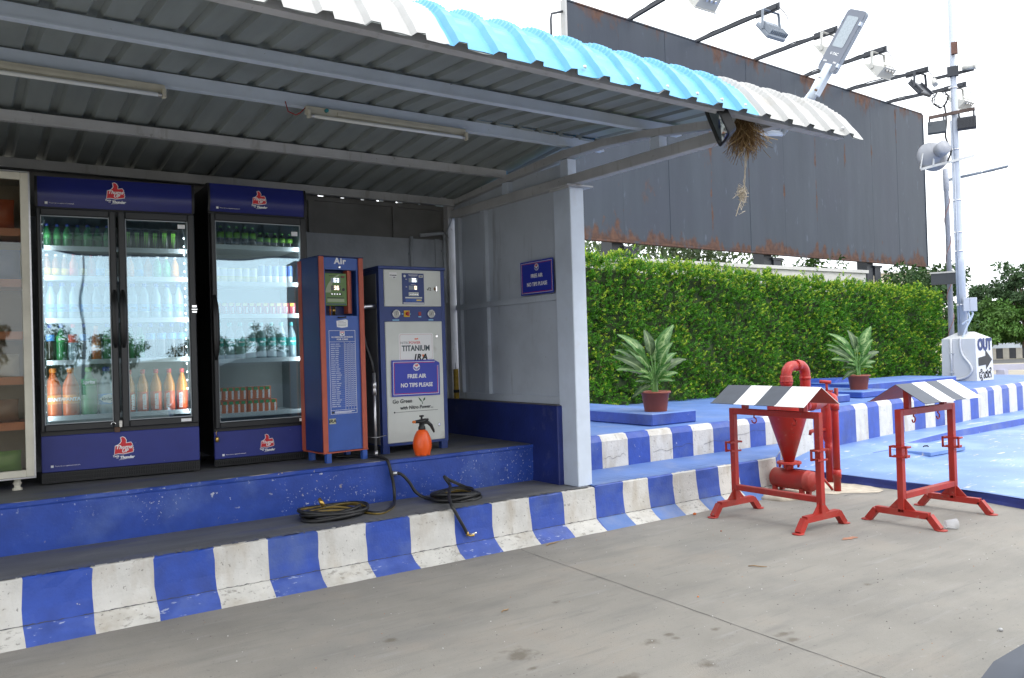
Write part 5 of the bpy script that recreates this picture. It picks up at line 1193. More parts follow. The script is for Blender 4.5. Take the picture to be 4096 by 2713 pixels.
m_pot = M('terracotta_plastic', (.235,.055,.028), .5, var=.08, vs=9, obj=True)
m_soil = M('potting_soil', (.05,.03,.02), .95, var=.4, vs=60, bump=.6, bs=90)
m_stem = M('green_stem', (.10,.22,.05), .45, var=.3, vs=20, obj=True)
plant = thing('potted_plant', 'variegated potted plant on the slab beside the shed post', 'potted plant', (6.225,6.29,.788), -yaw, 'variegated plants in terracotta pots')
mb = MB(); mb.lathe([(.115,0),(.118,.004),(.145,.190),(.163,.192),(.165,.212),(.158,.214),(.150,.208),(.143,.17)], 28); mb.build('pot', m_pot, plant)
mb = MB(); mb.lathe([(.0,.182),(.144,.176)], 24); mb.build('soil', m_soil, plant)
rnd = random.Random(21)
LEAVES = [(-.36,.66,.05,.40,.085,.55),(.19,.72,-.02,.36,.105,.45),(-.06,.675,.10,.30,.08,.30),(-.45,.42,-.10,.40,.075,.35),(-.34,.55,-.02,.40,.07,.50),(-.41,.50,.08,.36,.07,.45),(-.42,.29,-.12,.40,.08,.40),(-.33,.27,.06,.32,.07,.30),
          (.38,.375,.08,.32,.075,.35),(.14,.52,-.14,.27,.095,.35),(.24,.215,-.06,.22,.06,.25),(-.28,-.03,-.08,.28,.055,.15),(-.22,.13,.05,.2,.05,.2),(.17,.13,-.12,.2,.05,.25),(-.19,.19,-.12,.18,.05,.25),(.12,.30,-.15,.22,.06,.25),(.05,.58,.14,.28,.08,.4),(.28,.44,.16,.26,.07,.35)]
for (tx, tz, td, ln, wd_, bz) in LEAVES:
    tip = Vector((tx*.93, td, .215+tz)); base = Vector((tx*.10, td*.1, .215+bz*.45)); d = tip-base
    blade0 = tip-d.normalized()*min(ln, d.length*.93)
    mb = MB(); pet = [Vector((tx*.05+rnd.uniform(-.02,.02), td*.05, .17)), Vector((tx*.06, td*.06, .215+bz*.25)), base*.5+blade0*.5+Vector((0,0,.02)), blade0]
    mb.tube(smooth(pet,4), [.014-.009*i/12 for i in range(13)], 7); mb.build('stem', m_stem, plant)
    n, m = 18, 12; dn = (tip-blade0); Ln = dn.length; e = dn.normalized(); side = e.cross(Vector((rnd.uniform(-.5,.5),-.75,.75))).normalized(); up = side.cross(e)
    if up.z < 0 and abs(e.z) < .8: up = -up
    mb = MB(); colr = []; pale = rnd.uniform(.10,.50); dark = rnd.random() < .25; ph_ = rnd.uniform(0,6)
    for i in range(n+1):
        t = i/n; hw = wd_*.74*(math.sin(math.pi*min(1,t**.75*.97+.02))**.8)*(1 if t < .99 else .02); c_ = blade0+e*Ln*t+up*(.09*Ln*math.sin(math.pi*t)-.24*Ln*t*t)
        for j in range(m+1):
            s_ = j/m*2-1; p = c_+side*hw*s_+up*(abs(s_)*hw*.28+.004*math.sin(t*22+s_*3)*abs(s_)); mb.v.append(p)
            g = Vector((.032,.125,.014)) if not dark else Vector((.03,.070,.018)); cr_ = Vector((.48,.62,.26))
            st = math.sin(t*46+abs(s_)*9+ph_)+.8*math.sin(t*23-abs(s_)*14+ph_*2)+rnd.gauss(0,.8)
            f = pale*max(0,1.15-abs(s_)*1.2)*(1.15 if st > .1 else .12) if abs(s_) > .05 else .65
            if abs(s_) > .78 or t > .96: f *= .2
            colr.append(g.lerp(cr_, max(0,min(1,f))*(1 if not dark else .45)))
    for i in range(n):
        for j in range(m): mb.f.append((i*(m+1)+j,(i+1)*(m+1)+j,(i+1)*(m+1)+j+1,i*(m+1)+j+1)); mb.m.append(0); mb.s.append(True)
    lf = mb.build('leaf', m_leaf3, plant); ca = lf.data.color_attributes.new('leaf_colour','FLOAT_COLOR','POINT')
    for i, c_ in enumerate(colr): ca.data[i].color = (*c_,1)
p2 = copy_tree(plant); p2.location = (10.98,6.93,.752); tag(p2, 'variegated potted plant on the farther slab, between the two red stands', 'potted plant')

def leaf_cloud(name, base, dirs, nrm, ln, wd, cols, mat, parent=None, fold=.25):
    """base, unit direction, normal, length, width, colour arrays -> ONE mesh of folded four-point leaves"""
    n = len(base); side = np.cross(dirs, nrm); side /= np.linalg.norm(side,axis=1,keepdims=True)+1e-9; up = np.cross(side, dirs)
    ln = ln[:,None]; wd = wd[:,None]
    v = np.empty((n,4,3)); v[:,0] = base; mid = base+dirs*ln*.45
    v[:,1] = mid+side*wd*.5+up*wd*fold; v[:,2] = base+dirs*ln-up*wd*.15; v[:,3] = mid-side*wd*.5+up*wd*fold
    me = bpy.data.meshes.new(name); me.vertices.add(4*n); me.vertices.foreach_set('co', v.reshape(-1).astype(np.float32))
    i0 = np.arange(n)*4; tri = np.stack([i0,i0+1,i0+2,i0,i0+2,i0+3],1).reshape(-1)
    me.loops.add(6*n); me.loops.foreach_set('vertex_index', tri.astype(np.int32)); me.polygons.add(2*n); me.polygons.foreach_set('loop_start', np.arange(0,6*n,3,dtype=np.int32))
    try: me.polygons.foreach_set('loop_total', np.full(2*n,3,dtype=np.int32))
    except Exception: pass
    me.update(calc_edges=True); me.validate()
    ca = me.color_attributes.new('leaf_colour','FLOAT_COLOR','POINT'); c = np.ones((n,4,4),dtype=np.float32); c[:,:,:3] = cols[:,None,:]; ca.data.foreach_set('color', c.reshape(-1))
    me.materials.append(mat); o = bpy.data.objects.new(name, me); COL.objects.link(o)
    if parent is not None: o.parent = parent
    return o
def unit(a): return a/(np.linalg.norm(a,axis=1,keepdims=True)+1e-9)
HX0, HX1, HY, HYB = 5.0, 16.45, 8.52, 9.25
def htop(x): return np.interp(x, [5,7.2,8.4,12.6,14.9,16.5], [2.80,2.75,2.70,2.50,2.45,2.36])
def sprigs(n, face, rg):
    if face == 'front':
        u = rg.random(n)**1.25; x = HX0+(HX1-HX0)*u if False else HX0+(HX1-HX0)*rg.random(n); z = .66+(htop(x)-.66)*rg.random(n)
        d = .05*np.sin(x*3.1+z*2)+.05*np.sin(x*7.3-z*5.1)+.04*np.sin(z*9+x*4); y = HY-.02+d*.7+rg.gamma(1.3,.038,n)*(1+1.3*(np.sin(x*2.3+z*3.7)*np.sin(x*5.1-z*2.2) > .45))
        p = np.stack([x,y,z],1); nm_ = np.stack([np.zeros(n),-np.ones(n),np.full(n,.35)],1)
    elif face == 'top':
        x = HX0+(HX1-HX0)*rg.random(n); y = HY+(HYB-HY)*rg.random(n); z = htop(x)-.02+.05*np.sin(x*4+y*6)+.05*np.sin(x*9.7)-rg.gamma(1.2,.035,n)+.03; p = np.stack([x,y,z],1); nm_ = np.tile([0,-.25,1.0],(n,1))
    else:
        y = HY+(HYB-HY)*rg.random(n); z = .66+(htop(16.4)-.66)*rg.random(n); x = HX1+.03*np.sin(z*8+y*5)-rg.gamma(1.3,.04,n); p = np.stack([x,y,z],1); nm_ = np.tile([1.0,-.2,.3],(n,1))
    return p, nm_
rg = np.random.default_rng(4)
P_, N_ = [], []
for f_, n_ in (('front',11500),('top',2600),('end',900)):
    a, b = sprigs(n_, f_, rg); P_.append(a); N_.append(b)
nst = 260; xs_ = HX0+(HX1-HX0)*rg.random(nst); P_.append(np.stack([xs_, HY+(HYB-HY)*rg.random(nst)**1.5, htop(xs_)+rg.gamma(1.5,.03,nst)+.02],1)); N_.append(np.tile([0,-.1,1.0],(nst,1)))
P_ = np.concatenate(P_); N_ = unit(np.concatenate(N_)); ns = len(P_)
sd_ = unit(N_+rg.normal(0,.48,(ns,3))+np.array([0,0,.25]))
K_ = 8; idx = np.repeat(np.arange(ns),K_); nl = len(idx); al_ = np.tile(np.arange(K_)/K_, ns)
a1 = unit(np.cross(sd_, rg.normal(size=(ns,3)))); a2 = np.cross(sd_, a1); ph = np.tile(np.arange(K_)*2.4,ns)+rg.normal(0,.3,nl)
rad = a1[idx]*np.cos(ph)[:,None]+a2[idx]*np.sin(ph)[:,None]; spread = (1.15-.75*al_)[:,None]
dl = unit(sd_[idx]+rad*spread+rg.normal(0,.12,(nl,3))); base_ = P_[idx]+sd_[idx]*((al_-.5)*.085)[:,None]
nl_ = unit(sd_[idx]*1.1-rad*.5+rg.normal(0,.25,(nl,3))); len_ = rg.uniform(.036,.060,nl)*(1.1-.35*al_); wid_ = len_*rg.uniform(.40,.52,nl)
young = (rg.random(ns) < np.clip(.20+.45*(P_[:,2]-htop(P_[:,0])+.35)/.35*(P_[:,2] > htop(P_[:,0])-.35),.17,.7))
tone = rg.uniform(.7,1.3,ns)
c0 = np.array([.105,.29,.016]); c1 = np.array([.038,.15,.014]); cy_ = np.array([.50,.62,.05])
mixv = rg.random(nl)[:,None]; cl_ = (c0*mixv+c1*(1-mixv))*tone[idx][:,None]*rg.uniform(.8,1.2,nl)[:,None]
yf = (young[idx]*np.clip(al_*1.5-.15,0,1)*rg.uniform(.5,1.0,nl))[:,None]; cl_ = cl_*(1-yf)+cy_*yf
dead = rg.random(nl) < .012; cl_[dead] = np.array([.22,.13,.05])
hedge = thing('hedge', 'tall clipped box hedge with yellow green tips behind the blue planter', 'hedge', (0,0,0))
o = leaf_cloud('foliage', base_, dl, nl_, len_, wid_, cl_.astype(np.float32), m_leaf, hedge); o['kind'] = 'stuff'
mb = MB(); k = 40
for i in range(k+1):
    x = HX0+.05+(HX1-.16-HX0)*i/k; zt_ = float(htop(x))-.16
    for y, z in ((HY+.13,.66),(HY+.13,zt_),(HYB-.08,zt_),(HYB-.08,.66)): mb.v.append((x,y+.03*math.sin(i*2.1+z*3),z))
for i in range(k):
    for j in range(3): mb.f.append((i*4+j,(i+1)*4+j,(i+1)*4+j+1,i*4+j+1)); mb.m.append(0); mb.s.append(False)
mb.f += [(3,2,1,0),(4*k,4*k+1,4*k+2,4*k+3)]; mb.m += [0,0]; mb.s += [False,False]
mb.build('shade_core', m_core, hedge)

# ------------------------------------------------------------------ fire bucket stands
m_stripe_b = M('stand_black_paint', (.035,.045,.065), .5, var=.15, vs=12, obj=True, marks=(((.2,.2,.22),40,.70,.03,.6),)); m_stripe_w = M('stand_white_paint', (.78,.78,.77), .5, var=.03, vs=8, obj=True)
stand = thing('fire_bucket_stand', 'red steel bucket stand with black and white striped gable roof, beside the blue step', 'bucket stand', (5.70,4.385,0), R(-90), 'red fire bucket stands')
S2 = .425
for s_ in (-1,1):
    mb = MB(); mb.box((s_*S2-.025,-.025,.10),(s_*S2+.025,.025,.92),0,.003); pst = mb.build('post', m_red2, stand)
    mb = MB()
    for q in (-1,1): mb.prism([(q*.024,.125),(q*.11,.125),(q*.024,.215)] if q > 0 else [(q*.024,.125),(q*.024,.215),(q*.11,.125)], (s_*S2-.004,0,0), (0,1,0), (0,0,1), .008)
    mb.build('gusset', m_red2, pst)
    mb = MB(); pts = [(-.292,.006),(-.215,.1),(.215,.1),(.292,.006)]
    for (y0,z0),(y1,z1) in zip(pts,pts[1:]): mb.bar((s_*S2,y0,z0),(s_*S2,y1,z1),.05,.05,0,(1,0,0))
    for y in (-.302,.302): mb.lathe([(.045,0),(.047,.003),(.047,.006),(.02,.011)],12,(s_*S2,y,.001))
    mb.build('foot', m_red2, stand)
    mb = MB(); ya, yb_, za, zb = -.066,.066,.545,.622; t = .007
    cx = s_*(S2+.004)
    mb.box((cx-.031,ya,za),(cx+.031,ya+t*2,za+t*2)); 
    for zz in (za,zb): mb.bar((cx-.03,ya,zz),(cx-.03,yb_,zz),t*2,t*2); mb.bar((cx+.022,ya,zz),(cx+.022,yb_,zz),t*2,t*2)
    for yy_ in (ya,yb_): mb.bar((cx-.03,yy_,za-t),(cx-.03,yy_,zb+t),t*2,t*2,0,(1,0,0)); mb.tube([(cx-.035,yy_,zb),(cx+.035,yy_,zb)],.009,8)
    mb.build('bracket', m_red2, stand)
mb = MB(); mb.box((-S2+.0255,-.0245,.868),(S2-.0255,.0245,.9195),0,.003); mb.build('top_rail', m_red2, stand)
mb = MB(); mb.box((-S2+.0255,-.0245,.205),(S2-.0255,.0245,.252),0,.003); mb.build('bottom_rail', m_red2, stand)
for x in (-.29,.29): mb = MB(); mb.box((x-.022,-.022,.921),(x+.022,.022,1.10)); mb.build('roof_stub', m_red2, stand)
for x in (-.2,.2):
    mb = MB(); mb.tube([(x,0,.868),(x,0,.848)]+[(x+.024*math.sin(a),.0,.824+.024*math.cos(a)) for a in np.linspace(0,math.pi*1.5,12)], .006, 6); mb.build('hook', m_red2, stand)
rb = [-.465,-.215,0.0,.195,.465]
for i in range(4):
    mb = MB(); x0, x1 = rb[i], rb[i+1]; mi = i % 2
    P0 = [(-.243,.978),(-.222,.984),(0,1.122),(.222,.984),(.243,.978)]
    for x in (x0,x1):
        for (y,z) in P0: mb.v.append((x,y,z))
        for (y,z) in P0: mb.v.append((x,y*.995,z-.004))
    for j in range(4):
        mb.f.append((j,j+1,10+j+1,10+j)); mb.m.append(0); mb.s.append(False)
        mb.f.append((5+j,15+j,15+j+1,5+j+1)); mb.m.append(1); mb.s.append(False)
        if i == 0: mb.f.append((j,5+j,5+j+1,j+1)); mb.m.append(0); mb.s.append(False)
        if i == 3: mb.f.append((10+j,10+j+1,15+j+1,15+j)); mb.m.append(0); mb.s.append(False)
    for a, b in ((0,5),(4,9)): mb.f.append((a,a+10,b+10,b)); mb.m.append(0); mb.s.append(False)
    mb.build('roof_band', [m_stripe_w if mi else m_stripe_b, m_red2], stand, 'white painted roof band' if mi else 'black painted roof band')
st2 = copy_tree(stand); st2.location = (6.70,3.63,0); st2.rotation_euler.z = R(1.5); tag(st2, 'red steel bucket stand with striped gable roof, in front of the blue apron', 'bucket stand')

# ------------------------------------------------------------------ red water filter with its pipes
wf = thing('water_filter', 'red cyclone water filter with a cone, horizontal drum and looping pipe behind the left stand', 'water filter', (6.66,4.96,0))
mb = MB(); mb.lathe([(.046,.335),(.182,.78),(.186,.79),(.186,.925),(.175,.94),(.07,.953),(.0,.955)], 28); mb.build('cone', m_red, wf)
mb = MB(); mb.lathe([(.115,.318),(.115,.328)],24); mb.lathe([(.113,.3285),(.113,.337)],24)
for i in range(8): a = R(45*i+10); mb.lathe([(.010,0),(.010,.05),(.006,.055)],6,(.092*math.cos(a),.092*math.sin(a),.287))
mb.build('flange', m_red2, wf)
mb = MB(); mb.tube([(0,0,.24),(0,0,.335)],.040,14); mb.build('neck', m_red2, wf)
mb = MB(); mb.lathe([(.0,-.002),(.088,0),(.095,.008),(.095,.36),(.100,.362),(.100,.378),(.095,.38),(.095,.42),(.086,.435),(.0,.44)],24,(0,.17,.172),(0,-1,0)); mb.build('drum', m_red2, wf)
for x in (-.07,.035):
    for y in (-.19,.11): MB().box((x,y,0),(x+.035,y+.04,.10)).build('drum_leg', m_red2, wf)
mb = MB(); mb.bar((-.085,-.215,.172),(.125,-.285,.172),.012,.03); mb.bar((-.085,-.225,.162),(.10,-.30,.147),.010,.02); mb.tube([(.07,-.27,.255),(.15,-.36,.09)],.012,8); mb.tube([(.05,-.24,.24),(.09,-.28,.25)],.010,8); mb.build('drum_clamp', m_red2, wf)
mb = MB(); r_ = .050
mb.tube([(0,0,.953),(0,0,1.14)]+[(.095-.095*math.cos(a),0,1.155+.095*math.sin(a)) for a in np.linspace(0,math.pi/2,7)]+[(.16,0,1.25)], r_, 14)
mb.tube([(.15,0,1.256)]+[(.20+.095*math.sin(a),0,1.161+.095*math.cos(a)) for a in np.linspace(0,math.pi/2,7)]+[(.295,0,1.07),(.31,.02,.90),(.34,.04,.85),(.42,.07,.845)], r_, 14)
mb.lathe([(.057,1.07),(.059,1.08),(.059,1.15),(.055,1.16)],16); mb.lathe([(.063,1.095),(.063,1.115)],8); mb.lathe([(.055,0),(.055,.05)],16,(.15,0,1.254),(1,0,0)); mb.lathe([(.054,0),(.054,.03)],16,(.295,0,1.11),(0,0,1)); mb.build('loop_pipe', m_red, wf)
mb = MB(); mb.lathe([(.055,0),(.055,.10),(.060,.102),(.060,.125),(.055,.127),(.055,.30),(.03,.50)],16,(.40,.065,.845),(1,.27,-.02)); mb.build('union', m_red2, wf)
cx, cy = .965, .22
mb = MB(); mb.lathe([(.036,0),(.036,.30),(.040,.302),(.040,.40),(.036,.41),(.064,.47),(.066,.48),(.066,.92),(.05,.94)],18,(cx,cy,0)); mb.build('filter_column', m_red, wf)
mb = MB(); mb.tube([(cx,cy,.94),(cx,cy,1.04)],.013,8); mb.tube([(cx-.035,cy+.06,1.055),(cx+.02,cy-.04,1.045)],.019,10); mb.box((cx-.02,cy-.06,.945),(cx+.02,cy+.08,.965)); mb.box((cx+.035,cy-.09,.90),(cx+.065,cy-.06,.985)); mb.build('valve', m_red2, wf)
px_, py_ = .555, -.14
mb = MB(); mb.tube([(px_,py_,0),(px_,py_,.86)]+[(px_+.05*(1-math.cos(a)),py_+.05*(1-math.cos(a)),.86+.065*math.sin(a)) for a in np.linspace(0,math.pi/2,6)]+[(.78,.08,.925),(cx,cy,.925)],.034,12); mb.lathe([(.041,.13),(.041,.215)],14,(px_,py_,0)); mb.lathe([(.042,.80),(.042,.87)],14,(px_,py_,0)); mb.build('riser_pipe', m_red, wf)
mb = MB(); mb.tube([(cx-.06,cy,.555),(cx-.18,cy,.56),(cx-.30,cy,.555),(cx-.315,cy,.52)],[.02,.019,.02,.015],8); mb.tube([(cx-.2,cy,.57),(cx-.2,cy,.612)],.008,6); mb.tube([(cx-.23,cy,.612),(cx-.165,cy,.612)],.009,6); mb.build('tap', m_red2, wf)
blob('concrete_collar', 7.35, 4.90, .32, .22, M('cement_patch',(.45,.40,.32),.95,var=.25,vs=9,bump=.4,bs=30))
mb = MB(); mb.lathe([(.30,0),(.24,.035),(.12,.05),(0,.052)],18); mb.v = [(a*(1+random.uniform(-.15,.15)),b*.75*(1+random.uniform(-.15,.15)),c) for a,b,c in mb.v]; o = mb.build('mortar_pad', bpy.data.materials['cement_patch']); o.location = (6.64,5.0,0); struct(o)
dpn = thing('drain_pipe', 'short blue drain pipe standing at the white end of the blue step', 'pipe', (7.34,5.50,0))
mb = MB(); mb.tube([(0,0,0),(0,0,.34)],.033,12); mb.lathe([(.04,.30),(.04,.36)],12); mb.build('pipe', M('peeling_blue_pipe',(.02,.05,.25),.5,var=.1,marks=(((.55,.58,.65),9,.56,.03,.9),)), dpn)
mh = thing('manhole_cover', 'square blue manhole cover lying on the blue apron', 'manhole cover', (9.75,5.33,.128), 0)
mb = MB(); mb.box((-.40,-.30,-.02),(.40,.30,.028),0,.006); mb.build('plate', m_apron, mh); mb = MB(); mb.tube([(.0,0,.0285),(.06,.02,.036),(.10,0,.036),(.06,-.03,.0285)],.008,6); mb.build('lifting_ring', M('iron_dark',(.03,.03,.035),.6,.5,var=0), mh)

# ------------------------------------------------------------------ white wall, billboard
wl = MB(); wl.box((4.5,9.42,0),(15.3,9.6,2.80),0); wl.box((4.5,9.38,2.80),(15.35,9.64,2.86),0); wl = wl.build('boundary_wall', M('white_wall_paint',(.50,.49,.475),.8,var=.08,vs=4,bump=.2,bs=14)); tag(wl, 'white boundary wall just behind the hedge', 'wall')
nb = m_board.node_tree if m_board.use_nodes else None
m_board.use_nodes = True; n_ = m_board.node_tree.nodes; l_ = m_board.node_tree.links.new; bsdf = n_['Principled BSDF']
tcb = n_.new('ShaderNodeTexCoord')
def nn(sc, st, det=6):
    m_ = n_.new('ShaderNodeMapping'); m_.inputs['Scale'].default_value = st; l_(tcb.outputs['Object'], m_.inputs[0]); q = n_.new('ShaderNodeTexNoise'); q.inputs['Scale'].default_value = sc; q.inputs['Detail'].default_value = det; q.inputs['Roughness'].default_value = .6; l_(m_.outputs[0], q.inputs['Vector']); return q.outputs['Fac']
def mrange(v, a, b, c=0, d=1):
    r = n_.new('ShaderNodeMapRange'); r.inputs['From Min'].default_value = a; r.inputs['From Max'].default_value = b; r.inputs['To Min'].default_value = c; r.inputs['To Max'].default_value = d; l_(v, r.inputs['Value']); return r.outputs[0]
def mixc(f, a, b):
    m_ = n_.new('ShaderNodeMix'); m_.data_type = 'RGBA'; l_(f, m_.inputs['Factor'])
    for s_, v in (('A',a),('B',b)):
        if isinstance(v, tuple): m_.inputs[s_].default_value = (*v,1)
        else: l_(v, m_.inputs[s_])
    return m_.outputs['Result']
def mth(op, a, b):
    m_ = n_.new('ShaderNodeMath'); m_.operation = op; m_.use_clamp = False
    for i, v in enumerate((a,b)):
        if isinstance(v,(int,float)): m_.inputs[i].default_value = v
        else: l_(v, m_.inputs[i])
    return m_.outputs[0]
base = mixc(mrange(nn(1.0,(2.6,1,.35)),.35,.68), (.026,.035,.050), (.036,.047,.064))
base = mixc(mrange(nn(.8,(1,1,1)),.45,.65,0,.65), base, (.030,.037,.056))
base = mixc(mrange(nn(3.0,(2.2,1,.7)),.62,.72,0,.55), base, (.085,.11,.15))
sep = n_.new('ShaderNodeSeparateXYZ'); l_(tcb.outputs['Object'], sep.inputs[0])
seam = mth('PINGPONG', mth('ADD', sep.outputs['X'], .0), .61)           # 0 at every sheet seam
rn = nn(1.6,(1.4,1,.55)); rn2 = nn(6.0,(1,1,.6))
near_seam = mrange(seam, .0, .10, 1, 0)
rust1 = mrange(mth('ADD', mth('MULTIPLY', near_seam, .13), mth('ADD', mth('MULTIPLY',rn,.7), mth('MULTIPLY',rn2,.3))), .655, .70)
lowz = mrange(sep.outputs['Z'], .02, .40, 1, 0); rust2 = mrange(mth('ADD', mth('MULTIPLY', lowz, .21), mth('ADD', mth('MULTIPLY',nn(1.2,(1.3,1,.5)),.6), mth('MULTIPLY',rn2,.4))), .63, .70)
hiz = mrange(sep.outputs['Z'], 3.3, 3.9, 0, 1); rust3 = mrange(mth('ADD', mth('MULTIPLY', hiz, .16), mth('ADD', mth('MULTIPLY',nn(.9,(1.0,1,.35)),.65), mth('MULTIPLY',rn2,.35))), .63, .71)
ru = mth('MAXIMUM', mth('MAXIMUM', rust1, rust2), rust3)
rustc = mixc(mrange(nn(9,(1,1,1)),.35,.65), (.065,.030,.018), (.135,.062,.032))
fin = mixc(mth('MULTIPLY',ru,.75), base, rustc)
l_(fin, bsdf.inputs['Base Color']); l_(mrange(ru,0,1,.55,.85), bsdf.inputs['Roughness']); bsdf.inputs['Metallic'].default_value = .0; bsdf.inputs['Specular IOR Level'].default_value = .3
bp_ = n_.new('ShaderNodeBump'); bp_.inputs['Strength'].default_value = .35; bp_.inputs['Distance'].default_value = .02; l_(nn(.9,(1.5,1,1),3), bp_.inputs['Height']); l_(bp_.outputs[0], bsdf.inputs['Normal'])
BA = math.atan2(.7,12.39); BL = math.hypot(12.39,.7)
bb = thing('billboard', 'huge blank dark steel billboard streaked with rust above the hedge', 'billboard', (8.62,10.5,3.335), BA); BH = 3.915
np_ = 10; pw = 1.22
xcur = 0; 
while xcur < BL-.01:
    x1 = min(xcur+pw, BL); mb = MB(); dy = random.uniform(-.003,.003)
    o = len(mb.v); k = 6
    mb.box((xcur+.0005,dy,0),(x1-.0005,dy+.04,BH),0,.0012); mb.build('sheet_panel', m_board, bb); xcur = x1
mb = MB(); mb.box((-.04,-.02,-.02),(.0,.10,BH+.02),1); mb.box((BL,-.012,-.01),(BL+.03,.10,BH)); mb.box((0,-.012,-.045),(BL,.10,-.004)); mb.box((0,-.01,BH+.004),(BL,.10,BH+.03)); mb.box((0,.05,.3),(BL,.12,.4)); mb.box((0,.05,2.5),(BL,.12,2.6)); mb.build('border_frame', [m_board, m_sheet_white], bb)
m_blk = M('black_structural_paint', (.02,.024,.032), .5, var=.2, vs=4)
for x in (1.30,5.75,9.9):
    mb = MB(); mb.box((x-.26,.14,-3.335),(x+.02,.40,3.5)); mb.box((x+.03,.10,-.52),(x+.30,.13,-.10)); mb.box((x+.04,.131,-.32),(x+.26,.30,-.10)); mb.box((x-.02,.08,-.14),(x+.36,.34,-.09)); mb.build('support_column', m_blk, bb)
mb = MB(); mb.tube([(-.02,.05,3.75),(-.28,.05,3.65),(-.30,.05,3.55),(-.30,.05,2.6)],.02,8); mb.build('ladder_rail', m_blk, bb)
kk = lambda x0: (10.5-.486)/(10.4-.0565*x0)
m_lw = M('floodlight_white', (.47,.465,.43), .45, var=.05); m_lg = M('floodlight_grey', (.20,.23,.27), .45, var=.08); m_ld = M('floodlight_black', (.03,.034,.045), .4, var=.1)
LN = ('white','grey','white','white','black','white')
LB = ['white floodlight cut off at the top of the picture above the blue roof','grey finned floodlight on the billboard arm left of the street lamp','white floodlight mostly hidden behind the street lamp','white floodlight on the arm just right of the street lamp','black floodlight on the second arm from the right end of the billboard','white floodlight on the last arm in front of the tall white pole']
for i, (x0, z0) in enumerate(((9.985,7.274),(11.681,7.228),(13.348,7.16),(14.961,7.095),(16.494,6.998),(18.046,6.923))):
    k = kk(x0); px, py = x0*k, 10.4*k; pz = 1.5+(z0-1.5)*k; pz = BH+3.335+.06
    fl = thing('floodlight', LB[i], 'floodlight', (px,py,pz), 0, 'floodlights on arms along the billboard top')
    # arm comes straight out of the board top, a little downhill
    ln = 1.82 if i else 1.75; E_ = Vector((0,-ln,-.02 if i < 4 else -.10)) if True else None
    if i == 0: E_.z = .1
    mb = MB(); mb.bar((0,.1,-.02),E_,.055,.055); mb.tube(smooth([(0.0,.05,.01)]+[Vector((random.uniform(-.02,.02),-ln*t,.03+E_.z*t+random.uniform(-.012,.012))) for t in np.linspace(.1,1,10)],3),.014,6); mb.bar(E_+Vector((0,.45,.01)),E_+Vector((0,-.05,.0)),.02,.13); mb.build('arm', m_blk, fl)
    mt = {'white':m_lw,'grey':m_lg,'black':m_ld}[LN[i]]
    # housing hangs below the arm end, tilted so that the lamp looks back at the board
    cz = -.42 if LN[i] != 'black' else -.40; O = E_+Vector((0,.16,cz+.02)); tlt = R(38)
    Mx = Matrix.Translation(O) @ Matrix.Rotation(-tlt,4,'X')
    w2, h2_, d2 = .235, .20, .14
    mb = MB()
    if LN[i] == 'white':
        vs = [(-w2,.0,-h2_),(w2,.0,-h2_),(w2,.0,h2_),(-w2,.0,h2_),(-w2*.9,-d2*1.5,-h2_*.95),(w2*.9,-d2*1.5,-h2_*.95),(w2*.8,-d2*.5,h2_*.8),(-w2*.8,-d2*.5,h2_*.8)]
        mb.add([Mx @ Vector(p) for p in vs], [(3,2,1,0),(4,5,6,7),(0,1,5,4),(1,2,6,5),(2,3,7,6),(3,0,4,7)]); mb.box((-w2-.02,.0,-h2_-.02),(w2+.02,.02,h2_+.02),0,.004,Mx); mb.box((-.16,-d2*1.5-.02,-h2_*.7),(.16,-d2*1.45,-h2_*.2),0,.01,Mx)
        for q in (-.1,0,.1): mb.tube([Mx @ Vector((q,-d2*1.1,-h2_*.96)), Mx @ Vector((q,-d2*1.1,-h2_*1.15))],.025,8,1)
    else:
        mb.box((-w2,-.05,-h2_),(w2,.03,h2_),0,.02,Mx)
        if LN[i] == 'grey':
            for q in np.linspace(-.22,.22,10): mb.box((q-.007,-.13,-h2_*.9),(q+.007,-.051,h2_*.1),0,0,Mx)
            mb.box((-.18,-.12,.02),(.18,-.051,h2_*.7),0,.01,Mx)
        else: mb.box((-w2*.98,-.09,-h2_*.98),(-w2*.8,-.05,h2_*.98),0,0,Mx); mb.box((w2*.8,-.09,-h2_*.98),(w2*.98,-.05,h2_*.98),0,0,Mx)
    mb.build('housing', [mt, m_alu], fl)
    mb = MB(); mb.add([Mx @ Vector(p) for p in ((-w2*.85,.0215,-h2_*.85),(w2*.85,.0215,-h2_*.85),(w2*.85,.0215,h2_*.85),(-w2*.85,.0215,h2_*.85))],[(3,2,1,0)]); mb.build('lens', mcol('flood_lens_%d'%i,(.3,.33,.35),.2), fl)
    mb = MB()
    for s_ in (-1,1):
        b_ = Mx @ Vector((s_*(w2+.012),-.03,.0)); t_ = Vector((s_*(w2-.02),E_.y+.14,E_.z-.03)); mb.bar(b_,t_,.05,.012,0,(1,0,0))
    mb.bar((-(w2-.02),E_.y+.14,E_.z-.035),((w2-.02),E_.y+.14,E_.z-.035),.05,.012); mb.build('yoke', mt, fl)
    mb = MB(); a_ = E_+Vector((.1,.05,.06)); b_ = Mx @ Vector((.15,-.2,-.15)); mb.tube(smooth([a_,(a_+b_)/2+Vector((.12,0,.03)),b_],6),.008,5); mb.build('cable', m_black, fl)

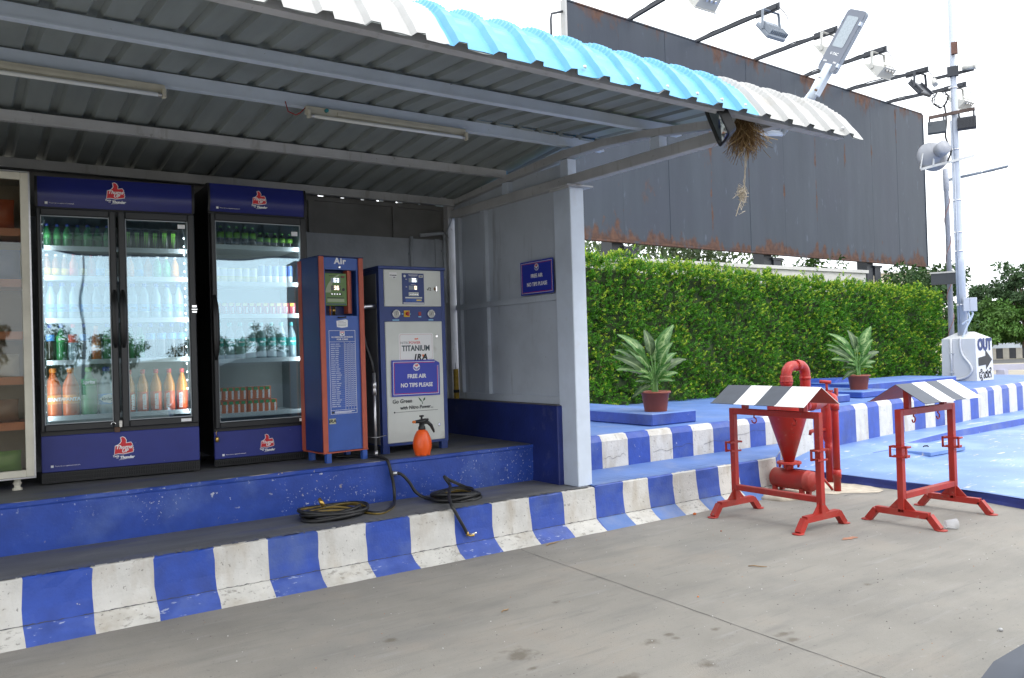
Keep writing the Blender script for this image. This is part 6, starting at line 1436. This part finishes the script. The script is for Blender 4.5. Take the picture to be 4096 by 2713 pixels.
# ------------------------------------------------------------------ pillar and poles
m_pw = M('pillar_white_paint', (.56,.57,.59), .6, var=.05, vs=2.5, bump=.1, bs=30, marks=(((.55,.54,.50),3,.60,.15,.4),))
pil = thing('gate_pillar', 'square white concrete pillar lettered OUT with a black arrow', 'pillar', (15.735,7.705,.655))
mb = MB(); hw = .305
mb.add([(-hw-.01,-hw-.01,0),(hw+.01,-hw-.01,0),(hw+.01,hw+.01,0),(-hw-.01,hw+.01,0),(-hw,-hw,.775),(hw,-hw,.775),(hw,hw,.775),(-hw,hw,.775),(-.10,-.10,.90),(.10,-.10,.90),(.10,.10,.90),(-.10,.10,.90)],
       [(0,1,5,4),(1,2,6,5),(2,3,7,6),(3,0,4,7),(4,5,9,8),(5,6,10,9),(6,7,11,10),(7,4,8,11),(8,9,10,11)]); mb.build('block', m_pw, pil)
m_nav = M('navy_lettering', (.02,.035,.13), .6, var=.1, vs=9, obj=True)
text('OUT', .285, (.012,-hw-.012,.655), m_nav, pil, .016, sx=.80, spacing=1.06)
mb = MB(); mb.prism([(-.235,.27),(.04,.29),(.04,.20),(.275,.38),(.04,.56),(.04,.455),(-.235,.42)],(0,-hw-.009,0),FX,FZ,.002); mb.build('arrow', M('arrow_black',(.02,.02,.022),.6,var=.15,vs=9,obj=True), pil)
def stroke(mb, pts, th, y):
    P = [Vector((p[0],0,p[1])) for p in pts]
    for a, b in zip(P, P[1:]):
        d = (b-a).normalized(); nq = Vector((-d.z,0,d.x))*th/2; e = d*th*.3
        mb.add([Vector((0,y,0))+q for q in (a-e-nq, b+e-nq, b+e+nq, a-e+nq)], [(0,1,2,3)])
def arc(cx, cz, rx, rz_, a0, a1, n=12): return [(cx+rx*math.cos(R(a0+(a1-a0)*i/n)), cz+rz_*math.sin(R(a0+(a1-a0)*i/n))) for i in range(n+1)]
mb = MB(); y = -hw-.0125; th = .020
K = lambda pts: [((px-212)*.00214,(824-py)*.00116) for px, py in pts]
def curve(pts, k=5):
    v = smooth([Vector((p[0],0,p[1])) for p in K(pts)], k); return [(p.x,p.z) for p in v]
for i_, pts in enumerate(([(106,695),(138,687),(158,668),(152,648),(136,650),(134,664)],[(122,700),(111,735),(117,772),(134,780),(146,765),(142,742),(130,742)],[(140,775),(156,785),(160,805),(148,818),(134,806)],
    [(152,715),(172,692),(190,705),(191,735),(183,768),(196,784),(206,765),(207,735)],[(212,694),(240,684),(258,662)],[(247,706),(224,708),(215,740),(222,772),(240,778),(254,755),(250,722),(240,704)],
    [(284,772),(270,780),(266,750),(272,715),(290,701),(306,714),(312,745),(312,772),(302,778)],[(262,694),(296,686),(314,660),(312,636),(298,630),(294,646)])):
    stroke(mb, curve(pts), th, y-.0004*i_)
mb.build('lettering', m_btxt, pil)
mb = MB(); mb.tube([(-hw-.03,.12,.04),(-hw-.03,.12,.78)],.02,8); mb.tube(smooth([(-hw-.03,-.05,.79),(-hw-.03,-.05,.62),(-hw-.03,-.09,.47),(-hw-.03,-.20,.32),(-hw-.03,-.24,.20),(-hw-.03,-.16,.09),(-hw-.03,-.03,.035),(-hw-.03,.12,.03)],6),.022,8); mb.tube([(-hw-.03,-.05,.78),(-.16,-.06,.83),(-.11,-.06,1.0),(-.09,-.07,1.25),(-.02,-.12,1.34)],.018,8)
for z in (.15,.5): mb.box((-hw-.05,.085,z),(-hw-.01,.155,z+.02))
mb.build('conduit', m_pw, pil)
pole = thing('utility_pole', 'tall white steel pole on the pillar carrying floodlights, a horn speaker and boxes', 'pole', (15.60,7.705,1.50), R(-64))
mb = MB(); mb.lathe([(.082,0),(.080,1.35),(.072,1.42),(.060,1.45),(.058,3.2),(.050,7.2)],16); mb.build('shaft', M('pole_paint',(.40,.44,.51),.5,var=.08,vs=3,marks=(((.26,.25,.24),7,.60,.1,.5,(1,1,.4)),)), pole)
mb = MB(); mb.tube([(-.06,-.05,0),(-.062,-.05,4.0)],.020,8); mb.tube([(-.03,-.075,.2),(-.035,-.065,3.2)],.012,6); mb.build('conduit', bpy.data.materials['pole_paint'], pole)
mb = MB()
for z in (.55,1.55,1.9,2.5,3.45,4.6):
    mb = MB(); mb.lathe([(.086 if z < 1.4 else .064,0),(.086 if z < 1.4 else .064,.025)],14,(0,0,z)); mb.box((-.085,-.085,z+.0),(-.05,-.02,z+.025)); mb.build('strap', m_alu, pole)
mb = MB(); mb.box((.03,-.26,.43),(.13,-.11,.68),0,.006); mb.box((.133,-.25,.43),(.25,-.11,.68),0,.006); mb.box((.02,-.10,.45),(.2,-.08,.66)); mb.build('meter_box', M('box_grey',(.46,.49,.55),.5,var=.06), pole)
mb = MB(); mb.tube(smooth([(.10,-.18,.43),(.12,-.19,.30),(.05,-.16,.24),(.0,-.14,.20)],6),.018,6); mb.tube(smooth([(.16,-.18,.43),(.17,-.19,.36),(.06,-.17,.12),(-.02,-.15,-.1)],6),.018,6); mb.build('cable', m_steel, pole)
mb = MB(); mb.bar((-.43,-.10,4.10),(.33,-.10,4.15),.04,.06); xbar = mb.build('crossarm', M('rusty_angle',(.09,.06,.05),.8,var=.3), pole)
def flood2(x, tilt, fin):
    Mx = Matrix.Translation((x,-.10,3.90)) @ Matrix.Rotation(R(tilt),4,'X'); mb = MB(); mb.box((-.155,-.04,-.12),(.155,.04,.12),0,.01,Mx)
    if fin:
        for q in np.linspace(-.145,.145,14): mb.box((q-.004,-.09,-.115),(q+.004,-.041,.115),0,0,Mx)
    mb.box((-.13,-.05,.05),(-.09,-.041,.11),0,0,Mx); mb.bar(Mx @ Vector((-.12,0,.12)),(x-.12,-.10,4.11),.03,.012); mb.bar(Mx @ Vector((.12,0,.12)),(x+.12,-.10,4.12),.03,.012)
    return mb.build('floodlight_head', M('pole_flood_dark',(.045,.055,.065),.5,var=.15) if not fin else m_ld, pole)
flood2(-.30,-12,False); flood2(.19,-12,True)
mb = MB(); mb.lathe([(.0,-.02),(.28,-.0),(.29,.01),(.25,.06),(.17,.16),(.10,.24),(.09,.25)],24,(-.40,.10,3.40),(.42,-.9,.12)); mb.lathe([(.10,0),(.135,.03),(.135,.16),(.11,.19),(0,.20)],18,(-.27,-.12,3.45),(.5,-.85,.2)); mb.build('horn_speaker', M('horn_grey',(.30,.31,.34),.5,var=.08), pole)
mb = MB(); mb.bar((-.60,-.06,3.16),(.30,-.06,3.30),.03,.045); mb.bar((-.60,-.1,3.16),(-.55,-.08,3.45),.03,.02); mb.bar((-.38,-.1,3.2),(-.36,-.14,3.45),.03,.02); mb.build('speaker_bracket', M('bracket_white',(.60,.60,.58),.6,var=.1), pole)
mb = MB(); mb.box((-.02,-.12,5.22),(.09,-.05,5.44)); mb.build('rusted_plate', M('rust_plate',(.13,.065,.05),.8,var=.3,vs=10), pole)
mb = MB(); mb.bar((-.34,-.02,4.84),(.34,-.02,4.90),.05,.05); mb.box((-.10,-.1,4.82),(.09,.0,5.0)); mb.build('camera_bracket', m_blk, pole)
mb = MB(); mb.tube([(-.32,-.02,4.82),(-.30,-.12,4.70)],.05,10); mb.tube([(.16,-.1,4.93),(.36,-.18,4.90)],.045,10); mb.lathe([(.055,0),(.055,.02)],10,(.36,-.18,4.90),(.9,-.35,-.1)); mb.build('cctv_camera', m_lw, pole)
mb = MB(); rnd = random.Random(3)
for i in range(5):
    c_ = Vector((-.22,-.1,4.42)); mb.tube([c_+Vector((.13*math.cos(a+i)*rnd.uniform(.7,1.2),rnd.uniform(-.03,.03),.15*math.sin(a+i)*rnd.uniform(.7,1.2))) for a in np.linspace(0,5.6,14)],.008,5)
mb.tube(smooth([(-.16,-.08,4.3),(-.14,-.08,4.0),(-.16,-.08,3.7),(-.08,-.08,3.45),(-.14,-.08,3.25)],6),.016,6); mb.build('cable_loop', m_black, pole)
p2_ = thing('lamp_post', 'grey lamp post wound with reddish tape behind the white pole', 'lamp post', (18.66,9.46,0), R(-62))
mb = MB(); mb.lathe([(.062,0),(.050,4.75),(.062,4.76),(.062,5.25),(.05,5.26)],14); mb.build('shaft', M('post_grey',(.36,.38,.43),.5,var=.06), p2_)
mb = MB(); mb.tube([(.060*math.cos(t*4.5),.060*math.sin(t*4.5),t*.62+.2) for t in np.linspace(0,7.3,150)],.010,4); mb.build('tape', M('faded_red_tape',(.30,.16,.14),.7,var=.2), p2_)
mb = MB(); mb.bar((.05,0,5.00),(.70,.05,5.10),.05,.06); mb.tube([(.2,.0,5.04),(.95,.05,5.12)],.025,6); mb.build('arm', m_lg, p2_)
mb = MB(); mb.bar((.72,.05,5.10),(1.22,.09,5.18),.14,.05,0,(0,0,1),.02); mb.build('lamp_head', m_lg, p2_)
bd = thing('control_box', 'dark box with a white top edge on the lamp post behind the white pole', 'box', (18.1,9.22,2.62), R(-64))
mb = MB(); mb.box((-.32,-.10,0),(.32,.06,.24)); mb.build('case', M('case_dark',(.035,.04,.045),.5,var=.1), bd); mb = MB(); mb.box((-.34,-.12,.241),(.34,.08,.275)); mb.build('lid', m_lw, bd)

# ------------------------------------------------------------------ trees and far buildings
def crown(parent, clumps, n_per, ln, cols, rg, mat=m_leaf2, name='crown', flat=.8):
    B_, D_2, N_2, L_, W_, C_ = [],[],[],[],[],[]
    for (c, r, dens) in clumps:
        n = int(n_per*dens); q = unit(rg.normal(size=(n,3))); rr_ = r*rg.random(n)**.38; p = np.array(c)+q*rr_[:,None]*np.array([1,1,flat])
        d = unit(q*.6+rg.normal(0,.6,(n,3))+np.array([0,0,-.25])); nn_ = unit(q+rg.normal(0,.5,(n,3))+np.array([0,0,.5])); l = ln*rg.uniform(.6,1.3,n)
        t = rg.random(n)[:,None]; c_ = np.array(cols[0])*(1-t)+np.array(cols[1])*t; c_ = c_*rg.uniform(.75,1.25)*rg.uniform(.85,1.15,n)[:,None]
        B_.append(p); D_2.append(d); N_2.append(nn_); L_.append(l); W_.append(l*.5); C_.append(c_)
    o = leaf_cloud(name, np.concatenate(B_), np.concatenate(D_2), np.concatenate(N_2), np.concatenate(L_), np.concatenate(W_), np.concatenate(C_).astype(np.float32), mat, parent); return o
def tree(name, label, cat, x, y, h, r, trunk_h, ncl, n_per, ln, cols, seed, group, z0=0, spread=1.0, trunk=True, flat=.8):
    rg = np.random.default_rng(seed); t = thing(name, label, cat, (x,y,z0), 0, group); cl = []
    limbs = []
    for i in range(ncl):
        a = rg.uniform(0,6.28); q = rg.random()**.6; zz = trunk_h+(h-trunk_h)*(.15+.8*rg.random()); k = math.sqrt(max(.05,1-((zz-(trunk_h+h)/2)/((h-trunk_h)/2*1.05))**2))
        c = (r*q*k*math.cos(a)*spread, r*q*k*math.sin(a)*spread, zz); cl.append((c, r*rg.uniform(.22,.42), rg.uniform(.5,1.3))); limbs.append(c)
    crown(t, cl, n_per, ln, cols, rg, flat=flat)
    if trunk:
        mb = MB(); mb.tube([(0,0,-.1),(.05*r,.03*r,trunk_h*.6),(0,0,trunk_h),(-.05*r,0,trunk_h+(h-trunk_h)*.5)],[.045*h**.8*.6+.03,.04*h**.8*.5+.02,.03*h**.8*.5+.02,.02],8)
        for c in limbs[:10]: mb.tube([(0,0,trunk_h*.9),(c[0]*.5,c[1]*.5,(trunk_h+c[2])/2),c],[.06,.035,.012],5)
        mb.build('trunk', m_bark, t)
    return t
DG = ((.035,.080,.030),(.070,.130,.050)); MG = ((.030,.085,.015),(.075,.150,.030)); PG = ((.07,.12,.05),(.14,.19,.09))
def far(a, d): return (math.sin(yaw)*d+math.cos(yaw)*a, math.cos(yaw)*d-math.sin(yaw)*a)
# tree seen under the billboard at the left, and greenery behind the wall
x, y = far(4.6, 23); tree('broadleaf_tree', 'grey green tree seen through the gap under the billboard', 'tree', x, y, 5.2, 3.2, 1.8, 26, 330, .16, PG, 31, None)
x, y = far(2.7, 25); tree('broadleaf_tree', 'grey green tree showing between the shed post and the billboard support', 'tree', x, y, 5.4, 2.6, 1.8, 22, 300, .16, PG, 32, None)
x, y = far(7.0, 18.5); tree('shrub', 'thin leafy shoots rising above the white wall under the billboard', 'shrub', x, y, 3.45, .75, 1.5, 12, 70, .12, MG, 33, None)
x, y = far(10.35, 21.0); tree('broadleaf_tree', 'dark feathery tree showing just above the right end of the hedge', 'tree', x, y, 3.25, 1.3, 1.2, 18, 420, .13, ((.025,.07,.02),(.06,.12,.03)), 34, None)
# right hand trees and bushes beyond the road
fpx = lambda px, d: far((px-2048)/3276.9*d, d)
for i, (px, d, h, r, th_, ncl, npr, ln, cols, lab) in enumerate((
    (4095,50,6.0,1.6,2.4,24,170,.26,DG,'tall dark feathery tree at the right edge beyond the road'),
    (3955,54,5.0,1.15,2.0,14,140,.26,DG,'shorter dark feathery tree left of the tallest one beyond the road'),
    (3900,57,4.3,1.05,1.8,12,150,.30,DG,'small dark tree right of the white pole beyond the road'),
    (4020,58,4.6,1.3,1.8,14,150,.30,DG,'dark tree in the gap between the two taller feathery trees'))):
    x, y = fpx(px, d); tree('feathery_tree', lab, 'tree', x, y, h, r, th_, ncl, npr, ln, cols, 40+i, 'trees beyond the road', flat=.45)
for i, (px, d, h, r, lab) in enumerate(((3800,52,2.9,1.3,'bright green bush between the hedge end and the white pole'),(3850,53,3.0,1.3,'bright green bush right behind the white pole'),(3905,51,3.1,1.2,'bright green bush just right of the meter box'),(3968,50,3.4,1.3,'bright green bush in the middle of the far bank'),(4035,51,3.3,1.3,'bright green bush under the tallest tree'),(4100,50,3.5,1.3,'bright green bush cut off by the right edge of the picture'))):
    x, y = fpx(px, d); tree('bush', lab, 'bush', x, y, h, r, .5, 26, 210, .22, ((.045,.125,.02),(.11,.22,.04)), 50+i, 'bushes beyond the road', trunk=False, z0=.2)
for i, (px, lab) in enumerate(((3850,'low grassy mound behind the white pillar'),(3945,'low grassy mound just right of the white pillar on the far kerb'),(4065,'low grassy mound by the right edge on the far kerb'))):
    x, y = fpx(px, 63); tree('grass_mound', lab, 'bush', x, y, 2.3, 1.5, .9, 18, 200, .16, ((.06,.13,.04),(.12,.19,.07)), 60+i, 'grass mounds along the far kerb', trunk=False, flat=.35)
x, y = far(33.4, 62); fb_ = thing('house', 'cream house with slatted window just past the right end of the hedge', 'house', (x,y,0), -yaw)
mb = MB(); mb.box((-6,0,0),(.3,8,4.72)); mb.build('wall', M('cream_wall',(.62,.57,.44),.8,var=.05), fb_); mb = MB(); mb.box((-6.1,-.15,4.72),(.36,8.1,4.80)); mb.build('roof', m_lw, fb_)
mb = MB(); mb.box((-.66,-.06,3.92),(-.02,0.05,4.58)); wn = mb.build('window', m_lw, fb_)
for i in range(4): mb = MB(); mb.box((-.62,-.10,3.95+i*.155),(-.06,-.07,4.07+i*.155)); mb.build('slat', M('slat_dark',(.12,.12,.12),.6,var=0) if i == 0 else bpy.data.materials['slat_dark'], wn)
fb_.location = (*far(21.65,41.5),0)
# overhead wires
mb = MB()
for z0, z1 in ((4.9,7.6),(4.5,6.7),(4.1,6.1)):
    a = Vector((*far(14,58),z0)); b = Vector((*far(46,62),z1)); mb.tube([a+(b-a)*t-Vector((0,0,1.2*math.sin(math.pi*t))) for t in np.linspace(0,1,14)],.012,4)
tag(mb.build('overhead_wires', M('wire_grey',(.2,.2,.22),.6,var=0)), 'thin overhead wires crossing the sky above the far trees', 'wires')

# ------------------------------------------------------------------ what the cooler glass reflects: forecourt canopy, trees and lamps behind the camera
cp = thing('forecourt_canopy', 'wide flat forecourt canopy on pillars behind the viewer, mirrored in the cooler doors', 'canopy', (0,-13,0))
mb = MB(); mb.box((-18,-5.5,5.3),(18,4.6,5.9)); mb.build('canopy_slab', M('canopy_soffit',(.30,.31,.33),.6,var=.06,vs=1), cp)
mb = MB(); mb.box((-18.1,-5.6,5.25),(18.1,-5.5,6.1)); mb.box((-18.1,4.6,5.25),(18.1,4.7,6.1)); mb.box((18,-5.5,5.25),(18.1,4.6,6.1)); mb.box((-18.1,-5.5,5.25),(-18,4.6,6.1)); mb.build('fascia', m_navyb, cp)
for x in (-12,-4,13):
    mb = MB(); mb.box((x-.25,-2,0),(x+.25,-1.5,5.3)); mb.build('pillar', m_lw, cp)
rg_ = random.Random(8)
for i in range(16):
    x = -42+i*6.4+rg_.uniform(-2,2); y = -62-rg_.uniform(0,10)
    tree('roadside_tree', 'dark roadside tree across the road behind the viewer', 'tree', x, y, rg_.uniform(3.0,5.2), rg_.uniform(2.0,3.4), .8, 12, 200, .34, DG, 80+i, 'trees mirrored in the cooler doors')
for i, (x, y) in enumerate(((-14,-40),(-4,-34),(9,-38),(20,-42))):
    lp = thing('road_lamp', 'twin armed road lamp behind the viewer mirrored in the cooler glass', 'lamp post', (x,y,0), .3*i, 'road lamps behind the viewer')
    mb = MB(); mb.lathe([(.10,0),(.06,8.2)],8); mb.build('mast', m_lg, lp); mb = MB(); mb.tube([(-1.5,0,8.9),(-.7,0,8.5),(0,0,8.0),(.7,0,8.5),(1.5,0,8.9)],.04,6); mb.build('arm', m_lg, lp)
    for s_ in (-1,1): mb = MB(); mb.box((s_*1.35,-.1,8.8),(s_*2.1,.1,8.92)); mb.build('lamp_head', m_lg, lp)

# ------------------------------------------------------------------ grey car at the lower right corner
car = thing('parked_car', 'dark grey car whose bonnet edge shows in the lower right corner', 'car', (1.15,-.235,0))
m_car = M('car_grey_paint', (.035,.042,.058), .5, .0, var=.04, vs=3); m_tyre = M('tyre_rubber', (.02,.02,.02), .85, var=.1); m_cg = M('car_glass_dark',(.015,.018,.02),.08,var=0)
prof = [(0,.35),(0,.62),(.03,.80),(.10,.93),(.24,.985),(.6,1.0),(1.25,1.04),(1.75,1.42),(2.1,1.50),(3.2,1.50),(3.75,1.30),(3.9,.95),(3.95,.45),(3.9,.3),(.1,.3)]
mb = MB(); n = len(prof); secs = ((-.88,.90),(-.84,.97),(-.70,1.0),(0,1.012),(.70,1.0),(.84,.97),(.915,.90))
for (yy_, s_) in secs:
    for (x, z) in prof: mb.v.append((x+(1-s_)*.5*(1 if x < 2 else -1), yy_, .3+(z-.3)*(.5+.5*s_)))
for i in range(len(secs)-1):
    for j in range(n): mb.f.append((i*n+j,i*n+(j+1)%n,(i+1)*n+(j+1)%n,(i+1)*n+j)); mb.m.append(1 if j in (6,) else 0); mb.s.append(True)
mb.f += [tuple(range(n)), tuple(range((len(secs)-1)*n,len(secs)*n))[::-1]]; mb.m += [0,0]; mb.s += [False,False]
mb.build('body', [m_car, m_cg], car)
for x in (.75,3.1):
    for yy_ in (-.86,.88):
        mb = MB(); mb.lathe([(.18,-.10),(.31,-.10),(.32,-.07),(.32,.07),(.31,.10),(.18,.10)],22,(x,yy_-.06*(1 if yy_ > 0 else -1),.32),(0,1,0)); wh = mb.build('wheel', m_tyre, car)
        mb = MB(); mb.lathe([(.0,-.08),(.185,-.09),(.185,.09),(0,.08)],16,(x,yy_-.06*(1 if yy_ > 0 else -1),.32),(0,1,0)); mb.build('rim', m_alu, wh)
for yy_ in (-.62,.62): mb = MB(); mb.box((-.012,yy_-.16,.66),(.04,yy_+.16,.80),0,.01); mb.build('headlight', m_chrome, car)
for s_ in (-1,1): mb = MB(); mb.box((1.7,s_*.93-.002,1.06),(3.3,s_*.93+.002,1.40)) if False else mb.box((1.75,s_*.905-.004,1.08),(3.3,s_*.905+.012,1.36),0,.003); mb.build('side_window', m_cg, car)

# ------------------------------------------------------------------ small litter on the forecourt
def twig(x, y, l, rz, lab):
    mb = MB(); mb.tube([(-l/2,0,.004),(-l*.2,.006,.007),(l*.15,-.004,.006),(l/2,.005,.004)],[.003,.004,.004,.002],5); o = mb.build('twig', M('dry_twig',(.26,.17,.09),.9,var=.2) if 'dry_twig' not in bpy.data.materials else bpy.data.materials['dry_twig']); o.location = (x,y,.002); o.rotation_euler.z = rz; tag(o, lab, 'twig', 'dry twigs')
twig(3.80,4.985,.16,.25,'dry twig lying along the foot of the striped kerb'); twig(4.42,3.566,.12,-.9,'dry twig lying alone in the middle of the concrete'); twig(2.62,3.9,.07,.3,'small twig on the concrete left of the ground joint')
def peb(x, y, s, c, lab, cat='stone', nme='pebble'):
    mb = MB(); rnd = random.Random(int(x*1000)); pr_ = []
    mb.lathe([(.0,0),(s*.8,.1*s),(s,s*.5),(s*.75,s*.95),(0,s*1.15)],8); mb.v = [(a*(1+rnd.uniform(-.2,.2)),b*.8*(1+rnd.uniform(-.2,.2)),c_) for a,b,c_ in mb.v]
    o = mb.build(nme, mcol('pebble_%d' % int(x*100), c, .8)); o.location = (x,y,.0); tag(o, lab, cat)
peb(4.366,2.021,.014,(.42,.42,.42),'pale grey pebble near the lower right corner'); peb(5.374,4.995,.018,(.5,.12,.03),'small orange lump by the skirt of the blue step','litter','orange_lump'); peb(5.05,4.42,.008,(.30,.10,.05),'tiny brick chip left of the left red stand','stone','brick_chip'); peb(3.64,3.378,.007,(.55,.18,.05),'tiny orange crumb near the ground joint','litter','crumb'); peb(9.95,5.60,.02,(.6,.06,.06),'small red lump on the blue apron ledge behind the right stand','litter','red_lump')
blob('brick_dust', 5.563, 3.629, .05, .025, M('brick_dust_red',(.33,.16,.10),.95,var=.3,vs=30))
cup = MB(); cup.lathe([(.030,0),(.040,.085),(.042,.087),(.038,.085),(.028,.003)],16); cm = bpy.data.materials.new('frosted_plastic'); cm.use_nodes = True; cm.node_tree.nodes['Principled BSDF'].inputs['Alpha'].default_value = .38; cm.node_tree.nodes['Principled BSDF'].inputs['Base Color'].default_value = (.7,.72,.74,1); cm.node_tree.nodes['Principled BSDF'].inputs['Roughness'].default_value = .3
cup = cup.build('plastic_cup', cm); cup.location = (6.37,3.33,.036); cup.rotation_euler = (R(88),0,.9); tag(cup, 'crushed clear plastic cup lying against the foot of the right red stand', 'cup')
mb = MB(); pr = None
for i in range(40):
    t = i/39; x = 7.02+.60*t; y = 4.62-.16*t+.035*math.sin(t*9)+random.uniform(-.006,.006); ww = .004*(1-t*.6)
    if pr: mb.add([(pr[0],pr[1]-pr[2],.003),(x,y-ww,.003),(x,y+ww,.003),(pr[0],pr[1]+pr[2],.003)],[(0,1,2,3)])
    pr = (x,y,ww)
struct(mb.build('ground_crack', m_crk))
# grit scattered over the concrete
mb = MB(); rnd = random.Random(77)
for i in range(900):
    x = rnd.uniform(1.0,8.5); y = rnd.uniform(1.6,5.0); s = rnd.choice((.0025,.003,.004,.005))
    if x > 7.3: continue
    a = rnd.uniform(0,6.28); mb.add([(x+s*math.cos(a),y+s*math.sin(a),.0),(x+s*math.cos(a+2.1),y+s*math.sin(a+2.1),0),(x+s*math.cos(a+4.2),y+s*math.sin(a+4.2),0),(x,y,s*.9)],[(0,1,3),(1,2,3),(2,0,3)],0 if rnd.random() < .6 else (1 if rnd.random() < .6 else 2))
tag(mb.build('grit', [M('grit_dark',(.12,.11,.10),.9,var=0),M('grit_pale',(.55,.54,.52),.9,var=0),M('grit_rust',(.36,.17,.08),.9,var=0)]), kind='stuff')
